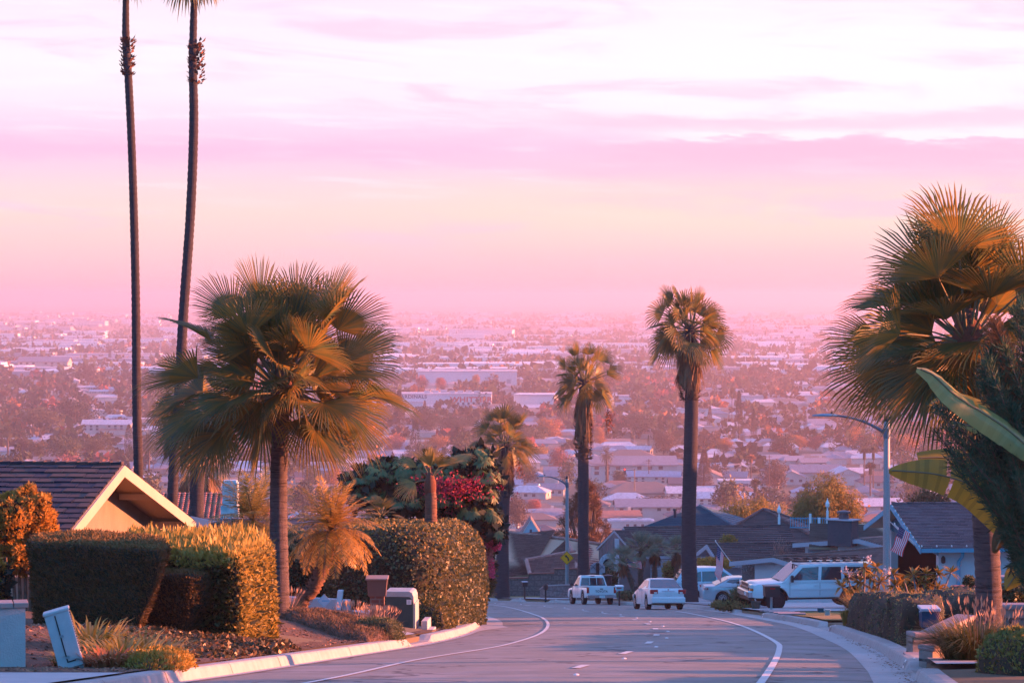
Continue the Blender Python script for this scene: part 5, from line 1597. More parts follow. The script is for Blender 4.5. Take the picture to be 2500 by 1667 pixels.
mb.box(tuple(c), (1.1, .10, .28), math.atan2(g_.y, g_.x))
mb.build('rafters', M_CREAMP, root)
A = Vector(P(396, 1272, 101))
root, O, D = oblique_house('grey_roof_house', 'low house with grey shingled roof and half-round vent, behind the golden-topped hedge', 'house', A, (-.10, .995, 0), 7.0, 5, .95, 1.6, 8.5, .5, A.z - 4, M_SHG, M_GSTUC, M_TRIMG, .21, .34, fasc=.2, seed=5)
v = P(532, 1300, 95) - O
mb = MB(); n = 10
for i in range(n):
 t0, t1 = math.pi * i / n, math.pi * (i + 1) / n
 w_ = .42
 mb.add([(v.x - math.cos(t0) * w_, v.y, v.z - .1 + math.sin(t0) * .48), (v.x - math.cos(t1) * w_, v.y, v.z - .1 + math.sin(t1) * .48), (v.x - 1.3, v.y + 3.2, v.z + .32), (v.x - 1.3, v.y + 3.2, v.z + .32)], [(0, 1, 2)], 0)
vent = mb.build('roof_vent', [mat('vent_metal', (.30, .20, .20), .5)], root)
mb = MB()
for k in range(5):
 z = v.z - .06 + k * .095; hw = .42 * math.sqrt(max(0.05, 1 - ((k * .095 + .02) / .48) ** 2)) * .96
 mb.box((v.x, v.y + .02, z), (hw * 2, .06, .05), 0, .5)
mb.box((v.x, v.y + .09, v.z + .08), (.62, .02, .5))
mb.build('louvre', mat('vent_red', (.34, .12, .09), .6), vent)
A = Vector(P(392, 1208, 128))
root, O, D = oblique_house('red_tile_house', 'house with red barrel-tile roof and weathered white chimney, left of the large left fan palm', 'house', A, (-.06, .998, 0), 6, 5, 1.4, 1.6, 3.6, .5, A.z - 4, M_RED, M_WSTUC, M_WHITEP, .30, .24, style='barrel', fasc=.2, seed=7, th=.04)
mb = MB(); c = P(563, 1215, 116) - O
mb.box((c.x, c.y, c.z - .1), (.62, .62, 1.5)); mb.box((c.x - .02, c.y, c.z - .75), (.72, .70, .9))
mb.box((c.x, c.y, c.z + .68), (.56, .56, .1));
mb.build('chimney', mat('weathered_white', (.62, .62, .64), .85, (.25, .42, .46), 2.2, .35), root, bevel=.03)
def redhouse():
 b = P(1300, 1450, 215)
 root = thing('terracotta_roof_house', 'large house with terracotta tiled hip roofs below the far lawn, behind the block wall', 'house', b)
 mb = MB()
 def q(x, y, Y): return P(x, y, Y) - b
 pl = [((1150, 1418, 206), (1293, 1402, 207), (1385, 1317, 226), (1150, 1290, 232)),
   ((1290, 1402, 203.5), (1415, 1392, 205), (1412, 1345, 213), (1285, 1368, 209)),
   ((1300, 1392, 209), (1412, 1384, 210), (1386, 1316.5, 226), (1384, 1316.5, 226)),
   ((1408, 1405, 206), (1480, 1412, 212), (1470, 1330, 226), (1384, 1317, 224))]
 for i, (a_, b_, c_, d_) in enumerate(pl):
  tiles(mb, q(*a_), q(*b_), q(*c_), q(*d_), .42, .42, .07, 'flat', i, .01, lift=.03)
  slab(mb, q(*a_), q(*b_), q(*c_), q(*d_), .12, 1)
 def caps(a_, b_, n=12, s=.32):
  a_, b_ = q(*a_), q(*b_)
  for i in range(n):
   c = a_.lerp(b_, (i + .5) / n); d = (b_ - a_).normalized()
   mb.tube([c - d * s * .55, c + d * s * .55], [.17, .13], 6, mi=2)
 caps((1384, 1316, 223.5), (1410, 1388, 205), 14, .9); caps((1285, 1367, 208.6), (1294, 1401, 203.4), 8, .6); caps((1285, 1367, 208.6), (1400, 1346, 212.6), 16, .6)
 caps((1150, 1289, 231.6), (1385, 1316, 225.6), 30, .6); caps((1384, 1316, 224), (1470, 1329, 225.6), 14, .5)
 mb.build('roof', [M_REDF, M_SOFF, mat('ridge_tile', (.34, .20, .17), .8, island=(.26, .13, .11))], root)
 mb = MB(); e0 = q(1150, 1425, 210); e1 = q(1480, 1425, 214)
 mb.prism([(e0.x, e0.y, e0.z - 3.5), (e1.x, e1.y, e1.z - 3.5), (e1.x, e1.y, e1.z + .3), (e0.x, e0.y, e0.z + .3)], (0, 8, 0))
 mb.build('wall', M_WSTUC, root)
 mb = MB(); c = q(1209, 1383, 205); mb.box(tuple(c), (.5, .1, .35)); mb.build('skylight', mat('skylight_blue', (.15, .4, .5), .2), root)
redhouse()
M_BLOCK = None
def brick_mat(name, c1, c2, mortar, sx, sy, rough=.9, ms=.03):
 m = bpy.data.materials.new(name); m.use_nodes = True; t = m.node_tree; bs = t.nodes['Principled BSDF']; bs.inputs['Roughness'].default_value = rough
 tc = N(t, 'ShaderNodeTexCoord'); sp = N(t, 'ShaderNodeSeparateXYZ'); L(t, tc.outputs['Object'], sp.inputs[0])
 cb = N(t, 'ShaderNodeCombineXYZ'); L(t, vmath(t, 'ADD', sp.outputs[0], sp.outputs[1]), cb.inputs[0]); L(t, sp.outputs[2], cb.inputs[1])
 br = N(t, 'ShaderNodeTexBrick'); br.inputs['Color1'].default_value = c1 + (1,); br.inputs['Color2'].default_value = c2 + (1,); br.inputs['Mortar'].default_value = mortar + (1,)
 br.inputs['Scale'].default_value = 1.0; br.inputs['Brick Width'].default_value = sx; br.inputs['Row Height'].default_value = sy; br.inputs['Mortar Size'].default_value = ms * sy; br.inputs['Bias'].default_value = 0
 L(t, cb.outputs[0], br.inputs['Vector'])
 n = N(t, 'ShaderNodeTexNoise'); n.inputs['Scale'].default_value = 6; L(t, tc.outputs['Object'], n.inputs['Vector'])
 c = cmix(t, rng01(t, n.outputs[0], .3, .75), br.outputs[0], tuple(k * .55 for k in c1))
 L(t, c, bs.inputs['Base Color'])
 bp = N(t, 'ShaderNodeBump'); bp.inputs['Strength'].default_value = .6; bp.inputs['Distance'].default_value = .02; L(t, vmath(t, 'SUBTRACT', 1.0, br.outputs['Fac']), bp.inputs['Height']); L(t, bp.outputs[0], bs.inputs['Normal'])
 return m
M_BLOCK = brick_mat('grey_block', (.19, .14, .14), (.22, .165, .16), (.10, .08, .08), .8, .38, ms=.08)
M_BRICK = brick_mat('red_brick', (.17, .055, .035), (.13, .05, .035), (.17, .14, .12), .22, .10, ms=.16)
M_STONE = brick_mat('ledger_stone', (.34, .28, .25), (.14, .10, .09), (.03, .025, .025), .50, .19, ms=.12)
M_CAP = mat('pink_cap_concrete', (.36, .27, .27), .85, (.28, .21, .21), 5, .6, bump=.2, bscale=40)
def wall_run(name, lab, cat, pts, t, m, capm, caph=.10, capo=.05, zb=None, group=None):
 """pts: [(world top point)...] wall following them down to zb below ground"""
 o0 = Vector(pts[0]); o0 = Vector((o0.x, o0.y, ground(o0.x, o0.y)))
 root = thing(name, lab, cat, o0, 0, group)
 mb = MB(); mc = MB()
 for a, b in zip(pts, pts[1:]):
  a = Vector(a) - o0; b = Vector(b) - o0
  d = (b - a); d.z = 0
  if d.length < .01: continue
  n = Vector((-d.y, d.x, 0)).normalized() * t
  zbb = min(a.z, b.z) - (zb or 1.6)
  mb.prism([(a.x, a.y, zbb), (b.x, b.y, zbb), b, a], n)
  e = n.normalized() * capo; u = Vector((0, 0, .002))
  mc.prism([a - e + u, b - e + u, b - e + u + Vector((0, 0, caph)), a - e + u + Vector((0, 0, caph))], n + e * 2)
 mb.build('wall_body', m, root); mc.build('coping', capm, root, bevel=caph * .3)
 return root
M_REDCAP = mat('red_cap', (.30, .09, .07), .8)
wall_run('block_wall', 'stepped grey block wall with red coping at the top of the far lawn', 'garden wall', [P(1180, 1413, 200), P(1290, 1411, 200), P(1290.5, 1401, 200), P(1353, 1400, 200), P(1353.5, 1389, 200), P(1480, 1388, 200)], .2, M_BLOCK, M_REDCAP, .07)
wall_run('planter_wall', 'low brick planter wall beside the far driveway behind the street lamp', 'garden wall', [P(1318, 1439, 184), P(1330, 1431, 182), P(1400, 1428, 180), P(1440, 1429, 179)], .2, M_BLOCK, M_CAP, .08)
wall_run('stone_wall', 'curved stone wall with rounded coping rising to the right fan palm', 'garden wall', [P(2229, 1556, 49.5), P(2280, 1558, 49.6), P(2325, 1537, 50.2), P(2378, 1512, 51.0)], .3, M_STONE, M_CAP, .09, .04)
wall_run('stone_wall', 'short stone wall with pink coping beside the dark fountain grass', 'garden wall', [P(2277, 1590, 45.2), P(2345, 1586, 45.6), P(2420, 1560, 46.2)], .3, M_STONE, M_CAP, .09, .04)
wall_run('stone_wall', 'upper stone wall with flat coping right of the right fan palm', 'garden wall', [P(2425, 1488, 53.2), P(2560, 1488, 53.0)], .3, M_STONE, M_CAP, .10, .05)
mb = MB(); c = P(2252, 1606, 48.6)
mb.box((0, 0, 0), (.62, .5, .08)); tag(mb.build('stone_step', M_CAP, None, bevel=.01, loc=(c.x + .05, c.y + .3, c.z)), 'pale slab step at the foot of the curved stone wall', 'step')
def pillar_wall():
 a = P(62, 1482, 41.0); b = Vector((a.x - 2.2, a.y - .5, a.z))
 root = thing('stucco_wall', 'grey stucco wall with brick coping in the bottom left corner', 'garden wall', (a.x, a.y, ground(a.x, a.y)))
 o = Vector(root.location)
 mb = MB(); mb.prism([(0, 0, -.6), (-2.4, -.5, -.6), (-2.4, -.5, a.z - o.z), (0, 0, a.z - o.z)], (-.08, .42, 0))
 mb.build('wall_body', mat('pale_stucco', (.50, .44, .42), .9, (.40, .35, .34), 2.5, .7, bump=.3, bscale=40), root)
 mb = MB()
 for i in range(11):
  c = Vector((-.10 - i * .215, .19 - i * .215 * .21, a.z - o.z + .035))
  mb.box(tuple(c), (.205, .52, .065), math.atan2(.5, 2.4))
 mb.build('brick_coping', mat('coping_brick', (.34, .19, .16), .85, island=(.42, .27, .24)), root, bevel=.006)
pillar_wall()
mb = MB(); c = P(65, 1450, 63.5)
mb.box((0, 0, 0), (1.0, .4, 1.0)); mb.box((0, 0, .53), (1.08, .48, .06))
tag(mb.build('stucco_planter', M_CREAMP, None, loc=(c.x, c.y, c.z - .15)), 'small stucco planter wall under the round bushes on the left', 'planter')
def white_wall():
 o = base_at(760, 78)
 root = thing('white_wall', 'white plastered retaining wall with sloping parapet behind the leaning feather palm', 'garden wall', o)
 def q(x, y, Y): return P(x, y, Y) - o
 mb = MB(); Z = Vector((0, 0, -1.2))
 a, b = q(620, 1452, 79), q(822, 1462, 78.5)
 mb.prism([a + Z, b + Z, b, a], (0, .25, 0))
 mb.build('wall_body', M_WSTUC, root, bevel=.02)
 mb = MB(); a, b = q(818, 1442, 77.6), q(839, 1440, 79.4)
 mb.prism([q(815, 1525, 76.9), q(828, 1525, 76.9), q(838, 1441, 77.2), q(824, 1441, 77.2)], (.0, .28, 0))
 mb.box(tuple(q(846, 1488, 77.6)), (.22, .4, .55)); mb.box(tuple(q(880, 1508, 77.2)), (.55, .4, .40))
 mb.build('parapet', M_WSTUC, root, bevel=.02)
white_wall()
def brown_house():
 A = Vector(P(1523, 1288, 190))
 root, O, D = oblique_house('brown_house', 'brown house with long tiled roof, board gable and garage behind the little fan palms', 'house', A, (-.165, .986, 0), 4.5, 4.5, 1.5, 1.44, 11.2, .7, ground(9, 188) - .2,
        M_SHB, M_BRSTUC, M_TRIMG, .32, .9, fasc=.22, seed=11, th=.06, nearinset=.9)
 def q(x, y, Y): return P(x, y, Y) - O
 mb = MB(); a, n, f = q(1499, 1294, 186), q(1543, 1346, 180.5), q(1456, 1338, 190)
 r = D['r']
 tiles(mb, n, n + r * 1.2, a + r * 1.2, a, .32, .9, .05, 'flat', 2); slab(mb, n, n + r * 1.2, a + r * 1.2, a, .14, 1)
 tiles(mb, f + r * 1.2, f, a, a + r * 1.2, .32, .9, .05, 'flat', 2); slab(mb, f, f + r * 1.2, a + r * 1.2, a, .14, 1)
 mb.build('entry_roof', [M_SHB, M_TRIMG], root)
 mb = MB(); p0, p1 = q(1463, 1345, 187.5), q(1538, 1352, 183)
 ap = q(1499, 1299, 186)
 zf = q(1463, 1436, 187).z
 mb.prism([(p0.x, p0.y, zf), (p1.x, p1.y, zf), p1, ap, p0], (.05, .2, 0))
 for i in range(14):
  t = i / 13; c = p0.lerp(p1, t)
  top = c.z + (1 - abs(t - .47) / .55) * 1.2
  mb.box((c.x, c.y - .03, (top + q(1480, 1375, 185).z) / 2), (.06, .05, max(.1, top - q(1480, 1375, 185).z)))
 mb.build('entry_front', mat('taupe_board', (.24, .17, .17), .8), root)
 mb = MB(); c = q(1506, 1372, 181.5)
 mb.box((c.x, c.y, c.z), (.28, .28, 3.0)); mb.build('porch_post', mat('pinkish_post', (.50, .42, .44), .7), root)
 mb = MB(); c = q(1485, 1384, 182.4)
 pts_i = []; pts_o = []
 for i in range(13):
  t = math.pi * i / 12
  pts_i.append((c.x - math.cos(t) * .38, c.y, c.z + math.sin(t) * .55)); pts_o.append((c.x - math.cos(t) * .62, c.y, c.z + math.sin(t) * .85))
 pts_i = [(pts_i[0][0], c.y, zf)] + pts_i + [(pts_i[-1][0], c.y, zf)]; pts_o = [(pts_o[0][0], c.y, zf)] + pts_o + [(pts_o[-1][0], c.y, zf)]
 for i in range(len(pts_i) - 1):
  mb.prism([pts_i[i], pts_i[i + 1], pts_o[i + 1], pts_o[i]], (0, .3, 0))
 mb.build('stone_arch', mat('blue_stone', (.20, .27, .33), .9, (.42, .48, .52), 9, .3), root)
 mb = MB(); mb.prism([(p[0], c.y + .05, p[2]) for p in pts_i], (0, .2, 0)); mb.build('doorway', M_INSHADE, root)
 mb = MB(); a, b = q(1512, 1364, 182.5), q(1586, 1364, 183)
 mb.prism([(a.x, a.y, zf), (b.x, b.y, zf), b, a], (0, .3, 0)); mb.build('side_wall', M_BRSTUC, root)
 mb = MB(); a, b = q(1588, 1366, 182.2), q(1672, 1366, 182.9)
 mb.prism([(a.x, a.y, zf), (b.x, b.y, zf), b, a], (0, .12, 0))
 for k in range(3):
  z = zf + (a.z - zf) * (k + 1) / 4
  mb.prism([(a.x, a.y - .01, z - .02), (b.x, b.y - .01, z - .02), (b.x, b.y - .01, z + .02), (a.x, a.y - .01, z + .02)], (0, -.01, 0), 1)
 mb.build('garage_door', [M_GSTUC, M_TRIMG], root)
 A2 = Vector(P(1726, 1329, 178)) - O
 g = D['g']; N_ = A2 - g * 3.6 - Vector((0, 0, 1.0)); F_ = A2 + g * 3.6 - Vector((0, 0, 1.0)); rl = 7.2
 mb = MB()
 tiles(mb, N_, N_ + r * rl, A2 + r * rl, A2, .32, .9, .06, 'flat', 4, .006); slab(mb, N_, N_ + r * rl, A2 + r * rl, A2, .12, 1)
 tiles(mb, F_ + r * rl, F_, A2, A2 + r * rl, .6, .9, .06, 'flat', 5); slab(mb, F_, F_ + r * rl, A2 + r * rl, A2, .12, 1)
 for i in range(24):
  c = A2 + r * (i + .5) * rl / 24; mb.box((c.x, c.y, c.z + .06), (rl / 24 * .94, .3, .1), math.atan2(r.y, r.x))
 board(mb, N_ - r * .004, A2 - r * .004, .28, .06, -r, 1); board(mb, A2 - r * .004, F_ - r * .004, .28, .06, -r, 1)
 mb.build('wing_roof', [M_SHB, M_TRIMG], root)
 mb = MB(); i_ = r * .6; n_, f_ = N_ + g * .5 + i_, F_ - g * .5 + i_
 mb.prism([(n_.x, n_.y, zf), (f_.x, f_.y, zf), f_ + Vector((0, 0, -.1)), A2 + i_ + Vector((0, 0, -.25)), n_ + Vector((0, 0, -.1))], r * .2)
 e_ = n_ + r * 6.3
 m0 = n_ + r * .21
 mb.prism([(m0.x, m0.y, zf), (e_.x, e_.y, zf), (e_.x, e_.y, n_.z - .1), (m0.x, m0.y, n_.z - .1)], g * .2)
 mb.build('wing_wall', M_GSTUC, root)
brown_house()
def hip(name, lab, planes, tm, ex, wd, wallm, ridges=(), th=.05, cat='house', depth=3.0, Ywall=0):
 b = P(planes[0][0][0], planes[0][0][1] + 30, planes[0][0][2])
 root = thing(name, lab, cat, b)
 mb = MB(); q = lambda x, y, Y: P(x, y, Y) - b
 for i, (a_, b_, c_, d_) in enumerate(planes):
  tiles(mb, q(*a_), q(*b_), q(*c_), q(*d_), ex, wd, th, 'flat', i, .006); slab(mb, q(*a_), q(*b_), q(*c_), q(*d_), .12, 1)
 for a_, b_ in ridges:
  a_, b_ = q(*a_), q(*b_); n = max(3, int((b_ - a_).length / .5))
  for i in range(n):
   c = a_.lerp(b_, (i + .5) / n); d = (b_ - a_).normalized() * (b_ - a_).length / n * .5
   mb.tube([c - d + Vector((0, 0, .05)), c + d + Vector((0, 0, .05))], [.12, .10], 5)
 mb.build('roof', [tm, M_SOFF], root)
 mb = MB()
 for a_, b_, c_, d_ in planes:
  a, e = q(*a_) + Vector((0, .5, -.12)), q(*b_) + Vector((0, .5, -.12))
  if abs(e.x - a.x) < .5: continue
  mb.prism([(a.x, a.y, a.z - depth), (e.x, e.y, e.z - depth), e, a], (0, .2, 0))
 mb.build('wall', wallm, root)
 return root, b
hip('hip_roof_house', 'large brown hip roof rising in a peak behind the brown house wing', [((1730, 1325, 197), (2000, 1322, 196), (1867, 1246, 209), (1860, 1246, 209)), ((2000, 1322, 196), (2036, 1303, 211), (1868, 1245.5, 209.3), (1867, 1246, 209))],
 M_SHB, .42, 1.4, M_GSTUC, (((1730, 1323, 197), (1863, 1244, 209)), ((2000, 1320, 196), (1866, 1244, 209)), ((2034, 1301, 211), (1867, 1244, 209.5))))
rb, bb = hip('blue_roof_house', 'blue shingled hip roof behind the brown house ridge', [((1560, 1290, 228), (1800, 1292, 230), (1709, 1235, 242), (1705, 1235, 242)), ((1800, 1292, 230), (1850, 1275, 244), (1710, 1235, 242.2), (1709, 1235, 242))],
    M_BLUES, .30, .9, M_GSTUC, (((1800, 1290, 230), (1708, 1234, 242)),))
mb = MB(); c = P(1648, 1252, 232) - bb; mb.lathe([(.12, 0), (.12, .55), (.18, .55), (.18, .7)], 8, c=(c.x, c.y, c.z - .35)); mb.build('vent_pipe', mat('dark_metal', (.03, .04, .06), .5, metal=.5), rb)
def garage():
 A = Vector(P(1887, 1360, 150))
 root, O, D = oblique_house('garage', 'white garage with low gable and hanging icicle lights behind the white four-wheel-drive', 'garage', A, (-.63, .777, 0), 3.3, 3.3, .46, .46, 8.5, .5, A.z - 3.1,
        M_SHB2, M_WSTUC, M_TRIMG, .20, .55, fasc=.24, wall_w=1.9, seed=13, nearinset=.4)
 mb = MB(); q = rg(9); g, a, r = D['g'], D['a'], D['r']
 for i in range(150):
  t = -2.9 + 6.0 * i / 150
  z = D['roofz'](t) - .14
  ln = q.uniform(.08, .42) * (1 if i % 3 else .5)
  c = a + g * t + r * (.40)
  for k in range(int(ln / .07) + 1):
   mb.box((c.x + q.normal(0, .01), c.y, z - k * .07), (.022, .022, .03))
 mb.build('icicle_lights', mat('fairy_bulb', (.55, .58, .6), .3), root)
 mb = MB(); c0 = a + g * 1.95 + r * .9; c1 = a + g * 3.3 + r * .9
 mb.prism([(c0.x, c0.y, -.2), (c1.x, c1.y, -.2), (c1.x, c1.y, D['roofz'](3.2)), (c0.x, c0.y, D['roofz'](1.95))], r * .2)
 mb.build('porch_recess', mat('foliage_dark_wall', (.03, .04, .035), .9, (.16, .17, .18), 30, .3), root)
 A2 = Vector(P(2096, 1315, 166)) - O
 N_ = A2 - g * 4 - Vector((0, 0, .55)); F_ = A2 + g * 5.4 - Vector((0, 0, .62)); rl = 7
 mb = MB()
 tiles(mb, N_, N_ + r * rl, A2 + r * rl, A2, .2, .55, .03, 'flat', 8); slab(mb, N_, N_ + r * rl, A2 + r * rl, A2, .1, 1)
 tiles(mb, F_ + r * rl, F_, A2, A2 + r * rl, .3, .55, .03, 'flat', 8); slab(mb, F_, F_ + r * rl, A2 + r * rl, A2, .1, 1)
 board(mb, N_ - r * .004, A2 - r * .004, .26, .06, -r, 1); board(mb, A2 - r * .004, F_ - r * .004, .26, .06, -r, 1)
 mb.build('upper_roof', [M_SHB2, M_TRIMG], root)
 mb = MB(); n_, f_ = N_ + g * .5 + r * .5, F_ - g * .5 + r * .5
 mb.prism([(n_.x, n_.y, n_.z - 2), (f_.x, f_.y, n_.z - 2), f_ + Vector((0, 0, -.1)), A2 + r * .5 + Vector((0, 0, -.2)), n_ + Vector((0, 0, -.1))], r * .2)
 mb.build('upper_wall', M_WSTUC, root)
garage()
def rear_roof():
 root, b = hip('brown_shingle_house', 'brown shingled roof carrying the big blue-grey chimney', [((1975, 1335, 168), (2170, 1340, 168), (2170, 1270, 182), (1985, 1292, 178))], M_SHB2, .22, .55, M_GSTUC)
 mb = MB(); c = P(2058, 1296, 167) - b
 mb.box((c.x, c.y, c.z - .1), (1.55, .95, 1.5), R(-33)); mb.box((c.x, c.y, c.z + .68), (1.75, 1.1, .08), R(-33), mi=1)
 ch = mb.build('chimney', [M_CHIMB, M_TRIMG], root, bevel=.015)
 mb = MB(); mb.lathe([(.30, .72), (.30, 1.0), (.24, 1.0), (.24, 1.05), (.42, 1.06), (.42, 1.16), (.05, 1.24)], 10, c=(c.x + .05, c.y, c.z))
 mb.build('chimney_cap', mat('cap_metal', (.12, .10, .11), .5, metal=.4), ch)
rear_roof()
def railing():
 b = P(1990, 1300, 200)
 root = thing('balcony_railing', 'blue railing with white posts and urn finials behind the peak of the brown hip roof', 'railing', b)
 mb = MB(); mw = MB()
 for x in range(1930, 2025, 6):
  p = P(x, 1275, 200) - b; mb.box((p.x, p.y, p.z), (.05, .05, .75))
 for y in (1265, 1287):
  p, q_ = P(1928, y, 200) - b, P(2030, y, 200) - b; mb.box(((p.x + q_.x) / 2, p.y, p.z), (q_.x - p.x, .07, .07))
 mb.build('rails', M_TRIMB, root)
 for x, hgt in ((1902, 1.0), (1978, 1.3), (2000, .9), (2020, 1.6)):
  p = P(x, 1285, 199.5) - b; mw.box((p.x, p.y, p.z + hgt * .25), (.16, .16, hgt * .9))
  if x in (1902, 2020): mw.lathe([(.05, 0), (.05, .2), (.13, .3), (.15, .5), (.08, .65), (.03, .8), (.01, .9)], 8, c=(p.x, p.y, p.z + hgt * .7))
 mw.build('posts', M_WHITEP, root)
railing()
def right_house():
 A = Vector(P(2177, 1231, 118))
 root, O, D = oblique_house('blue_gable_house', 'white stucco house with blue board gable and open garage on the right behind the plumeria', 'house', A, (-.075, .997, 0), 5.64, 5.64, 1.33, 1.33, 9.5, .8, ground(17, 118) - 1.0,
        M_SHR, M_WSTUC, M_TRIMB, .20, .42, fasc=.20, seed=17, open_gable=True, nearinset=.45)
 g, a, r, rz = D['g'], D['a'], D['r'], D['roofz']
 mb = MB(); i_ = r * .8
 zl = rz(-5.2) - .05
 pN = a - g * 5.2 + i_; pF = a + g * 5.0 + i_
 mb.prism([(pN.x, pN.y, zl - .28), (pF.x, pF.y, zl + .05), (pF.x, pF.y, rz(5.0)), (a.x + i_.x, a.y + i_.y, a.z - .12), (pN.x, pN.y, rz(-5.2))], r * .08)
 for k in range(34):
  t = -5.1 + k * .3
  c = a + g * t + r * .78
  top = rz(t) - .05; bot = zl - .26 + (t + 5.2) / 10.2 * .3
  if top - bot > .05: mb.box((c.x, c.y, (top + bot) / 2), (.05, .05, top - bot), math.atan2(g.y, g.x))
 mb.build('gable_siding', M_BSID, root)
 mb = MB()
 for t in (4.4, -5.0):
  c = a + g * t + r * .95; mb.box((c.x, c.y, (zl - 1.5) / 2 + .1), (1.0 if t > 0 else .5, .3, zl + 1.4), math.atan2(g.y, g.x))
 mb.build('garage_jamb', M_WSTUC, root)
 mb = MB(); c0 = a - g * 4.7 + r * 5.5; c1 = a + g * 4.2 + r * 5.5
 mb.prism([(c0.x, c0.y, -1.2), (c1.x, c1.y, -1.2), (c1.x, c1.y, zl + .6), (c0.x, c0.y, zl + .6)], r * .2)
 c0 = a + g * 4.3 + r * 1.2; c1 = a + g * 4.3 + r * 5.6
 mb.prism([(c0.x, c0.y, -1.2), (c1.x, c1.y, -1.2), (c1.x, c1.y, zl + .6), (c0.x, c0.y, zl + .6)], g * .2)
 mb.build('garage_interior', M_INSHADE, root)
 mb = MB()
 q = rg(77)
 for k in range(14):
  c = a + g * q.uniform(-4, 3.6) + r * q.uniform(3, 5.2); mb.box((c.x, c.y, q.uniform(.1, zl - .3)), (q.uniform(.2, .6), q.uniform(.2, .6), q.uniform(.2, .6)), q.uniform(0, 2))
 mb.build('stored_boxes', mat('stored_box', (.05, .04, .04), .8, island=(.10, .06, .05)), root)
 mb = MB(); c = D['N0'] + g * .36 + r * 1.75
 mb.tube([(c.x - .05, c.y - .35, c.z - .15), (c.x - .05, c.y - .12, c.z - .38), (c.x - .18, c.y - .08, c.z - .55), (c.x - .18, c.y - .08, -.5)], .075, 6)
 mb.build('downspout', M_TRIMB, root)
 mb = MB(); c = a - g * 5.25 + r * 1.05; mb.lathe([(.05, 0), (.09, .05), (.09, .22), (.03, .3)], 8, c=(c.x - .1, c.y - .15, zl - .55)); mb.build('wall_lamp', mat('black_metal', (.02, .02, .02), .4), root)
 mb = MB(); c = a - g * 5.2 + r * 4.3; mb.box((c.x + 1.55, c.y - .03, zl - .95), (.62, .06, 1.1), math.atan2(r.y, r.x)); w_ = mb.build('window', M_TRIMB, root)
 mb = MB(); mb.box((c.x + 1.55, c.y - .065, zl - .95), (.52, .02, 1.0), math.atan2(r.y, r.x)); mb.build('pane', M_GLASS, w_)
 mb = MB(); mb.box((c.x + 2.2, c.y - .1, zl - 1.0), (.42, .3, 1.9), math.atan2(r.y, r.x)); mb.build('stone_pillar', M_STONE, root)
 mb = MB()
 for k in range(16):
  c = D['N0'] + r * (k * .6) - g * .08; mb.lathe([(.012, 0), (.03, .02), (.03, .05), (.005, .09)], 6, c=(c.x, c.y, c.z + .06))
 for k in range(11):
  c = D['N0'].lerp(a, k / 10) - r * .08; mb.lathe([(.012, 0), (.03, .02), (.03, .05), (.005, .09)], 6, c=(c.x, c.y, c.z + .05))
 mb.build('string_lights', M_WHITEP, root)
right_house()
wall_run('white_planter', 'low white planter wall with red coping behind the potted topiary', 'planter', [P(2330, 1436, 74), P(2390, 1436, 74)], .3, M_WSTUC, M_REDCAP, .06, .03, 1.0)
wall_run('white_pier', 'small white pier with pink cap right of the right fan palm', 'garden wall', [P(2441, 1416, 72), P(2476, 1416, 72)], .35, M_WSTUC, M_CAP, .10, .05, 1.4)
# ------------------------------------------------------------------ vehicles
M_CARW = mat('white_car_paint', (.62, .62, .64), .28, coat=.6, spec=.5)
M_CARS = mat('silver_car_paint', (.42, .45, .48), .28, metal=.35, coat=.6)
M_CARB = mat('pale_blue_car_paint', (.42, .52, .60), .28, coat=.6)
M_TYRE = mat('tyre_rubber', (.012, .012, .013), .85)
M_RIM = mat('alloy_rim', (.42, .42, .44), .3, metal=.8)
M_RIMD = mat('black_rim', (.03, .03, .035), .35, metal=.6)
M_CGLASS = mat('car_glass', (.015, .03, .04), .05, spec=1.0, coat=.5)
M_TAIL = mat('tail_lamp_red', (.42, .012, .012), .25, coat=.6)
M_LAMPW = mat('lamp_clear', (.62, .62, .62), .12, coat=.8)
M_AMBER = mat('lamp_amber', (.6, .12, .02), .25, coat=.6)
M_BLK = mat('black_plastic', (.018, .018, .02), .5)
M_CHROME = mat('chrome', (.6, .6, .62), .15, metal=1.0)
M_PLATE = mat('licence_plate', (.55, .58, .60), .5)
M_UNDER = mat('car_underside', (.008, .008, .009), .9)
def align(o, X, Y, head, lift=0.0, pitch=True, z=None):
 """put a vehicle on the ground; head = angle of local +x in the XY plane; tilt with the street slope"""
 gz = (z if z is not None else ground(X, Y)) + lift
 if pitch:
  nrm = Vector((0, .0995, 1)).normalized()
 else: nrm = Vector((0, 0, 1))
 f = Vector((math.cos(head), math.sin(head), 0)); f = (f - nrm * f.dot(nrm)).normalized()
 s = nrm.cross(f)
 m = Matrix((f, s, nrm)).transposed().to_4x4(); m.translation = (X, Y, gz)
 o.matrix_world = m
 o.location = m.to_translation(); o.rotation_euler = m.to_euler()
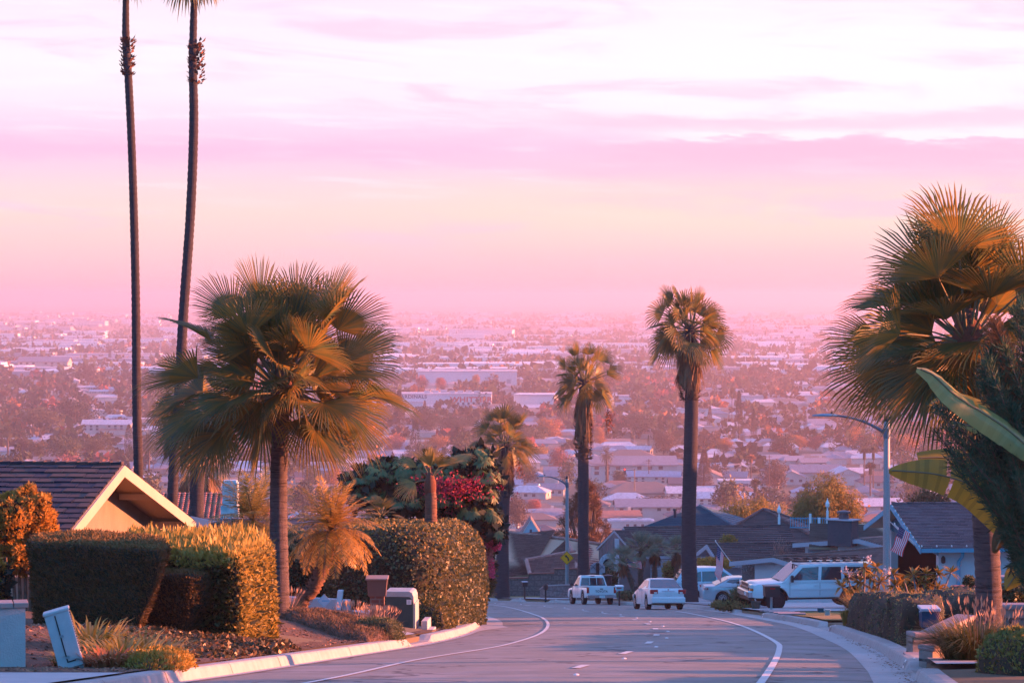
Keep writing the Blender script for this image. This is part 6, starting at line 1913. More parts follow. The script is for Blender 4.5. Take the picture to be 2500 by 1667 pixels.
def wheel_parts(root, x, y, rad, wid, rimm, spokes=7, rim_r=.66, name='wheel'):
 s = 1 if y > 0 else -1
 mb = MB()
 w2 = wid / 2
 mb.lathe([(rad * .60, -w2), (rad * .93, -w2), (rad, -w2 * .6), (rad, w2 * .6), (rad * .93, w2), (rad * .60, w2)], 22, axis='Y')
 wl = mb.build('wheel', M_TYRE, root, smooth='auto', loc=(x, y, rad))
 mb = MB(); r = rad * rim_r
 mb.lathe([(r, s * w2 * .7), (r, s * w2 * 1.02), (r * .9, s * w2 * 1.02), (r * .86, s * w2 * .6)], 20, axis='Y')
 for k in range(spokes):
  a = 2 * math.pi * k / spokes
  c = (math.cos(a) * r * .5, s * w2 * .92, math.sin(a) * r * .5)
  mb.box(c, (r * .86, .03, r * .20), 0, 0, -a)
 mb.lathe([(r * .2, s * w2 * .8), (r * .2, s * w2 * 1.04), (.005, s * w2 * 1.05)], 10, axis='Y')
 mb.build('rim', rimm, wl)
def car(name, lab, cat, S, paint, rimm=None):
 root = thing(name, lab, cat)
 Lh = S['L'] / 2; W2 = S['W'] / 2
 prof = S['top']; wx = S['wheels']; rad = S['rad']; ra = S.get('arch', rad * 1.22); cl = S['clear']
 xs = sorted(set([round(-Lh + i * S['L'] / 96, 4) for i in range(97)] + [x for x, z in prof]))
 V = []; n = 9
 def ip(tab, x):
  return interp(tab, x)
 for x in xs:
  zt = ip(prof, x)
  e = min(abs(x + Lh), abs(x - Lh))
  hw = W2 * (1 - S.get('tap', .10) * (1 - sm(e / S.get('tapl', .55))))
  zb = cl + S.get('endlift', .06) * (1 - sm(e / .35))
  for w in wx:
   d = abs(x - w)
   if d < ra: zb = max(zb, rad + math.sqrt(ra * ra - d * d) * 1.0)
  zb = min(zb, zt - .12)
  sh = max(zb + .04, zt - S.get('sh', .16))
  mid = (zb + sh) / 2
  pts = [(0, zb), (hw * .9, zb), (hw * .985, zb + .02), (hw * 1.0, mid), (hw * .985, sh), (hw * .94, zt - .035), (hw * .80, zt - .004), (0, zt + .01)]
  ring = pts + [(-y, z) for y, z in pts[-2:0:-1]]
  for y, z in ring: V.append((x, y, z))
 k = 14
 F = []; MI = []
 for i in range(len(xs) - 1):
  for j in range(k):
   j2 = (j + 1) % k
   F.append((i * k + j, (i + 1) * k + j, (i + 1) * k + j2, i * k + j2)); MI.append(1 if j in (0, 13) else 0)
 F.append(tuple(range(k))); MI.append(0)
 F.append(tuple((len(xs) - 1) * k + j for j in range(k))[::-1]); MI.append(0)
 me = bpy.data.meshes.new('body'); me.from_pydata(V, [], F)
 body = finish(me, 'body', [paint, M_UNDER], MI, root, 'auto')
 mb = MB()
 for w in wx:
  mb.box((w, 0, rad + ra * .45), (ra * 1.9, S['W'] * .86, ra * 1.0))
 mb.box((0, 0, cl + .1), (S['L'] * .82, S['W'] * .8, .16))
 mb.build('underbody', M_UNDER, root)
 x0, x1, x2, x3 = S['cab']
 zb_ = S['belt'] - .03; zr = S['roof']; wb = W2 * S.get('wb', .95); wr = W2 * S.get('wr', .76)
 zb0 = S.get('belt_r', S['belt']) - .03
 mb = MB()
 NR = 8
 prof_r = []
 vs_ = []
 m = 10
 st = [(x0, zb0), (x1, zr - .02), (x1 + (x2 - x1) * .25, zr + .01), (x1 + (x2 - x1) * .6, zr + .015), (x2, zr - .02), (x3, zb_)]
 for (x, z) in st:
  t = (z - zb_) / (zr - zb_)
  y = wb + (wr - wb) * t
  zs = zb0 + (zb_ - zb0) * (x - x0) / (x3 - x0)
  vs_ += [(x, wb, zs), (x, y, z - .05 if 0 < t else z), (x, y * .93, z), (x, 0, z + (.02 if t > .5 else 0)), (x, -y * .93, z), (x, -y, z - .05 if 0 < t else z), (x, -wb, zs)]
 fs = []
 for i in range(len(st) - 1):
  for j in range(6):
   fs.append((i * 7 + j, i * 7 + j + 1, (i + 1) * 7 + j + 1, (i + 1) * 7 + j))
 mb.add(vs_, fs)
 mb.build('cabin', paint, root, smooth='auto')
 def side(x, z, s, o=.006):
  t = (z - zb_) / (zr - .05 - zb_); y = wb + (wr - wb) * t
  return (x, s * (y + o), z)
 for s in (1, -1):
  for poly in S['windows']:
   mb = MB(); mb.poly([side(x, z, s, .012) for x, z in poly][::s]); mb.build('side_window', M_CGLASS, root)
 def glass(nm, xb, zb2, xr, s, inset=.10, hh=(.10, .92), split=None):
  a = Vector((xb, 0, zb2)); b = Vector((xr, 0, zr - .02)); d = b - a; nn = Vector((-d.z, 0, d.x)); nn.normalize()
  if nn.x * s < 0: nn = -nn
  pts = []
  for t, sg in ((hh[0], 1), (hh[1], 1), (hh[1], -1), (hh[0], -1)):
   q = a + d * t + nn * .016
   y = (wb + (wr - wb) * t) * (1 - inset)
   pts.append((q.x, y * sg, q.z))
  mb = MB(); mb.poly(pts); o = mb.build(nm, M_CGLASS, root)
  return a, d, nn
 ga = glass('rear_window', x0, zb0, x1, -1, S.get('ri', .10), S.get('rh', (.12, .90)))
 glass('windshield', x3, zb_, x2, 1, .08, (.06, .93))
 for w in wx:
  for s in (1, -1):
   wheel_parts(root, w, s * (W2 - S.get('ww', .21) / 2 - .01), rad, S.get('ww', .21), rimm or M_RIM, S.get('spokes', 7), S.get('rimr', .66))
 for s in (1, -1):
  mb = MB(); mx, mz = S['mirror']
  mb.box((mx, s * (W2 * .97 + .10), mz), (.10, .20, .15 * S.get('ms', 1)), 0); mb.box((mx + .02, s * W2 * .95, mz - .04), (.05, .12, .04))
  mb.build('side_mirror', S.get('mmat', M_BLK), root, bevel=.02)
 for hx, hz in S.get('handles', []):
  for s in (1, -1):
   mb = MB(); mb.box((hx, s * (W2 * 1.0 + .012), hz), (.16, .03, .035)); mb.build('door_handle', S.get('hmat', paint), root)
 for s in (1, -1):
  mb = MB()
  for dx in S.get('seams', []):
   mb.box((dx, s * (W2 * .998 + .001), (cl + S['belt']) / 2 + .03), (.012, .006, S['belt'] - cl - .16))
  mb.build('door_seams', M_UNDER, root)
 return root
def bx(root, name, m, *boxes, bevel=0.0, parent=None):
 mb = MB()
 for b in boxes:
  mb.box(b[0], b[1], *(b[2:] if len(b) > 2 else ()))
 return mb.build(name, m, parent or root, bevel=bevel)
def text_mesh(name, s, size, m, parent, loc, rot, ext=.004, bold=0.0, sx=1.0):
 cu = bpy.data.curves.new(name, 'FONT'); cu.body = s; cu.size = size; cu.extrude = ext; cu.align_x = 'CENTER'; cu.align_y = 'CENTER'; cu.offset = bold; cu.space_character = 1.08
 o = bpy.data.objects.new(name, cu); COL.objects.link(o)
 bpy.context.view_layer.update()
 me = bpy.data.meshes.new_from_object(o.evaluated_get(bpy.context.evaluated_depsgraph_get()))
 bpy.data.objects.remove(o)
 o = bpy.data.objects.new(name, me); COL.objects.link(o); me.materials.clear(); me.materials.append(m)
 o.parent = parent; o.location = loc; o.rotation_euler = rot; o.scale = (sx, 1, 1)
 return o
S = dict(L=4.9, W=1.70, top=[(-2.45, .96), (-.55, .98), (-.5, .99), (.95, .98), (1.15, .97), (2.15, .90), (2.38, .80), (2.45, .62)], wheels=(-1.42, 1.45), rad=.36, clear=.36, cab=(-.50, -.28, .45, 1.12),
   belt=.98, roof=1.60, windows=[[(-.22, 1.05), (-.10, 1.50), (.08, 1.50), (.08, 1.05)], [(.16, 1.05), (.16, 1.50), (.44, 1.48), (.86, 1.05)]], mirror=(.82, 1.10), tap=.05, tapl=.4, ri=.09, rh=(.14, .82), handles=[(.2, .9)], seams=[-.35, .12, .98], spokes=5, endlift=.1, sh=.12)
t = car('pickup_truck', 'white extended-cab pickup truck parked at the kerb by the far street lamp', 'pickup truck', S, M_CARW)
bx(t, 'tailgate', M_CARW, ((-2.462, 0, .74), (.03, 1.36, .40)), bevel=.012)
bx(t, 'tailgate_handle', M_BLK, ((-2.482, 0, .86), (.02, .17, .05)))
text_mesh('tailgate_lettering', 'TOYOTA', .17, M_BLK, t, (-2.480, 0, .72), (R(90), 0, R(-90)), bold=.004, sx=.95)
for s in (1, -1):
 bx(t, 'tail_light', M_TAIL, ((-2.455, s * .765, .78), (.04, .13, .30)), bevel=.01)
 bx(t, 'tail_light_lens', M_AMBER, ((-2.468, s * .765, .86), (.03, .10, .06)))
 bx(t, 'headlight', M_LAMPW, ((2.40, s * .62, .72), (.08, .32, .16)))
bx(t, 'rear_bumper', M_CHROME, ((-2.55, 0, .45), (.16, 1.62, .16)), ((-2.60, 0, .52), (.16, 1.3, .03)), bevel=.03)
bx(t, 'licence_plate', M_PLATE, ((-2.64, 0, .45), (.01, .32, .15)))
bx(t, 'bed_floor', M_BLK, ((-1.48, 0, .985), (1.75, 1.36, .02)))
bx(t, 'bed_rail', M_CARW, ((-1.5, .78, 1.0), (1.88, .10, .05)), ((-1.5, -.78, 1.0), (1.88, .10, .05)), ((-2.42, 0, .985), (.05, 1.5, .05)), bevel=.01)
bx(t, 'window_divider', M_CARW, ((-.44, .20, 1.28), (.03, .02, .40), 0, 0, R(19)), ((-.44, -.20, 1.28), (.03, .02, .40), 0, 0, R(19)))
bx(t, 'brake_light', M_TAIL, ((-.30, 0, 1.575), (.03, .24, .04)))
align(t, 4.42, 158.3, math.pi / 2 + R(11.5), z=road_z(158.3), lift=.03)
SED = dict(L=4.45, W=1.72, top=[(-2.22, .80), (-2.12, .97), (-1.62, 1.0), (-1.0, .99), (1.0, .93), (1.35, .88), (2.0, .72), (2.18, .58), (2.22, .45)], wheels=(-1.28, 1.34), rad=.315, clear=.24, cab=(-1.72, -.88, .12, 1.05),
   belt=.93, belt_r=.99, roof=1.43, wr=.70, windows=[[(-1.28, 1.02), (-.95, 1.33), (-.42, 1.36), (-.42, .99)], [(-.36, .99), (-.36, 1.36), (.08, 1.34), (.74, .98)]], mirror=(.70, 1.0), tap=.13, tapl=.6, ri=.07, rh=(.10, .93),
   handles=[(-.62, .86), (.15, .84)], seams=[-.38, .72, -1.15], mmat=M_BLK, spokes=9)
t = car('sedan', 'white sedan parked at the right kerb in front of the tallest skirted palm', 'car', SED, M_CARW)
for s in (1, -1):
 bx(t, 'tail_light', M_TAIL, ((-2.17, s * .66, .83), (.16, .36, .20)), bevel=.03)
 bx(t, 'tail_light_lens', M_LAMPW, ((-2.255, s * .60, .78), (.02, .14, .07)))
 bx(t, 'headlight', M_LAMPW, ((2.08, s * .62, .62), (.22, .34, .14)), bevel=.02)
bx(t, 'rear_bumper', M_CARW, ((-2.24, 0, .44), (.14, 1.60, .28)), bevel=.05)
bx(t, 'licence_plate', M_PLATE, ((-2.245, 0, .74), (.02, .31, .15)))
bx(t, 'trunk_trim', M_TRIMG, ((-2.235, 0, .86), (.02, .62, .03)))
mb = MB(); mb.lathe([(.035, 0), (.035, .012), (.001, .014)], 10, c=(-2.24, 0, .92), axis='X'); mb.build('badge', M_CHROME, t)
align(t, 6.85, 133.0, math.pi / 2 + R(9), z=road_z(133), lift=.03)
S = dict(L=5.57, W=2.0, top=[(-2.78, 1.16), (-2.6, 1.20), (1.25, 1.20), (1.45, 1.20), (2.45, 1.14), (2.68, 1.06), (2.75, .92), (2.785, .80)], wheels=(-1.62, 1.70), rad=.43, arch=.56, clear=.52, cab=(-2.74, -2.52, .62, 1.42),
   belt=1.20, roof=1.93, wb=.97, wr=.83, windows=[[(-2.50, 1.27), (-2.42, 1.78), (-1.28, 1.80), (-1.28, 1.27)], [(-1.14, 1.27), (-1.14, 1.80), (-.32, 1.81), (-.26, 1.27)], [(-.12, 1.27), (-.18, 1.81), (.52, 1.78), (1.02, 1.27)]],
   mirror=(1.02, 1.34), ms=1.9, tap=.06, tapl=.45, handles=[(-.02, 1.04), (-1.05, 1.04)], seams=[-.20, -1.22, 1.10], spokes=8, ww=.30, rimr=.60, sh=.2, endlift=.05)
t = car('four_wheel_drive', 'big white lifted four-wheel-drive with roof rack in the driveway on the right', 'car', S, M_CARW, M_RIMD)
bx(t, 'front_bumper', M_CHROME, ((2.80, 0, .70), (.22, 1.92, .30)), bevel=.05)
bx(t, 'lower_valance', M_BLK, ((2.76, 0, .50), (.16, 1.7, .14)))
bx(t, 'grille', M_BLK, ((2.775, 0, .97), (.06, 1.16, .28)))
bx(t, 'grille_bar', M_CHROME, ((2.81, 0, .97), (.03, 1.22, .07)), ((2.80, 0, 1.125), (.04, 1.22, .04)), ((2.80, 0, .835), (.04, 1.22, .04)))
for s in (1, -1):
 bx(t, 'headlight', M_LAMPW, ((2.73, s * .78, 1.03), (.14, .38, .15)), bevel=.02)
 bx(t, 'indicator', M_AMBER, ((2.73, s * .82, .89), (.14, .28, .10)), bevel=.02)
 bx(t, 'side_moulding', M_CARW, ((.03, s * 1.005, .88), (2.0, .02, .05)))
 bx(t, 'running_board', M_BLK, ((.05, s * .98, .50), (2.3, .14, .07)))
 bx(t, 'tail_light', M_TAIL, ((-2.79, s * .9, 1.05), (.05, .16, .5)))
 bx(t, 'rack_rail', M_BLK, ((-.7, s * .70, 2.03), (3.3, .05, .06)), ((-.7, s * .72, 2.12), (3.3, .03, .03)))
bx(t, 'roof_rack', M_BLK, *[((-2.2 + k * .42, 0, 2.06), (.06, 1.42, .05)) for k in range(8)])
bx(t, 'rack_lights', M_LAMPW, *[((-2.1 + k * .45, .735, 2.05), (.10, .03, .06)) for k in range(6)])
bx(t, 'front_plate', M_PLATE, ((2.92, .55, .72), (.01, .3, .15)))
bx(t, 'wiper', M_BLK, ((1.46, .3, 1.225), (.03, .6, .02)), ((1.46, -.4, 1.225), (.03, .6, .02)))
align(t, 12.62, 120.6, math.pi + R(9), lift=.07, pitch=False)
S = dict(L=4.9, W=1.9, top=[(-2.45, .98), (-2.3, 1.08), (1.0, 1.08), (1.3, 1.04), (2.1, .92), (2.4, .74), (2.45, .55)], wheels=(-1.4, 1.42), rad=.36, clear=.26, cab=(-2.36, -1.85, .35, 1.45),
   belt=1.08, roof=1.86, wr=.74, windows=[[(-2.0, 1.16), (-1.5, 1.56), (-.9, 1.68), (-.9, 1.14)], [(-.84, 1.14), (-.84, 1.68), (-.05, 1.70), (-.05, 1.14)], [(.01, 1.14), (.01, 1.70), (.35, 1.68), (1.15, 1.14)]], mirror=(1.02, 1.2), tap=.14, tapl=.7, handles=[(-.2, 1.0), (-1.0, 1.0)], seams=[-.88, -.02, 1.0], spokes=7)
t = car('van', 'pale blue van half hidden behind the tallest skirted palm', 'car', S, M_CARB)
for s in (1, -1): bx(t, 'tail_light', M_TAIL, ((-2.40, s * .82, 1.0), (.14, .22, .24)), bevel=.03); bx(t, 'headlight', M_LAMPW, ((2.3, s * .7, .8), (.25, .3, .14)), bevel=.02)
X_ = P(1747, 1400, 159.5).x
align(t, X_, 159.5, R(2), pitch=False, z=P(1747, 1464, 159.5).z)
S = dict(SED, L=4.85, W=1.84, top=[(-2.42, .78), (-2.34, 1.02), (-1.75, 1.04), (-1.1, 1.0), (1.1, .95), (1.5, .9), (2.2, .74), (2.38, .58), (2.42, .45)], wheels=(-1.38, 1.44), rad=.335, cab=(-1.85, -.95, .15, 1.2), belt=.96, belt_r=1.03, roof=1.44,
   windows=[[(-1.42, 1.06), (-1.0, 1.34), (-.45, 1.38), (-.45, 1.02)], [(-.38, 1.02), (-.38, 1.38), (.1, 1.36), (.82, 1.0)]], handles=[(-.7, .9), (.2, .88)], seams=[-.42, .8], spokes=10, rimr=.7)
t = car('sedan', 'silver sedan in the driveway with its tail beside the spiky yucca', 'car', S, M_CARS)
for s in (1, -1): bx(t, 'tail_light', M_TAIL, ((-2.30, s * .72, .88), (.26, .40, .10)), bevel=.02); bx(t, 'tail_light_lens', M_LAMPW, ((-2.34, s * .74, .885), (.22, .37, .035)))
X_ = P(1820, 1400, 155.3).x
align(t, X_, 155.3, R(4), pitch=False, z=P(1820, 1471, 155.3).z)
t = car('sedan', 'white car parked beyond the brick planter wall, only its windows and roof showing', 'car', SED, M_CARW)
align(t, P(1340, 1450, 208).x, 208, R(186), pitch=False, z=P(1330, 1470, 208).z)
# ------------------------------------------------------------------ street furniture
M_GALV = mat('galvanised_pole', (.30, .33, .35), .6, (.22, .25, .27), 30, .6, metal=.25)
M_GALVB = mat('painted_arm', (.07, .13, .18), .5, metal=.2)
def street_lamp(lab, px, Y, ytop, ybase, rb, arm, rise, head_len, label_cat='street lamp'):
 b = P(px, ybase, Y); f = FPX / Y; H = (ybase - ytop) / f
 b = Vector((b.x, b.y, b.z))
 root = thing('street_lamp', lab, 'street lamp', b)
 mb = MB(); mb.lathe([(rb * 1.15, -.5), (rb * 1.12, .1), (rb, .3), (rb * .78, H - .06), (rb * .78, H)], 18); mb.build('pole', M_GALV, root, smooth='auto')
 mb = MB(); mb.lathe([(rb * .84, H - .04), (rb * .84, H + .02), (rb * .7, H + .10), (rb * .3, H + .15), (.01, H + .16)], 16); mb.build('pole_cap', M_BLK, root, smooth='auto')
 mb = MB(); za = H - rb * 3.4
 mb.lathe([(rb * .90, za - .17), (rb * .90, za + .17)], 14); mb.build('collar', M_GALVB, root)
 pts = [(0, 0, za - .05)] + [(-arm * t, 0, za - .05 + rise * math.sin(t * math.pi / 2) ** .8) for t in (.15, .3, .45, .6, .75, .9, 1.0)]
 mb = MB(); mb.tube(pts, [rb * .42, rb * .40, rb * .36, rb * .33, rb * .30, rb * .28, rb * .26, rb * .25], 8); mb.build('arm', M_GALVB, root, smooth=True)
 e = Vector(pts[-1])
 mb = MB()
 hl = head_len
 n = 10; vs_ = []
 for i in range(7):
  t = i / 6; wd = hl * .22 * math.sin(math.pi * (.12 + .80 * t)) ** .6; hh = hl * .09 * math.sin(math.pi * (.10 + .82 * t)) ** .6 * (1.2 - .5 * t)
  for k in range(n):
   a = 2 * math.pi * k / n; vs_.append((e.x + .12 - t * hl, math.cos(a) * wd * .8, e.z + max(math.sin(a), -.35) * hh))
 fs = [(i * n + k, i * n + (k + 1) % n, (i + 1) * n + (k + 1) % n, (i + 1) * n + k) for i in range(6) for k in range(n)] + [tuple(range(n)), tuple(6 * n + k for k in range(n))[::-1]]
 mb.add(vs_, fs); mb.build('lamp_head', mat('lamp_housing', (.10, .22, .30), .45, metal=.2), root, smooth='auto')
 mb = MB(); mb.lathe([(.04, 0), (.045, .05), (.02, .08)], 8, c=(e.x - .05, 0, e.z + hl * .07)); mb.build('photocell', M_BLK, root)
 return root
street_lamp('tall grey near street lamp rising from the shrubs on the right, arm reaching left', 2164, 98, 1024, 1515, .135, 1.85, .66, .85)
street_lamp('far street lamp carrying the yellow curve sign, beside the white pickup', 1384.5, 190, 1166, 1470, .135, 1.45, .62, .75)
def curve_sign():
 Y = 189.6; f = FPX / Y; c = P(1384, 1361.5, Y); h = 17.0 / f
 root = thing('curve_sign', 'yellow diamond warning sign with a black left-bend arrow on the far street lamp pole', 'road sign', c)
 my = mat('sign_yellow', (1.0, .36, .0), .5)
 mb = MB(); d = [(0, -.0, -h), (h, 0, 0), (0, 0, h), (-h, 0, 0)]
 mb.prism(d, (0, .02, 0)); mb.build('sign_plate', my, root)
 mb = MB(); k = .955; k2 = .90
 for i in range(4):
  a, b_ = Vector(d[i]), Vector(d[(i + 1) % 4]); mb.poly([a * k + Vector((0, -.004, 0)), b_ * k + Vector((0, -.004, 0)), b_ * k2 + Vector((0, -.004, 0)), a * k2 + Vector((0, -.004, 0))])
 w_ = h * .10
 cl = [(.22, -.44), (.22, -.26), (.20, -.10), (.13, .04), (.02, .14), (-.10, .22)]
 pts = [Vector((x * h, 0, z * h)) for x, z in cl]
 L_ = []; R2 = []
 for i, p in enumerate(pts):
  dd = (pts[min(i + 1, 5)] - pts[max(i - 1, 0)]).normalized(); nn = Vector((-dd.z, 0, dd.x))
  L_.append(p + nn * w_ + Vector((0, -.005, 0))); R2.append(p - nn * w_ + Vector((0, -.005, 0)))
 for i in range(5): mb.poly([L_[i], L_[i + 1], R2[i + 1], R2[i]])
 mb.poly([(x * h, -.005, z * h) for x, z in ((-.36, .40), (.06, .38), (-.14, .06))][::1])
 mb.build('arrow_symbol', M_BLK, root)
 mb = MB(); mb.box((0, .06, .12), (.3, .03, .04)); mb.box((0, .06, -.12), (.3, .03, .04)); mb.build('bracket', M_GALV, root)
curve_sign()
def brick_mailbox():
 Y = 69.5; f = FPX / Y; b = base_at(921, Y)
 root = thing('brick_mailbox', 'brown metal mailbox on a slim brick pillar beside the green utility box', 'mailbox', b)
 zt = (P(921, 1453, Y) - b).z; z1 = (P(921, 1409, Y) - b).z
 mb = MB(); mb.box((0, 0, zt / 2 - .2), (.35, .36, zt + .4)); mb.build('pillar', M_BRICK, root, R(0))
 mbx = mat('brown_mailbox_metal', (.085, .05, .045), .5, (.10, .06, .05), 8, .6)
 mb = MB(); w0, w1 = .215, .25; d = .26
 mb.prism([(-w0, -d * .8, zt), (w0, -d * .8, zt), (w1, -d, z1 - .02), (-w1, -d, z1 - .02)], (0, d * 1.8, 0)); mb.build('mail_case', mbx, root, bevel=.008)
 mb = MB(); mb.box((0, -.02, z1), (.55, .60, .035), 0, R(3)); mb.build('mail_lid', mat('mailbox_lid', (.30, .20, .17), .5), root, bevel=.008)
 mb = MB(); mb.box((.265, -.1, z1 - .1), (.012, .03, .12)); mb.build('flag_arm', M_CHROME, root)
brick_mailbox()
def utility_box():
 Y = 71; f = FPX / Y; b = P(975, 1541, Y)
 root = thing('utility_box', 'green metal utility transformer box with pale rounded top on a concrete pad', 'utility box', b, R(-4))
 hgt = 98 / f; w2 = 34 / f
 mg = mat('utility_green', (.018, .055, .055), .45, (.025, .07, .065), 3, .6); mp = mat('utility_top', (.42, .42, .40), .5, (.34, .34, .33), 4, .6)
 mb = MB(); mb.box((0, .45, hgt * .43), (w2 * 2, .85, hgt * .86)); mb.build('cabinet', mg, root, bevel=.01)
 mb = MB()
 pr = [(-w2, 0, hgt * .862), (w2 * .72, 0, hgt * .862), (w2 * .92, 0, hgt * .80), (w2 * .99, 0, hgt * .68), (w2 * 1.06, 0, hgt * .68), (w2 * 1.04, 0, hgt * .86), (w2 * .92, 0, hgt * .97), (w2 * .72, 0, hgt), (-w2, 0, hgt)]
 mb.prism([(x, .02, z) for x, _, z in pr], (0, .95, 0)); mb.build('lid', mp, root, bevel=.012)
 mb = MB(); mb.box((w2 + .02, .5, hgt * .36), (.05, .9, hgt * .70)); mb.build('side_panel', mp, root)
 mb = MB(); mb.box((w2 * .70, -.006, hgt * .74), (.12, .01, .12)); lb = mb.build('warning_label', M_WHITEP, root)
 mb = MB()
 for k in range(3): mb.box((w2 * .70, -.013, hgt * .74 + .03 - k * .03), (.07, .004, .010))
 mb.build('label_marks', M_GALV, lb)
 mb = MB(); mb.box((.10, .35, -.04), (w2 * 2 + .75, 1.3, .12)); mb.box((w2 + .25, .75, .10), (.16, .9, .28)); mb.build('pad', M_DRIVE, root, bevel=.015)
utility_box()
def leaning_cabinet():
 Y = 41.0; f = FPX / Y; b = P(188, 1650, Y)
 root = thing('leaning_cabinet', 'pale grey metal utility cabinet leaning over to the left beside the strap-leaved plants', 'utility cabinet', b)
 root.rotation_euler = (0, R(-15.5), R(8))
 mc = mat('grey_cabinet', (.42, .44, .45), .55, (.34, .37, .39), 5, .6)
 mb = MB(); mb.box((-.04, .16, .55), (.36, .30, .82)); c = mb.build('cabinet_body', mc, root, bevel=.012)
 mb = MB(); mb.box((-.04, .16, .975), (.385, .33, .05)); mb.build('cabinet_top', mc, root, bevel=.015)
 mb = MB(); mb.box((-.01, .17, .06), (.30, .24, .30)); mb.build('pedestal', mat('grey_pedestal', (.36, .36, .36), .8, (.26, .26, .27), 6, .7), root, bevel=.01)
 mb = MB(); mb.box((-.07, .005, .58), (.018, .012, .70)); mb.box((-.01, .005, .235), (.12, .012, .018)); mb.build('door_gap', M_BLK, c)
 mb = MB()
 for k in range(17): mb.box((.145, .16, .34 + k * .036), (.012, .22, .014))
 mb.build('side_vents', mat('vent_dark', (.12, .10, .10), .6), c)
 for z in (.30, .62): mb = MB(); mb.box((-.05, -.002, z), (.05, .02, .035)); mb.build('latch', M_GALV, c)
leaning_cabinet()
def yard_sign():
 Y = 68; f = FPX / Y; c = P(791, 1466, Y)
 root = thing('yard_sign', 'small pale diamond-shaped lawn sign on a stake in front of the leaning feather palm', 'lawn sign', c)
 def d(h, y0, w=1.0): return [(0, y0, -h), (h * w, y0, 0), (0, y0, h), (-h * w, y0, 0)]
 h = 16.5 / f
 mb = MB(); mb.prism(d(h, 0), (0, .012, 0)); mb.build('sign_plate', mat('pale_blue_sign', (.42, .55, .66), .4), root)
 mb = MB()
 for i in range(4):
  a, b_ = Vector(d(h, -.003)[i]), Vector(d(h, -.003)[(i + 1) % 4]); k1, k2 = .92, .82; y = Vector((0, -.003, 0))
  mb.poly([a * k1 + y, b_ * k1 + y, b_ * k2 + y, a * k2 + y])
 mb.box((.03, -.004, .0), (h * 1.0, .004, h * .22)); mb.build('sign_border', mat('sign_blue', (.16, .42, .60), .4), root)
 mb = MB(); mb.tube([(0, .01, -h * .9), (0, .01, -h - .45)], .012, 6); mb.build('stake', M_BLK, root)
yard_sign()
def blue_mailbox():
 Y = 56.5; f = FPX / Y; c = P(2268, 1506, Y)
 root = thing('blue_mailbox', 'dark blue box mailbox with pale lid above the curved stone wall', 'mailbox', (c.x, c.y, c.z - .9))
 w2 = 22 / f; z = .9
 mbm = mat('navy_mailbox', (.02, .075, .14), .4)
 mb = MB(); mb.prism([(-w2 * .93, -.2, z - .19), (w2 * .93, -.2, z - .19), (w2, -.24, z + .16), (-w2, -.24, z + .16)], (0, .46, 0)); mb.build('mail_case', mbm, root, bevel=.008)
 mb = MB(); mb.box((0, 0, z + .18), (w2 * 2.22, .56, .06), 0, R(2)); mb.build('mail_lid', mat('pale_lid', (.42, .43, .50), .4), root, bevel=.015)
 mb = MB(); mb.box((0, 0, z - .6), (.10, .10, .82)); mb.build('post', M_BLK, root)
 mb = MB(); mb.lathe([(.02, 0), (.025, .02), (.01, .035)], 8, c=(-w2 * 1.05, -.1, z + .10)); mb.build('latch', M_CHROME, root)
blue_mailbox()
def post_box(name, lab, px, Y, ytop, ybot, ybase, wpx, bodym, postm, lidm=None, depth=.45, lantern=False, red=None):
 f = FPX / Y; b = P(px, ybase, Y)
 root = thing(name, lab, 'mailbox', b, R(6))
 zt, zb = (ybase - ytop) / f, (ybase - ybot) / f; w2 = wpx / f / 2
 mb = MB()
 if lantern:
  mb.lathe([(w2 * .75, zb), (w2, zb + .05), (w2, zt - .12), (w2 * .6, zt - .02), (w2 * .1, zt + .08)], 10)
 else:
  mb.prism([(-w2, -depth / 2, zb), (w2, -depth / 2, zb), (w2 * 1.06, -depth / 2 - .02, zt), (-w2 * 1.06, -depth / 2 - .02, zt)], (0, depth, 0))
 mb.build('mail_case', bodym, root, bevel=.01)
 mb = MB(); mb.tube([(0, 0, -.2), (0, 0, zb)], .05, 8)
 if lantern: mb.lathe([(.18, 0), (.12, .06), (.05, .12)], 8)
 mb.build('post', postm, root)
 if lidm: mb = MB(); mb.box((0, 0, zt + .02), (w2 * 2.25, depth + .08, .04)); mb.build('mail_lid', lidm, root, bevel=.008)
 if red: mb = MB(); mb.box((red[0], -depth / 2 - .035, zt - .07), (red[1], .01, red[2])); mb.build('red_mark', M_TAIL, root)
 return root
post_box('post_mailbox', 'large black mailbox on a thin post in front of the white four-wheel-drive', 1883, 113.5, 1430, 1455, 1494, 35, M_BLK, M_GALV, mat('dull_lid', (.16, .11, .12), .5), .5, red=(0, .2, .05))
post_box('post_mailbox', 'black mailbox on a post at the edge of the far lawn', 1281, 176, 1420, 1431, 1452, 12.5, M_BLK, M_BLK, M_TRIMG, .4)
post_box('lantern_mailbox', 'ornate black lantern-shaped mailbox on a pedestal by the far kerb', 1332, 171, 1424, 1439, 1465, 11.5, M_BLK, M_BLK, None, .3, lantern=True)
post_box('post_mailbox', 'white and red mailbox on a dark post right of the white pickup', 1512, 152, 1430, 1440, 1470, 17, mat('mailbox_cyan', (.28, .45, .52), .5), M_BLK, M_WHITEP, .5, red=(-.05, .26, .05))
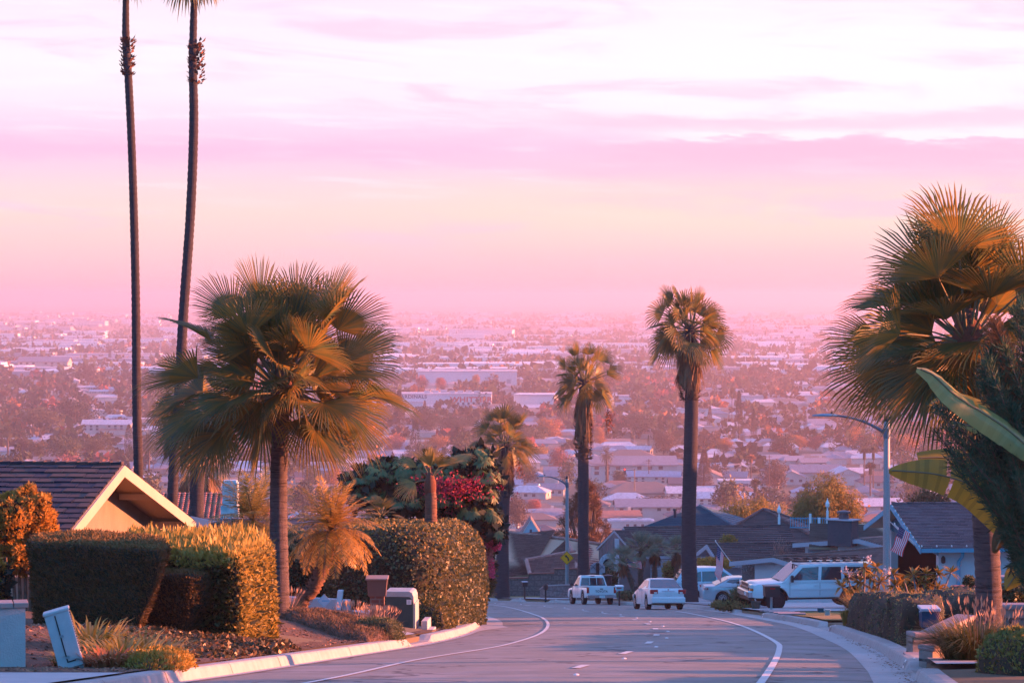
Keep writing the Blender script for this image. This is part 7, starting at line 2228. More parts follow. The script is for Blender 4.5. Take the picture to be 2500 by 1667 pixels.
for px, Y, yt, yb, w_, m_, lab, nm, cat in (
  (2020, 97, 1489, 1520, 12, mat('pale_green_box', (.22, .34, .34), .6), 'slim pale green utility pedestal on the dry right lawn', 'utility_pedestal', 'utility box'),
  (1894, 108, 1497, 1506, 10, mat('navy_box', (.03, .08, .12), .5), 'small dark blue landscape light nearest the black mailbox on the right lawn', 'garden_light', 'garden light'),
  (1945, 101, 1503, 1514, 10, MATS['navy_box'], 'small dark blue landscape light in the middle of the right lawn', 'garden_light', 'garden light'),
  (2003, 107, 1485, 1494, 14, MATS['navy_box'], 'low dark blue box at the driveway edge behind the pale green pedestal', 'garden_light', 'garden light')):
 f = FPX / Y; b = P(px, yb, Y); h = (yb - yt) / f
 mb = MB(); mb.box((0, 0, h / 2 - .03), (w_ / f, w_ / f, h + .06)); mb.box((0, 0, h + .015), (w_ / f * 1.1, w_ / f * 1.1, .03))
 tag(mb.build(nm, m_, None, bevel=.008, loc=b), lab, cat)
for i in range(5):
 c = P(1885 + i * 12, 1496 + i * 2.6, 110 - i * 2.6)
 mb = MB(); mb.box((0, 0, 0), (.95, .30, .05)); o = mb.build('paver', M_CAP, None, loc=(c.x, c.y, ground(c.x, c.y) + .07))
 tag(o, 'flat pinkish paver slab, one of a short row across the small right lawn', 'paver', 'pavers across the small right lawn')
b = P(1845, 1489, 117)
mb = MB(); mb.lathe([(.16, 0), (.20, .30), (.22, .30), (.18, .27), (.02, .24)], 12); tag(mb.build('plant_pot', mat('dark_green_pot', (.02, .05, .04), .5), None, loc=(b.x, b.y, ground(b.x, b.y) + .06)), 'dark plant pot at the corner of the right driveway', 'plant pot')
def kerb_number(lab, side, Y, txt, wd=.42):
 if side < 0: x = interp(_LE, Y); a, c = Vector((interp(_LE, Y - .3), Y - .3, 0)), Vector((interp(_LE, Y + .3), Y + .3, 0))
 else: x = interp(_RE, Y); a, c = Vector((interp(_RE, Y - .3), Y - .3, 0)), Vector((interp(_RE, Y + .3), Y + .3, 0))
 d = (c - a).normalized(); z = road_z(Y)
 nn = Vector((d.y, -d.x, 0)) * (1 if side < 0 else -1)
 root = thing('kerb_number', lab, 'kerb number', (x, Y, z))
 mb = MB(); hw = wd / 2
 sl = Vector((0, 0, -.0995))
 lo = nn * .004 + Vector((0, 0, .022)) + nn * -.0; hi = -nn * .047 + Vector((0, 0, .152)) + nn * .006; tp = -nn * .20 + Vector((0, 0, .192))
 e = d * hw; es = Vector((0, 0, -.0995 * hw * d.y))
 mb.add([lo - e - es, lo + e + es, hi + e + es, hi - e - es, tp - e - es, tp + e + es], [(0, 1, 2, 3), (3, 2, 5, 4)])
 mb.build('number_plate', mat('plate_white', (.70, .68, .66), .6), root)
 if txt:
  up = (hi - lo).normalized(); ax = d if side < 0 else -d
  o = text_mesh('number', txt, .12, M_BLK, root, (lo + hi) / 2 + nn * .008, (0, 0, 0), .001)
  X1 = (ax + Vector((0, 0, -.0995 * ax.y))).normalized(); Z1 = X1.cross(up).normalized(); Y1 = Z1.cross(X1)
  o.rotation_euler = Matrix((X1, Y1, Z1)).transposed().to_euler()
 else:
  mb = MB(); up = (hi - lo)
  for k in range(4):
   c0 = lo + up * .3 + d * (-.12 + k * .08) + nn * .006 + Vector((0, 0, -.0995 * (-.12 + k * .08)))
   mb.add([c0 - d * .022, c0 + d * .022, c0 + d * .022 + up * .45, c0 - d * .022 + up * .45], [(0, 1, 2, 3)])
  mb.build('number_marks', M_GALVB, root)
kerb_number('white painted kerb plate reading 5544 on the left kerb beside the golden grass', -1, 60.9, '5544')
kerb_number('white painted kerb plate at the tip of the right lawn kerb', 1, 107.2, '')
kerb_number('white painted kerb plate at the end of the trailing shrubs on the right', 1, 79.4, '')
kerb_number('white painted kerb plate beside the garden path ramp at the bottom right', 1, 46.6, '')
kerb_number('white painted kerb plate below the lantern mailbox', 1, 169.3, '')
kerb_number('white painted kerb plate between the two far driveways', 1, 177.5, '')
def flag(name, lab, origin, pole, hoist, fly, H, Wd, droop, pole_name=True, fold=.12, seed=0):
 """origin: world point of the flag's upper hoist corner; pole: (base world, tip world)"""
 q = random.Random(seed)
 o = Vector(pole[0])
 root = thing(name, lab, 'flag', o)
 if (Vector(pole[1]) - o).length > .05:
  mb = MB(); mb.tube([(0, 0, 0), tuple(Vector(pole[1]) - o)], .022, 6); mb.lathe([(.03, 0), (.03, .05), (.01, .08)], 6, c=tuple(Vector(pole[1]) - o)); mb.build('flag_pole', M_WHITEP, root)
 og = Vector(origin) - o; h = Vector(hoist).normalized() * H; f = Vector(fly).normalized()
 rows, cols = 13, 26
 V = []
 for i in range(rows + 1):
  for j in range(cols + 1):
   u = j / cols; v = i / rows
   p = og + h * v + f * (Wd * u)
   p += Vector((0, math.sin(u * 11 + v * 2.2 + seed) * fold * u, 0)) + Vector((math.sin(u * 9 + v * 3 + seed) * fold * .5 * u, 0, -droop * u * u + math.sin(u * 10 + seed) * fold * .2))
   V.append(p)
 F = []; MI = []
 for i in range(rows):
  for j in range(cols):
   a = i * (cols + 1) + j
   F.append((a, a + 1, a + cols + 2, a + cols + 1))
   if i < 7 and j < 10: MI.append(2 + (1 if (i % 2 == 0 and j % 2 == 0 and 0 < j) or (i % 2 == 1 and j % 2 == 1) else 0))
   else: MI.append(i % 2)
 MI = [m if m < 2 else (2 if m == 2 else 3) for m in MI]
 mb = MB()
 for fc, m in zip(F, MI):
  pts = [V[k] for k in fc]
  mb.add(pts, [(0, 1, 2, 3)], m if m != 3 else 2)
  if m == 3:
   c = sum(pts, Vector()) / 4; n_ = (pts[1] - pts[0]).cross(pts[3] - pts[0]).normalized()
   for sg in (1, -1): mb.add([c + (p - c) * .45 + n_ * .003 * sg for p in pts], [(0, 1, 2, 3)], 1)
 mb.build('flag_cloth', [mat('flag_red', (.75, .03, .05), .7, trans=.25), mat('flag_white', (.68, .66, .68), .7, trans=.25), mat('flag_blue', (.02, .03, .11), .7, trans=.1)], root)
 return root
Yf = 149
flag('flag', 'striped flag hanging limp from a pole on the garage corner', P(1752, 1331, Yf), (P(1783, 1370, Yf + 1.0), P(1747, 1321, Yf)), (.35, 0, -.55), (-.10, 0, -1), .62, 1.45, 0, fold=.07, seed=1)
flag('flag', 'striped flag angled across the blue gable of the right house', P(2196, 1285, 112), (P(2238, 1332, 113.0), P(2184, 1280, 112)), (.55, 0, -.35), (-.35, 0, -1), .50, .98, 0, fold=.06, seed=2)
flag('flag', 'small striped flag hung behind the largest little fan palm', P(1531, 1362, 170), (P(1531, 1362, 170), P(1531, 1362, 170)), (0, 0, -1), (1, 0, -.1), .48, .85, .10, fold=.10, seed=3)
b = P(1318, 1318, 300)
flag('flag', 'tiny striped flag on an upright pole beyond the terracotta roofs', P(1319, 1291, 300), (P(1319, 1330, 300), P(1319, 1288, 300)), (0, 0, -1), (.6, 0, -.6), .5, .9, .4, fold=.08, seed=4)
mb = MB(); c0, c1 = P(2172, 1272, 112.5), P(2232, 1330, 113.4)
mb.tube([(0, 0, 0), tuple(c1 - c0)], .018, 6); tag(mb.build('spare_pole', M_WHITEP, None, loc=c0), 'bare white pole slanting beside the flag on the blue gable', 'flagpole')
def hoop():
 Y = 176; f = FPX / Y; c = P(1459, 1385, Y)
 root = thing('basketball_hoop', 'fan-shaped basketball backboard seen from behind, beside the arched doorway', 'basketball hoop', c)
 mb = MB(); n = 12; r_ = 18 / f
 pts = [(-r_, 0, -.32), (r_, 0, -.32)] + [(math.cos(math.pi * i / n) * r_, 0, -.0 + math.sin(math.pi * i / n) * r_ * .72) for i in range(n + 1)]
 mb.prism(pts, (0, .03, 0)); mb.build('backboard', mat('backboard_grey', (.45, .42, .48), .4), root)
 mb = MB()
 for a, b_ in (((-r_ * .9, .2), (0, -.25)), ((r_ * .9, .2), (0, -.25)), ((-r_ * .9, -.1), (0, .35)), ((r_ * .9, -.1), (0, .35)), ((-r_, 0), (r_, 0))):
  mb.tube([(a[0], -.03, a[1]), (b_[0], -.03, b_[1])], .014, 5)
 mb.build('brace_frame', M_GALVB, root)
 mb = MB(); mb.box((0, -.10, -.35), (.20, .14, 1.3)); mb.tube([(.02, -.1, -.8), (.05, -.1, -2.6)], .07, 8); mb.build('pole', M_BLK, root)
hoop()
b = P(1483, 1437, 170)
mb = MB(); mb.lathe([(.22, 0), (.27, .75), (.31, .75), (.31, .82), (.02, .88)], 12); tag(mb.build('waste_bin', mat('dark_red_bin', (.05, .03, .035), .5), None, loc=b), 'dark round bin standing behind the bed of the white pickup', 'bin')
# ------------------------------------------------------------------ the valley
def depth_of(y, lo=210.0, hi=26000.0):
 """distance at which the descending land is seen at photo row y"""
 k = -P(0, y, 1.0).z
 for _ in range(60):
  m = (lo + hi) / 2
  if -road_z(m) / m > k: lo = m
  else: hi = m
 return (lo + hi) / 2
QV = rg(500)
VG = mat('valley_green', (.045, .050, .022), .85, (.085, .075, .03), .25, .6, island=(.13, .10, .04), trans=.25, objcol=0)
def tinted(name, mixf=.75):
 if name in MATS: return MATS[name]
 m = bpy.data.materials.new(name); m.use_nodes = True; t = m.node_tree; bs = t.nodes['Principled BSDF']; out = t.nodes['Material Output']
 oi = N(t, 'ShaderNodeObjectInfo'); g = N(t, 'ShaderNodeNewGeometry')
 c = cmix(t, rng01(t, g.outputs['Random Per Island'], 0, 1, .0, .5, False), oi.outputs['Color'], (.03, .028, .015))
 L(t, c, bs.inputs['Base Color']); bs.inputs['Roughness'].default_value = .85
 tr = N(t, 'ShaderNodeBsdfTranslucent'); L(t, c, tr.inputs[0])
 ms = N(t, 'ShaderNodeMixShader'); ms.inputs[0].default_value = .12
 L(t, bs.outputs[0], ms.inputs[1]); L(t, tr.outputs[0], ms.inputs[2]); L(t, ms.outputs[0], out.inputs[0])
 MATS[name] = m; return m
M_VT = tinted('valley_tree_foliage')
M_VTR = mat('valley_bark', (.09, .07, .06), .9)
def solid_tint(name, k=1.0, rough=.85):
 m = bpy.data.materials.new(name); m.use_nodes = True; t = m.node_tree; bs = t.nodes['Principled BSDF']
 oi = N(t, 'ShaderNodeObjectInfo'); tc = N(t, 'ShaderNodeTexCoord'); n = N(t, 'ShaderNodeTexNoise'); n.inputs['Scale'].default_value = .8; L(t, tc.outputs['Object'], n.inputs['Vector'])
 c = cmix(t, rng01(t, n.outputs[0], .3, .8, 0, .35), oi.outputs['Color'], (.10, .09, .09)); L(t, c, bs.inputs['Base Color']); bs.inputs['Roughness'].default_value = rough
 return m
M_VROOF = solid_tint('valley_roof')
M_VWALL = mat('valley_wall', (.55, .52, .50), .85, (.42, .38, .36), .08, .5)
M_VWIN = mat('valley_window', (.05, .06, .08), .25)
M_VWHITE = mat('warehouse_white', (.68, .66, .68), .7, (.56, .54, .57), .02, .6)
M_VWROOF = mat('warehouse_roof', (.52, .50, .54), .8, (.40, .38, .42), .05, .6)
# --- tree prototypes (unit: metres, stands on z=0); crown mesh only, scaled per tree
def vt_mesh(kind, seed, n, size):
 q = rg(seed)
 if kind == 'round': bl = rand_blobs(q, 12, 11, 1.5, 9, 1.0); V, F = clump_crown(bl, n, size, q, shell=.5, w=.7)
 elif kind == 'tall': bl = rand_blobs(q, 9, 17, 2.0, 12, .8); V, F = clump_crown(bl, n, size, q, shell=.5, w=.7)
 elif kind == 'conifer':
  t = q.random(n) ** .75; a = q.uniform(0, 6.283, n); r = (1 - t) * 3.6 * (.55 + .45 * np.abs(np.sin(t * 26 + np.sin(a * 2)))) * q.uniform(.5, 1, n) + .12
  p = np.stack([np.cos(a) * r, np.sin(a) * r, 1.5 + t * 20], 1); d = np.stack([np.cos(a), np.sin(a), -.35 + 0 * a], 1)
  V, F = leaf_quads(p, d + sphere_dirs(n, q) * .4, [0, 0, 1.0] + sphere_dirs(n, q) * .5, size * q.uniform(.6, 1.3, n), size * .5)
 elif kind == 'cypress':
  t = q.random(n); a = q.uniform(0, 6.283, n); r = 1.5 * np.sin(np.clip(t * .97 + .03, 0, 1) * math.pi) ** .55 * (1 - .35 * t)
  p = np.stack([np.cos(a) * r, np.sin(a) * r, .4 + t * 13], 1); d = np.stack([np.cos(a) * .3, np.sin(a) * .3, 1 + 0 * a], 1)
  V, F = leaf_quads(p, d + sphere_dirs(n, q) * .3, np.stack([np.cos(a), np.sin(a), 0 * a], 1), size * q.uniform(.6, 1.3, n), size * .5)
 elif kind == 'canary':
  parts = []
  for i in range(46):
   el = R(82 - i * 2.6)
   parts += [(a, b, 0) for a, b, c in feather_frond((0, 0, 10), i * 2.4, el, 4.4, q, .95, 13, 1.5, .16)]
  V, F, _ = join(parts)
 elif kind == 'fan':
  parts = []
  p = sphere_dirs(260, q); p[:, 2] = np.abs(p[:, 2]) * 1.2 - .45; c = np.array([0, 0, 15.0])
  V, F = leaf_quads(np.repeat(c[None], 260, 0) + p * .5, p, sphere_dirs(260, q), q.uniform(1.0, 2.1, 260), .42)
  s = rg(seed + 1); n2 = 120; a = s.uniform(0, 6.28, n2); b0 = np.stack([np.cos(a) * .35, np.sin(a) * .35, s.uniform(12.6, 14.6, n2)], 1)
  V2, F2 = leaf_quads(b0, np.stack([np.cos(a) * .3, np.sin(a) * .3, -1 + 0 * a], 1), np.stack([np.cos(a), np.sin(a), 0 * a], 1), 1.2, .4)
  V, F, _ = join([(V, F, 0), (V2, F2, 0)])
 return V, F
DIM = {'round': (12, 11), 'tall': (9, 17), 'conifer': (7, 22), 'cypress': (3, 13.5), 'canary': (8.5, 13), 'fan': (4, 17)}
TR = {'round': (.35, 3), 'tall': (.35, 5), 'conifer': (.3, 14), 'cypress': (.15, 4), 'canary': (.45, 10), 'fan': (.28, 15)}
protos = {}
def proto_tree(kind, var, hi):
 key = (kind, var, hi)
 if key in protos: return protos[key]
 n, s = (3600, .60) if hi else (800, 1.05)
 if kind in ('cypress',): n = int(n * .5); s *= .6
 if kind == 'conifer': n = int(n * 1.1)
 V, F = vt_mesh(kind, 600 + var * 17 + len(kind), n, s)
 me = mesh_np('tmp', V, F, [M_VT]); m1 = me.data; bpy.data.objects.remove(me)
 mb = MB(); r_, h_ = TR[kind]
 mb.tube([(0, 0, -1.5), (.1, 0, h_ * .5), (0, 0, h_)], [r_ * 1.2, r_, r_ * .8], 6)
 if kind in ('round', 'tall'):
  for a in range(4): mb.tube([(0, 0, h_ * .8), (math.cos(a * 1.6) * 2, math.sin(a * 1.6) * 2, h_ * 1.9)], [r_ * .6, r_ * .2], 5)
 o = mb.build('tmp', [M_VTR], smooth=True); m2 = o.data; bpy.data.objects.remove(o)
 m1.name = kind + '_crown'; m2.name = kind + '_trunk'
 protos[key] = (m1, m2)
 return protos[key]
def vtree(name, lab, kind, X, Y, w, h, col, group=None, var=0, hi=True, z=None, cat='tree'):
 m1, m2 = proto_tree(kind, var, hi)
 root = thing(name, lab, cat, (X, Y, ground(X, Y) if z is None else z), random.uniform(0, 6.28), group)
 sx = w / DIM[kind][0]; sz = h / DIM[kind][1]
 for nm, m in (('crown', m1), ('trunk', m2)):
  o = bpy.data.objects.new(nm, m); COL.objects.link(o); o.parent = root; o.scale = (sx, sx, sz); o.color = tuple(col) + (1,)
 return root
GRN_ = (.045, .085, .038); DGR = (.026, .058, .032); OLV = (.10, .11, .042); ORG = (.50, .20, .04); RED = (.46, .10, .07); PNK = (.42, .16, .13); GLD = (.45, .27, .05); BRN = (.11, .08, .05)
LM = [
 (179, 1050, 104, 72, 'round', DGR, 'big dark round-crowned tree behind the gabled roof, left of the two tall palms'),
 (108, 1062, 112, 66, 'round', OLV, 'broad olive tree with orange-lit right side beside the big dark round-crowned tree'),
 (107, 968, 20, 70, 'conifer', DGR, 'dark pointed conifer above the broad olive tree at the left'),
 (143, 888, 10, 34, 'cypress', DGR, 'left one of two dark cypresses above the long grey-roofed block'),
 (157, 888, 11, 34, 'cypress', DGR, 'right one of two dark cypresses above the long grey-roofed block'),
 (268, 894, 16, 42, 'conifer', DGR, 'lone dark conifer left of the tall palm pair in the haze'),
 (161, 936, 7, 34, 'cypress', DGR, 'first of four slim cypresses in a row in the left valley'),
 (169, 936, 7, 32, 'cypress', DGR, 'second of four slim cypresses in a row in the left valley'),
 (177, 936, 7, 33, 'cypress', DGR, 'third of four slim cypresses in a row in the left valley'),
 (186, 936, 7, 30, 'cypress', DGR, 'last of four slim cypresses in a row in the left valley'),
 (215, 950, 46, 62, 'tall', BRN, 'tall reddish-brown tree right of the four slim cypresses'),
 (19, 1135, 46, 105, 'canary', OLV, 'feather palm with full crown at the far left above the gabled roof'),
 (364, 1175, 46, 125, 'canary', OLV, 'feather palm between the two tall palm trunks'),
 (184, 1052, 14, 66, 'fan', OLV, 'slim valley fan palm standing before the big dark round-crowned tree'),
 (129, 1130, 16, 66, 'fan', OLV, 'slim valley fan palm above the middle of the shingled roof'),
 (55, 1130, 34, 62, 'tall', BRN, 'shaggy brown tree right of the feather palm at the far left'),
 (235, 1120, 70, 55, 'round', OLV, 'olive tree with orange top just above the gabled roof ridge'),
 (160, 1132, 96, 66, 'round', GRN_, 'wide green tree just above the shingled roof of the gabled house'),
 (90, 1128, 60, 52, 'round', OLV, 'low olive tree just above the left part of the shingled roof'),
 (315, 1118, 26, 82, 'cypress', DGR, 'dark column tree touching the left tall palm trunk'),
 (400, 1130, 60, 60, 'round', OLV, 'orange-lit tree between the right tall palm and the half-hidden skirted palm'),
 (768, 1132, 78, 70, 'round', ORG, 'glowing orange round tree just right of the large left fan palm trunk'),
 (830, 1130, 52, 48, 'round', BRN, 'brownish tree right of the glowing orange round tree'),
 (760, 1210, 52, 74, 'tall', OLV, 'tall olive tree behind the golden leaning feather palm'),
 (810, 1205, 44, 62, 'tall', ORG, 'orange-lit tree right of the tall olive tree behind the golden feather palm'),
 (868, 1105, 22, 62, 'fan', OLV, 'small valley fan palm above the umbrella tree'),
 (905, 1120, 78, 48, 'round', GRN_, 'low green tree above the left end of the umbrella tree'),
 (965, 1110, 48, 44, 'round', PNK, 'pinkish red tree above the umbrella tree'),
 (1010, 1140, 60, 40, 'round', OLV, 'olive tree behind the young fan palm leaves'),
 (1060, 1110, 62, 46, 'round', ORG, 'orange tree behind the right tip of the young fan palm'),
 (1043, 1066, 66, 74, 'tall', DGR, 'dark bushy tree below the long white sports hall'),
 (1037, 1018, 20, 42, 'conifer', DGR, 'left conifer in front of the long white sports hall'),
 (1066, 1020, 20, 44, 'conifer', DGR, 'right conifer in front of the long white sports hall'),
 (975, 1080, 50, 130, 'conifer', BRN, 'tall brown conifer at the right tips of the large left fan palm'),
 (1110, 1060, 110, 44, 'round', DGR, 'dark tree clump left of the shortest skirted palm crown'),
 (1031, 958, 30, 46, 'tall', RED, 'left of two red trees before the long white warehouse'),
 (1078, 958, 28, 36, 'tall', RED, 'right of two red trees before the long white warehouse'),
 (1161, 944, 20, 30, 'round', ORG, 'small orange ball tree in front of the long white warehouse'),
 (1081, 925, 14, 26, 'conifer', GRN_, 'small thin tree over the left roof of the long white warehouse'),
 (1120, 934, 12, 32, 'conifer', GRN_, 'small thin tree over the middle of the long white warehouse'),
 (1266, 944, 9, 50, 'cypress', DGR, 'lone tall cypress at the right end of the long white warehouse'),
 (1339, 1078, 68, 54, 'round', ORG, 'large orange tree left of the middle skirted palm'),
 (1463, 1098, 36, 56, 'tall', ORG, 'bright orange tree right of the middle skirted palm trunk'),
 (1300, 1090, 70, 46, 'round', OLV, 'olive tree below the large orange tree by the middle skirted palm'),
 (1367, 1150, 52, 62, 'tall', PNK, 'pinkish red bare-branched tree above the far street lamp head'),
 (1288, 1180, 66, 42, 'round', DGR, 'dark round bush-like tree left of the far street lamp head'),
 (1318, 1130, 48, 40, 'round', GLD, 'thin golden-green tree above the dark round tree by the far lamp'),
 (1481, 1180, 50, 92, 'canary', OLV, 'feather palm with round crown right of the middle skirted palm'),
 (1470, 1010, 60, 130, 'tall', BRN, 'tall dusky tree right of the middle skirted palm crown'),
 (1543, 1100, 8, 62, 'cypress', DGR, 'slim cypress left of the tallest skirted palm trunk'),
 (1583, 1098, 7, 36, 'cypress', DGR, 'short slim cypress close left of the tallest skirted palm trunk'),
 (1620, 1110, 70, 56, 'round', BRN, 'wide brown tree just left of the tallest skirted palm trunk'),
 (1560, 1070, 90, 60, 'round', DGR, 'dark tree mass between the middle and tallest skirted palms'),
 (1599, 1256, 104, 44, 'round', BRN, 'wide brown tree above the blue roof'),
 (1512, 1190, 44, 40, 'round', GRN_, 'round green tree below the feather palm between the skirted palms'),
 (1719, 1218, 64, 124, 'conifer', BRN, 'tall dark layered conifer right of the tallest skirted palm'),
 (1770, 1125, 40, 56, 'tall', ORG, 'orange tree right of the tall dark layered conifer'),
 (1804, 1078, 34, 128, 'conifer', DGR, 'tallest spindly conifer in the hazy right part of the valley'),
 (1840, 1082, 24, 88, 'conifer', DGR, 'spindly conifer right of the tallest spindly conifer'),
 (1733, 1050, 22, 62, 'conifer', DGR, 'spindly conifer right of the tallest skirted palm'),
 (1769, 970, 18, 52, 'conifer', DGR, 'dark conifer in the pink haze right of the tallest skirted palm'),
 (1745, 972, 13, 44, 'cypress', DGR, 'narrow dark tree left of the hazy conifer on the right'),
 (1787, 1042, 12, 98, 'fan', OLV, 'thin valley palm beside the tallest spindly conifer'),
 (1891, 1030, 16, 46, 'cypress', DGR, 'dark cone-shaped cypress in the right haze'),
 (1966, 1060, 11, 58, 'cypress', DGR, 'slim cypress in the right haze near the street lamp head'),
 (1904, 1126, 62, 66, 'round', DGR, 'round dark tree with orange-lit right side below the street lamp head'),
 (1891, 1205, 66, 86, 'tall', BRN, 'brown bushy tree above the golden drooping tree'),
 (1833, 1175, 26, 66, 'fan', ORG, 'valley palm with golden crown left of the brown bushy tree'),
 (2110, 1195, 22, 106, 'fan', OLV, 'left of two thin valley palms beside the near street lamp pole'),
 (2132, 1196, 22, 108, 'fan', OLV, 'right of two thin valley palms beside the near street lamp pole'),
 (1950, 1098, 44, 36, 'round', ORG, 'orange tree below the near street lamp head'),
 (1992, 1100, 36, 34, 'round', RED, 'reddish tree right of the orange tree below the lamp head'),
 (2210, 1120, 70, 60, 'round', ORG, 'orange-brown tree between the lamp pole and the banana leaves'),
 (2262, 1130, 62, 46, 'round', DGR, 'dark tree just above the lower banana leaf'),
 (1303, 1258, 32, 40, 'round', RED, 'red-orange round tree left of the far street lamp pole'),
 (1262, 1296, 54, 96, 'tall', BRN, 'brown-red tree beside the shortest skirted palm trunk'),
]
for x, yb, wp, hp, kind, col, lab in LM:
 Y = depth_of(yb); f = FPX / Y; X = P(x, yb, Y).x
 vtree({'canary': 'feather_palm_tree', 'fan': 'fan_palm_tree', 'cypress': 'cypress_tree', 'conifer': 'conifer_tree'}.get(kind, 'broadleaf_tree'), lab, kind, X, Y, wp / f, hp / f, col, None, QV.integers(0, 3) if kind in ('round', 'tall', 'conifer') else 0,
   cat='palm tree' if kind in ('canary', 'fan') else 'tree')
for i in range(13):
 x = 1272 + i * 4.3; Y = depth_of(930); f = FPX / Y
 vtree('cypress_tree', 'slim cypress in the tight row right of the long white warehouse', 'cypress', P(x, 930, Y).x, Y, 4.6 / f, (20 + QV.random() * 4) / f, DGR, 'row of cypresses by the white warehouse', 0, False)
# --- nearer trees on the slope below the street
def slope_tree(name, lab, x, ytop, Y, w, n, size, m, seed, blobs=None, up=.2, ww=.5, shell=.4):
 X = P(x, 1300, Y).x; z = road_z(Y); H = P(x, ytop, Y).z - z; f = FPX / Y
 q = rg(seed)
 return tree(name, lab, (X, Y, z), w / f, H, H * .35, q, m, n, size, blobs=blobs(q, w / f, H) if blobs else None, up=up, w=ww, shell=shell, r0=.3)
M_WIL = mat('willow_leaf', (.15, .145, .035), .6, (.26, .20, .04), .5, .7, island=(.34, .24, .05), trans=.4)
def wil(q, W, H):
 out = []
 for i in range(22):
  a = q.uniform(0, 6.28); r = W * .5 * q.uniform(.2, .80); z = H * q.uniform(.55, .90) - r * .25
  out.append((math.cos(a) * r, math.sin(a) * r * .7, z, W * .14, W * .14, H * .13))
 out.append((0, 0, H * .78, W * .3, W * .3, H * .2))
 return out
slope_tree('pepper_tree', 'large golden drooping tree rising behind the chimney', 2010, 1150, 262, 190, 26000, .34, M_WIL, 701, wil, up=-1.0, ww=.22, shell=.7)
slope_tree('pepper_tree', 'smaller golden drooping tree behind the brown hip roof', 1812, 1202, 268, 165, 18000, .32, M_WIL, 702, wil, up=-.9, ww=.22, shell=.7)
slope_tree('pepper_tree', 'golden drooping tree filling the gap left of the large golden one', 1905, 1222, 275, 90, 7000, .30, M_WIL, 703, wil, up=-.9, ww=.22, shell=.7)
M_PINE = mat('pine_needles', (.055, .045, .022), .8, (.10, .06, .03), .6, .7, island=(.22, .11, .055), trans=.2)
def pine(q, W, H):
 out = []
 for i in range(64):
  t = q.random() ** .8; a = q.uniform(0, 6.28); r = W * .5 * (1.05 - t * .85) * q.uniform(.35, 1.0)
  out.append((math.cos(a) * r, math.sin(a) * r, H * (.52 + .46 * t) , W * .065, W * .065, W * .06))
 return out
slope_tree('pine_tree', 'tall pine with clumped rusty needles behind the middle skirted palm trunk', 1430, 1165, 300, 175, 17000, .34, M_PINE, 711, pine, up=.6, ww=.16, shell=.8)
slope_tree('slope_tree', 'olive tree above the ridge of the blue-gabled house', 2262, 1190, 240, 110, 6000, .34, mat('slope_olive', (.08, .07, .03), .8, island=(.20, .12, .05), trans=.3), 712)
slope_tree('slope_tree', 'small rusty bush-like tree above the terracotta roofs', 1400, 1302, 250, 70, 3000, .3, M_PINE, 713)
b = P(1907, 1358, 172)
sb = clump_crown([(0, 0, 0, .6, .5, 1.2), (.2, 0, -.4, .7, .5, .8)], 900, .22, rg(720), shell=.9, w=.14, up=1.6)
tag(mesh_np('frosted_shrub', sb[0], sb[1], [mat('pink_twig', (.36, .20, .16), .9, trans=.2)], None, None, loc=b), 'pinkish feathery bare shrub in front of the brown wing roof', 'shrub')
b = P(1778, 1322, 182)
sb = clump_crown([(0, 0, 0, .55, .5, .4)], 500, .18, rg(721), shell=.8)
tag(mesh_np('roofside_bush', sb[0], sb[1], [M_WIL], None, None, loc=b), 'small yellow-green treetop poking up beside the brown wing roof', 'treetop')
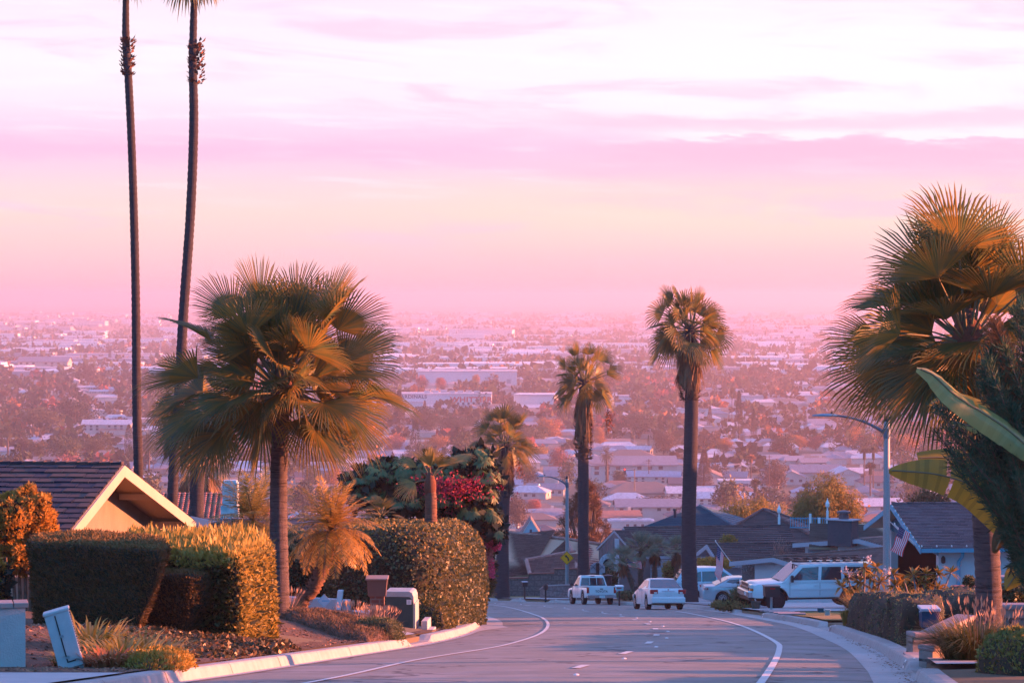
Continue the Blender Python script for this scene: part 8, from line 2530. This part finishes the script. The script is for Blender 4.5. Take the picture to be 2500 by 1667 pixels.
# --- houses
def house_proto(kind, W, D_, H, roofh, seed):
 mb = MB(); ov = .6
 mb.box((0, 0, H / 2 - 1.5), (W, D_, H + 3), mi=0)
 r = random.Random(seed)
 k = int(W / 3.2)
 for i in range(k):
  x = -W / 2 + (i + .5) * W / k
  if r.random() < .75: mb.box((x, -D_ / 2, H * .55), (1.4, .08, 1.1), mi=1)
  if H > 4 and r.random() < .8: mb.box((x, -D_ / 2, H * .82), (1.3, .08, 1.0), mi=1)
 mb.box((W / 2, 0, H * .55), (.08, 1.6, 1.1), mi=1)
 if r.random() < .6: mb.box((W * .28, D_ * .1, H + roofh * .7), (1.2, .9, roofh * 1.6), mi=0)
 wm = mb.build('t', [M_VWALL, M_VWIN]); m1 = wm.data; bpy.data.objects.remove(wm)
 mr = MB(); a, b_ = W / 2 + ov, D_ / 2 + ov
 z0, z1 = H - .1, H + roofh
 if kind == 'gable':
  mr.add([(-a, -b_, z0), (a, -b_, z0), (a, 0, z1), (-a, 0, z1), (-a, b_, z0), (a, b_, z0), (-a, -b_, z0 - .2), (a, -b_, z0 - .2), (a, b_, z0 - .2), (-a, b_, z0 - .2)],
    [(0, 1, 2, 3), (3, 2, 5, 4), (0, 6, 7, 1), (4, 5, 8, 9), (6, 9, 8, 7)])
  mr.add([(-a + .6, -b_ + .6, z0), (-a + .6, 0, z1 - .1), (-a + .6, b_ - .6, z0)], [(0, 1, 2)], 1); mr.add([(a - .6, -b_ + .6, z0), (a - .6, 0, z1 - .1), (a - .6, b_ - .6, z0)], [(2, 1, 0)], 1)
 elif kind == 'front':
  mr.add([(-a, -b_, z0), (0, -b_, z1), (0, b_, z1), (-a, b_, z0), (a, -b_, z0), (a, b_, z0)], [(0, 1, 2, 3), (1, 4, 5, 2)])
  mr.add([(-a + .5, -b_ + .5, z0), (0, -b_ + .5, z1 - .1), (a - .5, -b_ + .5, z0)], [(2, 1, 0)], 1)
 elif kind == 'hip':
  c = a - b_ * .9
  mr.add([(-a, -b_, z0), (a, -b_, z0), (c, 0, z1), (-c, 0, z1), (a, b_, z0), (-a, b_, z0), (-a, -b_, z0 - .2), (a, -b_, z0 - .2)], [(0, 1, 2, 3), (1, 4, 2), (4, 5, 3, 2), (5, 0, 3), (0, 6, 7, 1)])
 else:
  mr.box((0, 0, H + .15), (W + .6, D_ + .6, .5)); mr.box((0, 0, H + .6), (W * .9, D_ * .9, .3)); mr.box((W * .2, 0, H + 1), (2.2, 1.6, 1.0), mi=1); mr.box((-W * .25, D_ * .1, H + .9), (1.6, 1.6, .8), mi=1)
 rr = mr.build('t', [M_VROOF, M_VWALL]); m2 = rr.data; bpy.data.objects.remove(rr)
 m1.name = 'valley_wall_' + kind; m2.name = 'valley_roof_' + kind
 return m1, m2
HP = [house_proto('gable', 16, 9, 3.0, 2.2, 1), house_proto('hip', 17, 11, 3.0, 2.4, 2), house_proto('front', 11, 14, 3.2, 2.6, 3), house_proto('gable', 26, 11, 5.6, 2.4, 4), house_proto('hip', 14, 10, 3.0, 2.0, 5), house_proto('flat', 22, 13, 4.0, .6, 6)]
def vhouse(name, lab, var, X, Y, rz, s, col, group=None, cat='house', z=None, sx=1.0):
 m1, m2 = HP[var]
 root = thing(name, lab, cat, (X, Y, ground(X, Y) if z is None else z), rz, group)
 for nm, m in (('wall', m1), ('roof', m2)):
  o = bpy.data.objects.new(nm, m); COL.objects.link(o); o.parent = root; o.color = tuple(col) + (1,); o.scale = (s * sx, s, s)
 return root
GRY = (.24, .23, .27); LGT = (.52, .50, .56); BRW = (.20, .14, .12); DRK = (.10, .09, .11); BLU = (.22, .32, .42); TRC = (.34, .14, .10)
HL = [
 (1543, 1176, 208, 3, GRY, 4, 'long two-storey white block with grey roof between the two taller skirted palms'),
 (1290, 1216, 100, 1, LGT, -12, 'house with large pale blue-white roof below the far street lamp head'),
 (1316, 1254, 84, 1, BRW, 8, 'brown hip-roofed house left of the far street lamp pole'),
 (1350, 1272, 74, 4, BLU, 18, 'blue-roofed house just left of the far street lamp pole'),
 (1275, 1240, 60, 4, DRK, 0, 'dark-roofed house with small chimney beside the shortest skirted palm trunk'),
 (1567, 1228, 168, 1, BRW, 3, 'long brown-roofed house above the blue roof'),
 (1575, 1252, 100, 0, LGT, -6, 'white-walled house with pale blue roof below the long brown-roofed house'),
 (1500, 1258, 62, 4, BRW, 0, 'small house with white fascia right of the middle skirted palm trunk'),
 (1540, 1290, 110, 5, LGT, 0, 'flat pale roof just above the brown house ridge'),
 (1600, 1180, 62, 0, LGT, -8, 'small pale-roofed house above the long brown-roofed house'),
 (1500, 1122, 52, 2, LGT, 10, 'white gabled house with dark cypress beside it'),
 (1560, 1108, 62, 0, LGT, -14, 'white house with crossing gables behind the slim cypress'),
 (1540, 1135, 120, 1, BRW, 0, 'low terracotta-brown house with white roof vents above the long white block'),
 (1400, 1130, 60, 2, LGT, 25, 'white gabled house just left of the middle skirted palm trunk'),
 (1850, 1090, 60, 0, LGT, 12, 'white house behind the spindly conifers on the right'),
 (1985, 1140, 70, 0, GRY, 10, 'grey-roofed house below the near street lamp head'),
 (2040, 1130, 90, 1, GRY, -4, 'wide grey-roofed house left of the near street lamp pole'),
 (1990, 1172, 120, 0, GRY, 0, 'grey gabled row house above the large golden drooping tree'),
 (2080, 1170, 90, 0, LGT, 10, 'pale house with gables left of the near street lamp pole'),
 (900, 1135, 110, 0, GRY, -8, 'pink-walled house with grey roof above the umbrella tree'),
 (850, 1138, 60, 4, BRW, 6, 'small reddish house left of the pink-walled house'),
 (945, 1130, 60, 0, LGT, 0, 'low white house right of the pink-walled house'),
 (405, 1165, 80, 4, GRY, 5, 'grey-roofed house between the two tall palm trunks'),
 (440, 1130, 50, 0, BLU, -8, 'blue-roofed house behind the right tall palm'),
 (385, 1150, 50, 0, LGT, 5, 'white-roofed house just right of the left tall palm trunk'),
 (320, 1160, 50, 0, LGT, -8, 'white house touching the gabled roof peak on the left'),
 (610, 1175, 44, 0, LGT, 0, 'small white-gabled house left of the large left fan palm trunk'),
 (590, 1200, 90, 1, GRY, 6, 'grey-roofed house behind the weathered white chimney'),
 (60, 1120, 60, 0, LGT, 0, 'white bungalow behind the feather palm at the far left'),
 (262, 1015, 70, 5, LGT, 0, 'white flat-roofed block with dark windows left of the tall palms'),
 (263, 1060, 118, 3, LGT, 0, 'long low white block with blue-grey roof left of the tall palms'),
 (110, 908, 122, 3, GRY, -3, 'long grey-roofed block in the left haze'),
 (66, 880, 30, 1, TRC, 0, 'small red-roofed pavilion in the left haze'),
 (215, 955, 46, 3, LGT, 8, 'white apartment block, left one in the cluster of three'),
 (243, 965, 46, 3, LGT, -4, 'white apartment block, middle one in the cluster of three'),
 (266, 975, 40, 3, LGT, 5, 'white apartment block, right one in the cluster of three'),
 (2150, 1235, 92, 5, TRC, 0, 'white building with red awning roof right of the near street lamp pole'),
 (1745, 1130, 62, 0, BRW, 0, 'brown-roofed house beside the tall dark layered conifer'),
 (1310, 1310, 96, 1, DRK, 0, 'dark grey roofed house above the terracotta roofs'),
]
WID = [16, 17, 11, 26, 14, 22]
for x, yb, wp, var, col, rz, lab in HL:
 Y = depth_of(yb); f = FPX / Y
 s = wp / f / WID[var]
 vhouse('valley_house', lab, var, P(x, yb, Y).x, Y, R(rz), min(max(s, .6), 2.6) if var != 3 else s * 1.0, col, None, 'house' if var not in (3, 5) else 'building')
b = P(1296, 1310, 320); mb = MB(); h_ = 40 * 320 / FPX; w_ = 26 * 320 / FPX
mb.prism([(-w_, 0, -3), (w_, 0, -3), (w_, 0, 0), (0, 0, h_), (-w_, 0, 0)], (0, 6, 0)); mb.box((0, -.05, .4), (.25, .1, .9), mi=1)
root = thing('blue_gable_cottage', 'small pale blue gabled cottage front just above the terracotta roofs', 'house', b)
mb.build('wall', [mat('pale_blue_wall', (.30, .50, .60), .8), M_VWIN], root)
mb = MB(); board(mb, (-w_ * 1.1, 0, -.15), (0, 0, h_ + .15), .18, .1, (0, -1, 0)); board(mb, (0, 0, h_ + .15), (w_ * 1.1, 0, -.15), .18, .1, (0, -1, 0))
mb.add([(-w_ * 1.15, -.2, -.2), (0, -.2, h_ + .2), (0, 6, h_ + .2), (-w_ * 1.15, 6, -.2), (w_ * 1.15, -.2, -.2), (w_ * 1.15, 6, -.2)], [(0, 1, 2, 3), (1, 4, 5, 2)], 1)
mb.build('roof', [M_WHITEP, M_SHR], root)
# --- landmark buildings of the plain
def sports_hall():
 Y = depth_of(1003); f = FPX / Y; b = P(974, 1003, Y)
 root = thing('sports_hall', 'long white sports hall with red and dark lettering on its wall in the hazy valley', 'building', b)
 W = 226 / f; H = 40 / f
 mb = MB(); mb.box((W * .5, 20, H / 2 - 2), (W, 40, H + 4)); mb.box((W * .14, -6, H * .28), (W * .26, 14, H * .56)); mb.build('wall', M_VWHITE, root)
 mb = MB(); mb.box((W * .5, 20, H + .4), (W + .6, 41, .6)); mb.box((W * .14, -6, H * .58), (W * .27, 15, .5))
 for k in range(7): mb.box((W * (.3 + k * .09), 14 + (k % 3) * 5, H + 1.6), (4.5, 3, 1.8))
 mb.build('roof', M_VWROOF, root)
 mb = MB(); mb.box((W * .08, -13.1, H * .20), (5, .2, H * .30)); mb.box((W * .50, -.1, H * .12), (9, .3, H * .22)); mb.build('doors', M_VWIN, root)
 text_mesh('red_lettering', 'WHITTIER', 5.4, mat('letter_red', (.55, .06, .05), .6), root, (W * .78, -.15, H * .68), (R(90), 0, 0), .05, .18, 1.2)
 text_mesh('dark_lettering', 'ATHLETICS', 3.3, mat('letter_dark', (.05, .06, .09), .6), root, (W * .78, -.15, H * .24), (R(90), 0, 0), .05, .10, 1.1)
 mb = MB()
 for k in range(8): mb.lathe([(1.0, -.12), (1.0, -.2), (.01, -.21)], 10, c=(W * .78 + (k - 3.5) * 3.9, 0, H * .45), axis='Y')
 mb.build('dot_row', MATS['letter_dark'], root)
 text_mesh('roof_lettering', 'CARDINALS', 3.6, MATS['letter_dark'], root, (W * .14, -.2, H * .86), (R(90), 0, 0), .05, .08, 1.1)
 Y2 = depth_of(998); b2 = P(1265, 998, Y2) - b
 root2 = thing('white_hall', 'white hall right of the lettered sports hall, behind the shortest skirted palm', 'building', P(1265, 998, Y2))
 mb = MB(); mb.box((14, 20, 4), (100 / f, 40, 36 / f + 3), R(-6)); mb.build('wall', M_VWHITE, root2)
 mb = MB(); mb.box((14, 20, 36 / f + 1.5 - 2), (104 / f, 41, .8), R(-6)); mb.build('roof', M_VWROOF, root2)
sports_hall()
def wbox(name, lab, x0, x1, ytop, ybase, depth, rz=0, group=None, tint=None, cat='warehouse', style=0):
 Y = depth_of(ybase); f = FPX / Y; b = P((x0 + x1) / 2, ybase, Y)
 W = (x1 - x0) / f; H = max(4, (ybase - ytop) / f)
 root = thing(name, lab, cat, b, R(rz), group)
 mb = MB(); mb.box((0, depth / 2, H / 2 - 1), (W, depth, H + 2))
 mb.build('wall', tint or M_VWHITE, root)
 mb = MB(); mb.box((0, depth / 2, H + .4), (W + 1, depth + 1, .8))
 k = max(2, int(W / 22))
 for i in range(k): mb.box((-W / 2 + (i + .5) * W / k, depth * (.3 + .4 * (i % 2)), H + 1.3), (3, 3, 1.2))
 mb.build('roof', M_VWROOF, root)
 mb = MB(); k = max(2, int(W / 14))
 for i in range(k): mb.box((-W / 2 + (i + .5) * W / k, -.05, H * .25), (4, .3, H * .4))
 mb.build('dock_doors', mat('dock_door', (.34, .33, .37), .7), root)
 return root
wbox('long_warehouse', 'long white warehouse with small orange tree in front, centre of the valley', 1020, 1262, 908, 940, 70)
wbox('long_warehouse', 'bright white warehouse wall in the haze right of the large left fan palm', 1120, 1250, 806, 828, 80, -4)
for i, (x0, x1, yt, yb) in enumerate(((188, 256, 784, 796), (168, 250, 825, 836), (20, 95, 828, 834), (118, 160, 822, 830), (280, 330, 820, 830), (950, 1060, 848, 856), (1170, 1260, 833, 846), (1240, 1330, 836, 846), (1050, 1160, 860, 868), (1190, 1300, 864, 876), (1700, 1850, 868, 876),
          (1760, 1900, 832, 840), (1850, 1960, 850, 862), (1380, 1500, 838, 846), (1500, 1640, 862, 870), (1560, 1700, 812, 820), (1400, 1540, 800, 806), (1780, 1990, 968, 984), (1950, 2100, 940, 952), (1660, 1760, 1000, 1016), (1450, 1560, 968, 984), (280, 330, 900, 910), (0, 60, 800, 806), (950, 1080, 795, 800))):
 zone = ('left of the tall palms' if x0 < 330 else 'right of the left fan palm' if x0 < 1200 else 'left of the tallest skirted palm' if x0 < 1660 else 'right of the tallest skirted palm')
 d = 'in the far haze' if yb < 850 else 'in the middle distance'
 wbox('warehouse', ('low white warehouse ' + zone + ' ' + d), x0, x1, yt, yb, float(QV.uniform(40, 90)), float(QV.uniform(-4, 4)), 'white warehouses across the valley')
def store():
 Y = depth_of(1212); f = FPX / Y; b = P(1805, 1212, Y)
 root = thing('store_building', 'white store with dark sign band and red lower roof, right of the tallest skirted palm', 'building', b)
 W = 100 / f; H = 40 / f
 mb = MB(); mb.box((0, 6, H / 2), (W, 12, H)); mb.build('wall', M_WSTUC, root)
 mb = MB(); mb.box((-W * .05, -.1, H * .72), (W * .55, .3, H * .16)); mb.box((W * .33, -.1, H * .72), (W * .14, .3, H * .12)); mb.build('sign_band', mat('sign_band_dark', (.14, .10, .12), .7), root)
 mb = MB(); mb.box((0, -.6, H * .42), (W * 1.02, 1.4, H * .08)); mb.build('awning', M_WHITEP, root)
 mb = MB(); mb.prism([(-W * .5, -4, H * .05), (W * .5, -4, H * .05), (W * .5, -.5, H * .3), (-W * .5, -.5, H * .3)], (0, .2, .2)); mb.build('red_roof', mat('red_roof', (.38, .10, .09), .8), root)
store()
def silos():
 Y = depth_of(812); f = FPX / Y; b = P(1835, 812, Y)
 root = thing('white_towers', 'pale industrial tower rising in the far pink haze on the right', 'tower', b)
 mb = MB(); mb.box((0, 0, 20 / f), (5.5 / f, 5 / f, 40 / f)); mb.build('tower', M_VWHITE, root)
 mb = MB(); mb.box((-10 / f, 0, 12 / f), (5 / f, 5 / f, 24 / f)); mb.box((12 / f, 0, 8 / f), (10 / f, 8 / f, 16 / f)); mb.build('annex', M_VWHITE, root)
silos()
PROT = [(974, 1345, 955, 1003)] + [(x - wp * .5, x + wp * .5, yb - {0: .35, 1: .32, 2: .6, 3: .30, 4: .35, 5: .3}[v] * wp, yb) for x, yb, wp, v, *_ in HL] + [(x - wp * .4, x + wp * .4, yb - hp, yb - hp * .2) for x, yb, wp, hp, *_ in LM] + [(1020, 1262, 906, 940), (1753, 1853, 1167, 1208), (1100, 1260, 806, 828), (188, 256, 784, 796), (168, 250, 825, 836), (1780, 1990, 968, 984), (1950, 2100, 940, 952), (1660, 1760, 1000, 1016), (1272, 1325, 906, 930)]
def blocks(X, Y, w, h):
 f = FPX / Y; x = 1250 + X * f; yb = 720 - road_z(Y) * f; yt = yb - h * f; x0, x1 = x - w * f / 2, x + w * f / 2
 for a, b_, c, d in PROT:
  if x1 > a and x0 < b_ and yt < d - (d - c) * .25 and yb > d + 3: return True
 return False
# --- filling: individual houses and trees on the near valley floor, then stuff
def zone_of(x):
 return ('left of the tall palms' if x < 330 else 'behind the left fan palm' if x < 720 else 'above the umbrella tree' if x < 1195 else 'left of the middle skirted palm' if x < 1410
   else 'left of the tallest skirted palm' if x < 1690 else 'right of the tallest skirted palm' if x < 2160 else 'behind the right fan palm')
cols = [(GRY, 'grey'), (LGT, 'pale'), (BRW, 'brown'), (DRK, 'dark'), (BLU, 'blue-grey'), (TRC, 'terracotta'), (GRY, 'grey'), (LGT, 'pale')]
def pxof(X, Y): return 1250 + X / Y * FPX
placed = [(P(x, yb, depth_of(yb)).x, depth_of(yb), 16) for x, yb, *_ in HL] + [(P(x, yb, depth_of(yb)).x, depth_of(yb), 7) for x, yb, *_ in LM]
cnt = 0
Y = 985.0
row = 0
SP = []
while cnt < 185:
 n = int(Y * .38 / 25)
 for i in range(-n // 2, n // 2 + 1):
  X = i * 25 + QV.uniform(-4, 4) + (12 if row % 2 else 0); YY = Y + QV.uniform(-4, 4)
  if abs(X / YY * FPX) > 1290: continue
  if any(abs(a - X) < r_ and abs(b_ - YY) < r_ for a, b_, r_ in placed): continue
  if QV.random() < .34: continue
  c, cn = cols[QV.integers(0, 8)]; var = [0, 1, 2, 4, 0, 1, 3][QV.integers(0, 7)]
  dz = 'on the nearest valley street' if YY < 1090 else 'in the near valley' if YY < 1300 else 'in the middle valley'
  vhouse('valley_house', f'{cn}-roofed house {dz} {zone_of(pxof(X, YY))}', var, X, YY, R(QV.choice([0, 90, 8, -8]) + QV.uniform(-5, 5)), QV.uniform(.85, 1.1), c, 'houses of the valley floor')
  placed.append((X, YY, 6)); cnt += 1
  if cnt >= 185: break
 Y += 27 if row % 2 else 20
 row += 1
YH = Y
cnt = 0
tk = ['round', 'round', 'tall', 'round', 'tall', 'conifer', 'fan', 'cypress', 'round']
tc_ = [(GRN_, 'green'), (DGR, 'dark green'), (OLV, 'olive'), (BRN, 'brown'), (ORG, 'orange'), (OLV, 'olive'), (GRN_, 'green'), (PNK, 'reddish'), (DGR, 'dark green'), (GLD, 'golden'), (DGR, 'dark green')]
while cnt < 208:
 YY = 940 + 620 * QV.random() ** 1.1; X = QV.uniform(-.19, .19) * YY
 if any(abs(a - X) < r_ * .6 and abs(b_ - YY) < r_ * .6 for a, b_, r_ in placed): continue
 if blocks(X, YY, 9, 10): continue
 k = tk[QV.integers(0, 9)]; c, cn = tc_[QV.integers(0, 11)]
 s = QV.uniform(.75, 1.35); kn = {'round': 'round tree', 'tall': 'tall bushy tree', 'conifer': 'conifer', 'fan': 'slim palm', 'cypress': 'cypress'}[k]
 if k in ('conifer', 'cypress') and c in (ORG, PNK, GLD): c, cn = DGR, 'dark green'
 dz = 'in the near valley' if YY < 1150 else 'in the middle valley'
 vtree('valley_tree', f'{cn.replace("dark green", "dark")} {kn} {dz} {zone_of(pxof(X, YY))}', k, X, YY, DIM[k][0] * s, DIM[k][1] * s * QV.uniform(.8, 1.0), c, 'trees of the valley floor', QV.integers(0, 3) if k in ('round', 'tall', 'conifer') else 0, False, cat='palm tree' if k == 'fan' else 'tree')
 cnt += 1
def far_stuff():
 q = rg(900)
 mats = [mat('far_tree_' + n, c, .9, island=tuple(k * .55 for k in c), trans=.2) for n, c in (('green', (.045, .075, .035)), ('dark', (.026, .050, .026)), ('brown', (.11, .08, .05)), ('orange', (.42, .15, .05)), ('red', (.36, .10, .08)))]
 parts = []
 def crowns(Xs, Ys, Ws, Hs, mi, k, zoff=0):
  keep = np.array([not blocks(a, b_, c, d) for a, b_, c, d in zip(Xs, Ys, Ws, Hs)])
  Xs, Ys, Ws, Hs = Xs[keep], Ys[keep], Ws[keep], Hs[keep]
  n = len(Xs)
  d = sphere_dirs(n * k, q); base = np.repeat(np.stack([Xs, Ys, np.array([road_z(y) for y in Ys])], 1), k, 0)
  W_ = np.repeat(Ws, k)[:, None]; H_ = np.repeat(Hs, k)[:, None]
  p = base + d * np.concatenate([W_ * .42, W_ * .42, H_ * .40], 1) * q.uniform(.5, 1, (n * k, 1)) + np.concatenate([W_ * 0, W_ * 0, H_ * .5], 1)
  V, F = leaf_quads(p, d + sphere_dirs(n * k, q) * .8, sphere_dirs(n * k, q), W_[:, 0] * q.uniform(.25, .5, n * k), W_[:, 0] * .3)
  parts.append((V, F, mi))
 for mi, (n, k) in enumerate(((620, 40), (620, 40), (330, 40), (150, 36), (110, 36))):
  YY = 1380 + 2200 * q.random(n) ** 1.0; X = q.uniform(-.195, .195, n) * YY
  crowns(X, YY, q.uniform(8, 17, n), q.uniform(5, 11, n), mi, k)
 for mi, n in ((0, 500), (1, 500), (2, 260), (3, 60)):
  YY = 2300 + 3200 * q.random(n); X = q.uniform(-.2, .2, n) * YY
  crowns(X, YY, q.uniform(9, 20, n), q.uniform(7, 13, n), mi, 22)
 for mi, n in ((0, 900), (1, 900), (2, 500)):
  YY = 3000 + 9500 * q.random(n) ** 1.5; YY = np.round(YY / 420) * 420 + q.normal(0, 40, n); X = q.uniform(-.2, .2, n) * YY
  crowns(X, YY, q.uniform(12, 30, n), q.uniform(8, 15, n), mi, 12)
 n = 110; YY = 1700 + 3500 * q.random(n); X = q.uniform(-.195, .195, n) * YY
 crowns(X, YY, q.uniform(3, 6, n), q.uniform(14, 24, n), 1, 24)
 V, F, Mi = join(parts)
 o = mesh_np('far_trees', V, F, mats, Mi); tag(o, 'dense hazy treetops covering the middle and far valley', 'tree cover', kind='stuff')
 mb = MB(); r = random.Random(4)
 for i in range(900):
  YY = YH + (3000 - YH) * r.random() ** 1.1; X = r.uniform(-.195, .195) * YY
  W, D2, H = r.uniform(12, 22), r.uniform(9, 13), 3.2; z = road_z(YY); rz = r.choice([0, 1.57, .15])
  mb.box((X, YY, z + 1.6), (W, D2, 3.2), rz, mi=0)
  mm = r.choice([1, 2, 3, 1]); mb.M = Matrix.Translation((X, YY, z + 3.1)) @ Matrix.Rotation(rz, 4, 'Z'); a, b_ = W / 2 + .5, D2 / 2 + .5
  mb.add([(-a, -b_, 0), (a, -b_, 0), (a * .7, 0, 2.2), (-a * .7, 0, 2.2), (a, b_, 0), (-a, b_, 0)], [(0, 1, 2, 3), (1, 4, 2), (4, 5, 3, 2), (5, 0, 3)], mm); mb.M = Matrix.Identity(4)
 for i in range(620):
  YY = 2950 + 11000 * r.random() ** 1.6; X = r.uniform(-.2, .2) * YY
  W, D2, H = r.uniform(30, 120), r.uniform(30, 70), r.uniform(7, 13)
  z = road_z(YY); mb.box((X, YY, z + H / 2), (W, D2, H), r.uniform(-.05, .05), mi=4 if r.random() < .7 else 5)
 o = mb.build('far_buildings', [M_VWALL, mat('far_roof_grey', (.26, .25, .29), .8), mat('far_roof_brown', (.22, .16, .14), .8), mat('far_roof_pale', (.50, .48, .52), .8), mat('far_shed_white', (.74, .72, .74), .7), mat('far_shed_grey', (.40, .37, .41), .8)])
 tag(o, 'countless pale roofs and sheds fading into the pink haze', 'buildings', kind='stuff')
far_stuff()
def upole(lab, x, ytop, ybase, Y=None):
 Y = Y or depth_of(ybase); f = FPX / Y; b = P(x, ybase, Y); H = (ybase - ytop) / f
 mb = MB(); mb.tube([(0, 0, -1), (0, 0, H)], [.22, .16], 6); mb.box((0, 0, H - .8), (2.6, .16, .16)); mb.box((0, 0, H - 2.0), (2.2, .16, .16))
 for s in (-1.1, -.4, .4, 1.1): mb.box((s, 0, H - .6), (.1, .1, .25))
 tag(mb.build('utility_pole', mat('wood_pole', (.12, .075, .06), .9), None, loc=b), lab, 'utility pole')
 return b + Vector((0, 0, H - .6))
tops = []
for x, yt, yb, lab in ((374, 1120, 1165, 'wooden utility pole between the two tall palm trunks'), (208, 1092, 1132, 'wooden utility pole above the ridge of the shingled roof'), (166, 1070, 1130, 'wooden utility pole above the middle of the shingled roof'), (547, 1128, 1195, 'utility pole left of the large left fan palm trunk'),
      (836, 1140, 1195, 'utility pole left of the umbrella tree'), (1376, 1092, 1172, 'utility pole above the far street lamp'), (1485, 1130, 1192, 'utility pole left of the long two-storey white block'), (1584, 1120, 1190, 'utility pole in front of the long two-storey white block'), (1649, 1186, 1234, 'utility pole left of the tallest skirted palm trunk, low'),
      (1878, 1110, 1215, 'utility pole at the brown bushy tree on the right'), (1936, 1000, 1060, 'utility pole in the right haze near the lamp head'), (2058, 1072, 1110, 'utility pole left of the near street lamp pole'), (1297, 1095, 1140, 'utility pole above the pale blue-white roof')):
 tops.append(upole(lab, x, yt, yb))
mb = MB(); b = P(1525, 1150, 1150)
f = FPX / 1150
mb.tube([(4, 0, -8), (4, 0, 1)], .18, 6); mb.tube([(4, 0, .5), (0, 0, .3)], .12, 6); mb.box((0, -.1, 0), (1.0, .5, 2.6));
root = thing('traffic_light', 'traffic signal showing red in front of the long two-storey white block', 'traffic light', b)
mb.build('signal_mast', M_BLK, root)
mb = MB(); mb.lathe([(.36, -.36), (.34, -.42), (.01, -.43)], 10, c=(0, 0, .8), axis='Y'); mb.build('red_lamp', mat('signal_red', (.8, .02, .02), .4, emit=((1, .05, .03), 2.0)), root)
def wires():
 mb = MB()
 def w_(a, b_, sag):
  pts = []
  for i in range(9):
   t = i / 8; p = a.lerp(b_, t); p.z -= sag * 4 * t * (1 - t); pts.append(p)
  mb.tube(pts, .05, 3)
 o0 = tops[0].copy()
 for i, j in ((2, 1), (1, 0), (0, 3), (5, 6), (6, 7), (7, 8)):
  for dx in (-1.1, 0, 1.1): w_(tops[i] + Vector((dx, 0, 0)), tops[j] + Vector((dx, 0, 0)), 2.5)
 tag(mb.build('power_lines', M_BLK, None), 'thin power lines strung between the wooden utility poles', 'power lines', kind='stuff')
wires()
for x, y, Y, lab in ((1317, 1183, 1100, 'bright lamp glowing beside the dark round tree near the far street lamp'), (1396, 820, 6000, 'tiny yellow light in the haze right of the middle skirted palm'), (1563, 822, 6000, 'tiny yellow light in the haze left of the tallest skirted palm')):
 mb = MB(); s = 1.4 * Y / FPX; mb.lathe([(s * .4, -s), (s, -s * .3), (s, s * .3), (s * .4, s)], 8)
 tag(mb.build('lit_lamp', mat('lamp_glow', (1, .8, .4), .5, emit=((1, .78, .4), 3.0)), None, loc=P(x, y, Y)), lab, 'lamp')
# ------------------------------------------------------------------ haze
def build_haze():
 mb = MB()
 x0, x1, y0, y1, z0, z1 = -9100, 9100, -310, 27100, -89, 17
 mb.box(((x0 + x1) / 2, (y0 + y1) / 2, (z0 + z1) / 2), (x1 - x0, y1 - y0, z1 - z0))
 m = bpy.data.materials.new('haze_air'); m.use_nodes = True
 t = m.node_tree; t.nodes.clear()
 pv = N(t, 'ShaderNodeVolumePrincipled')
 pv.inputs['Color'].default_value = (1.0, .80, .85, 1)
 pv.inputs['Density'].default_value = HAZE_D
 pv.inputs['Anisotropy'].default_value = .6
 out = N(t, 'ShaderNodeOutputMaterial'); L(t, pv.outputs[0], out.inputs['Volume'])
 o = mb.build('haze', m)
 tag(o, 'thin pink evening haze hanging over the valley and the street', 'haze', kind='stuff')
HAZE_D = .00015
build_haze()
def unique_labels():
 from collections import defaultdict
 d = defaultdict(list)
 for o in bpy.data.objects:
  if o.parent is None and 'label' in o.keys() and o.get('group') and o.get('group') in ('houses of the valley floor', 'trees of the valley floor', 'white warehouses across the valley', 'pavers across the small right lawn', 'studs', 'reflector studs along the centre line', 'row of cypresses by the white warehouse'):
   d[o['label']].append(o)
 W = ['leftmost', 'second from left', 'third from left', 'fourth from left', 'fifth from left', 'sixth from left', 'seventh from left', 'eighth from left', 'ninth from left', 'tenth from left', 'eleventh from left', 'twelfth from left']
 D = ['nearest', 'second nearest', 'third nearest', 'fourth nearest', 'fifth nearest', 'sixth nearest', 'seventh nearest', 'eighth nearest', 'ninth nearest', 'tenth nearest', 'eleventh nearest', 'twelfth nearest', 'thirteenth nearest', 'fourteenth nearest', 'fifteenth nearest', 'sixteenth nearest']
 for lab, os_ in d.items():
  if len(os_) < 2: continue
  deep = 'reflector' in lab or 'paver' in lab
  os_.sort(key=lambda o: o.location.y if deep else o.location.x / o.location.y)
  for i, o in enumerate(os_):
   T = D if deep else W
   w_ = T[i] if i < len(T) else 'last'
   if i == len(os_) - 1 and len(os_) > 1: w_ = 'farthest' if deep else 'rightmost'
   o['label'] = w_ + (' ' if w_ in ('leftmost', 'rightmost') or deep else ' ') + lab
bpy.context.view_layer.update()
unique_labels()
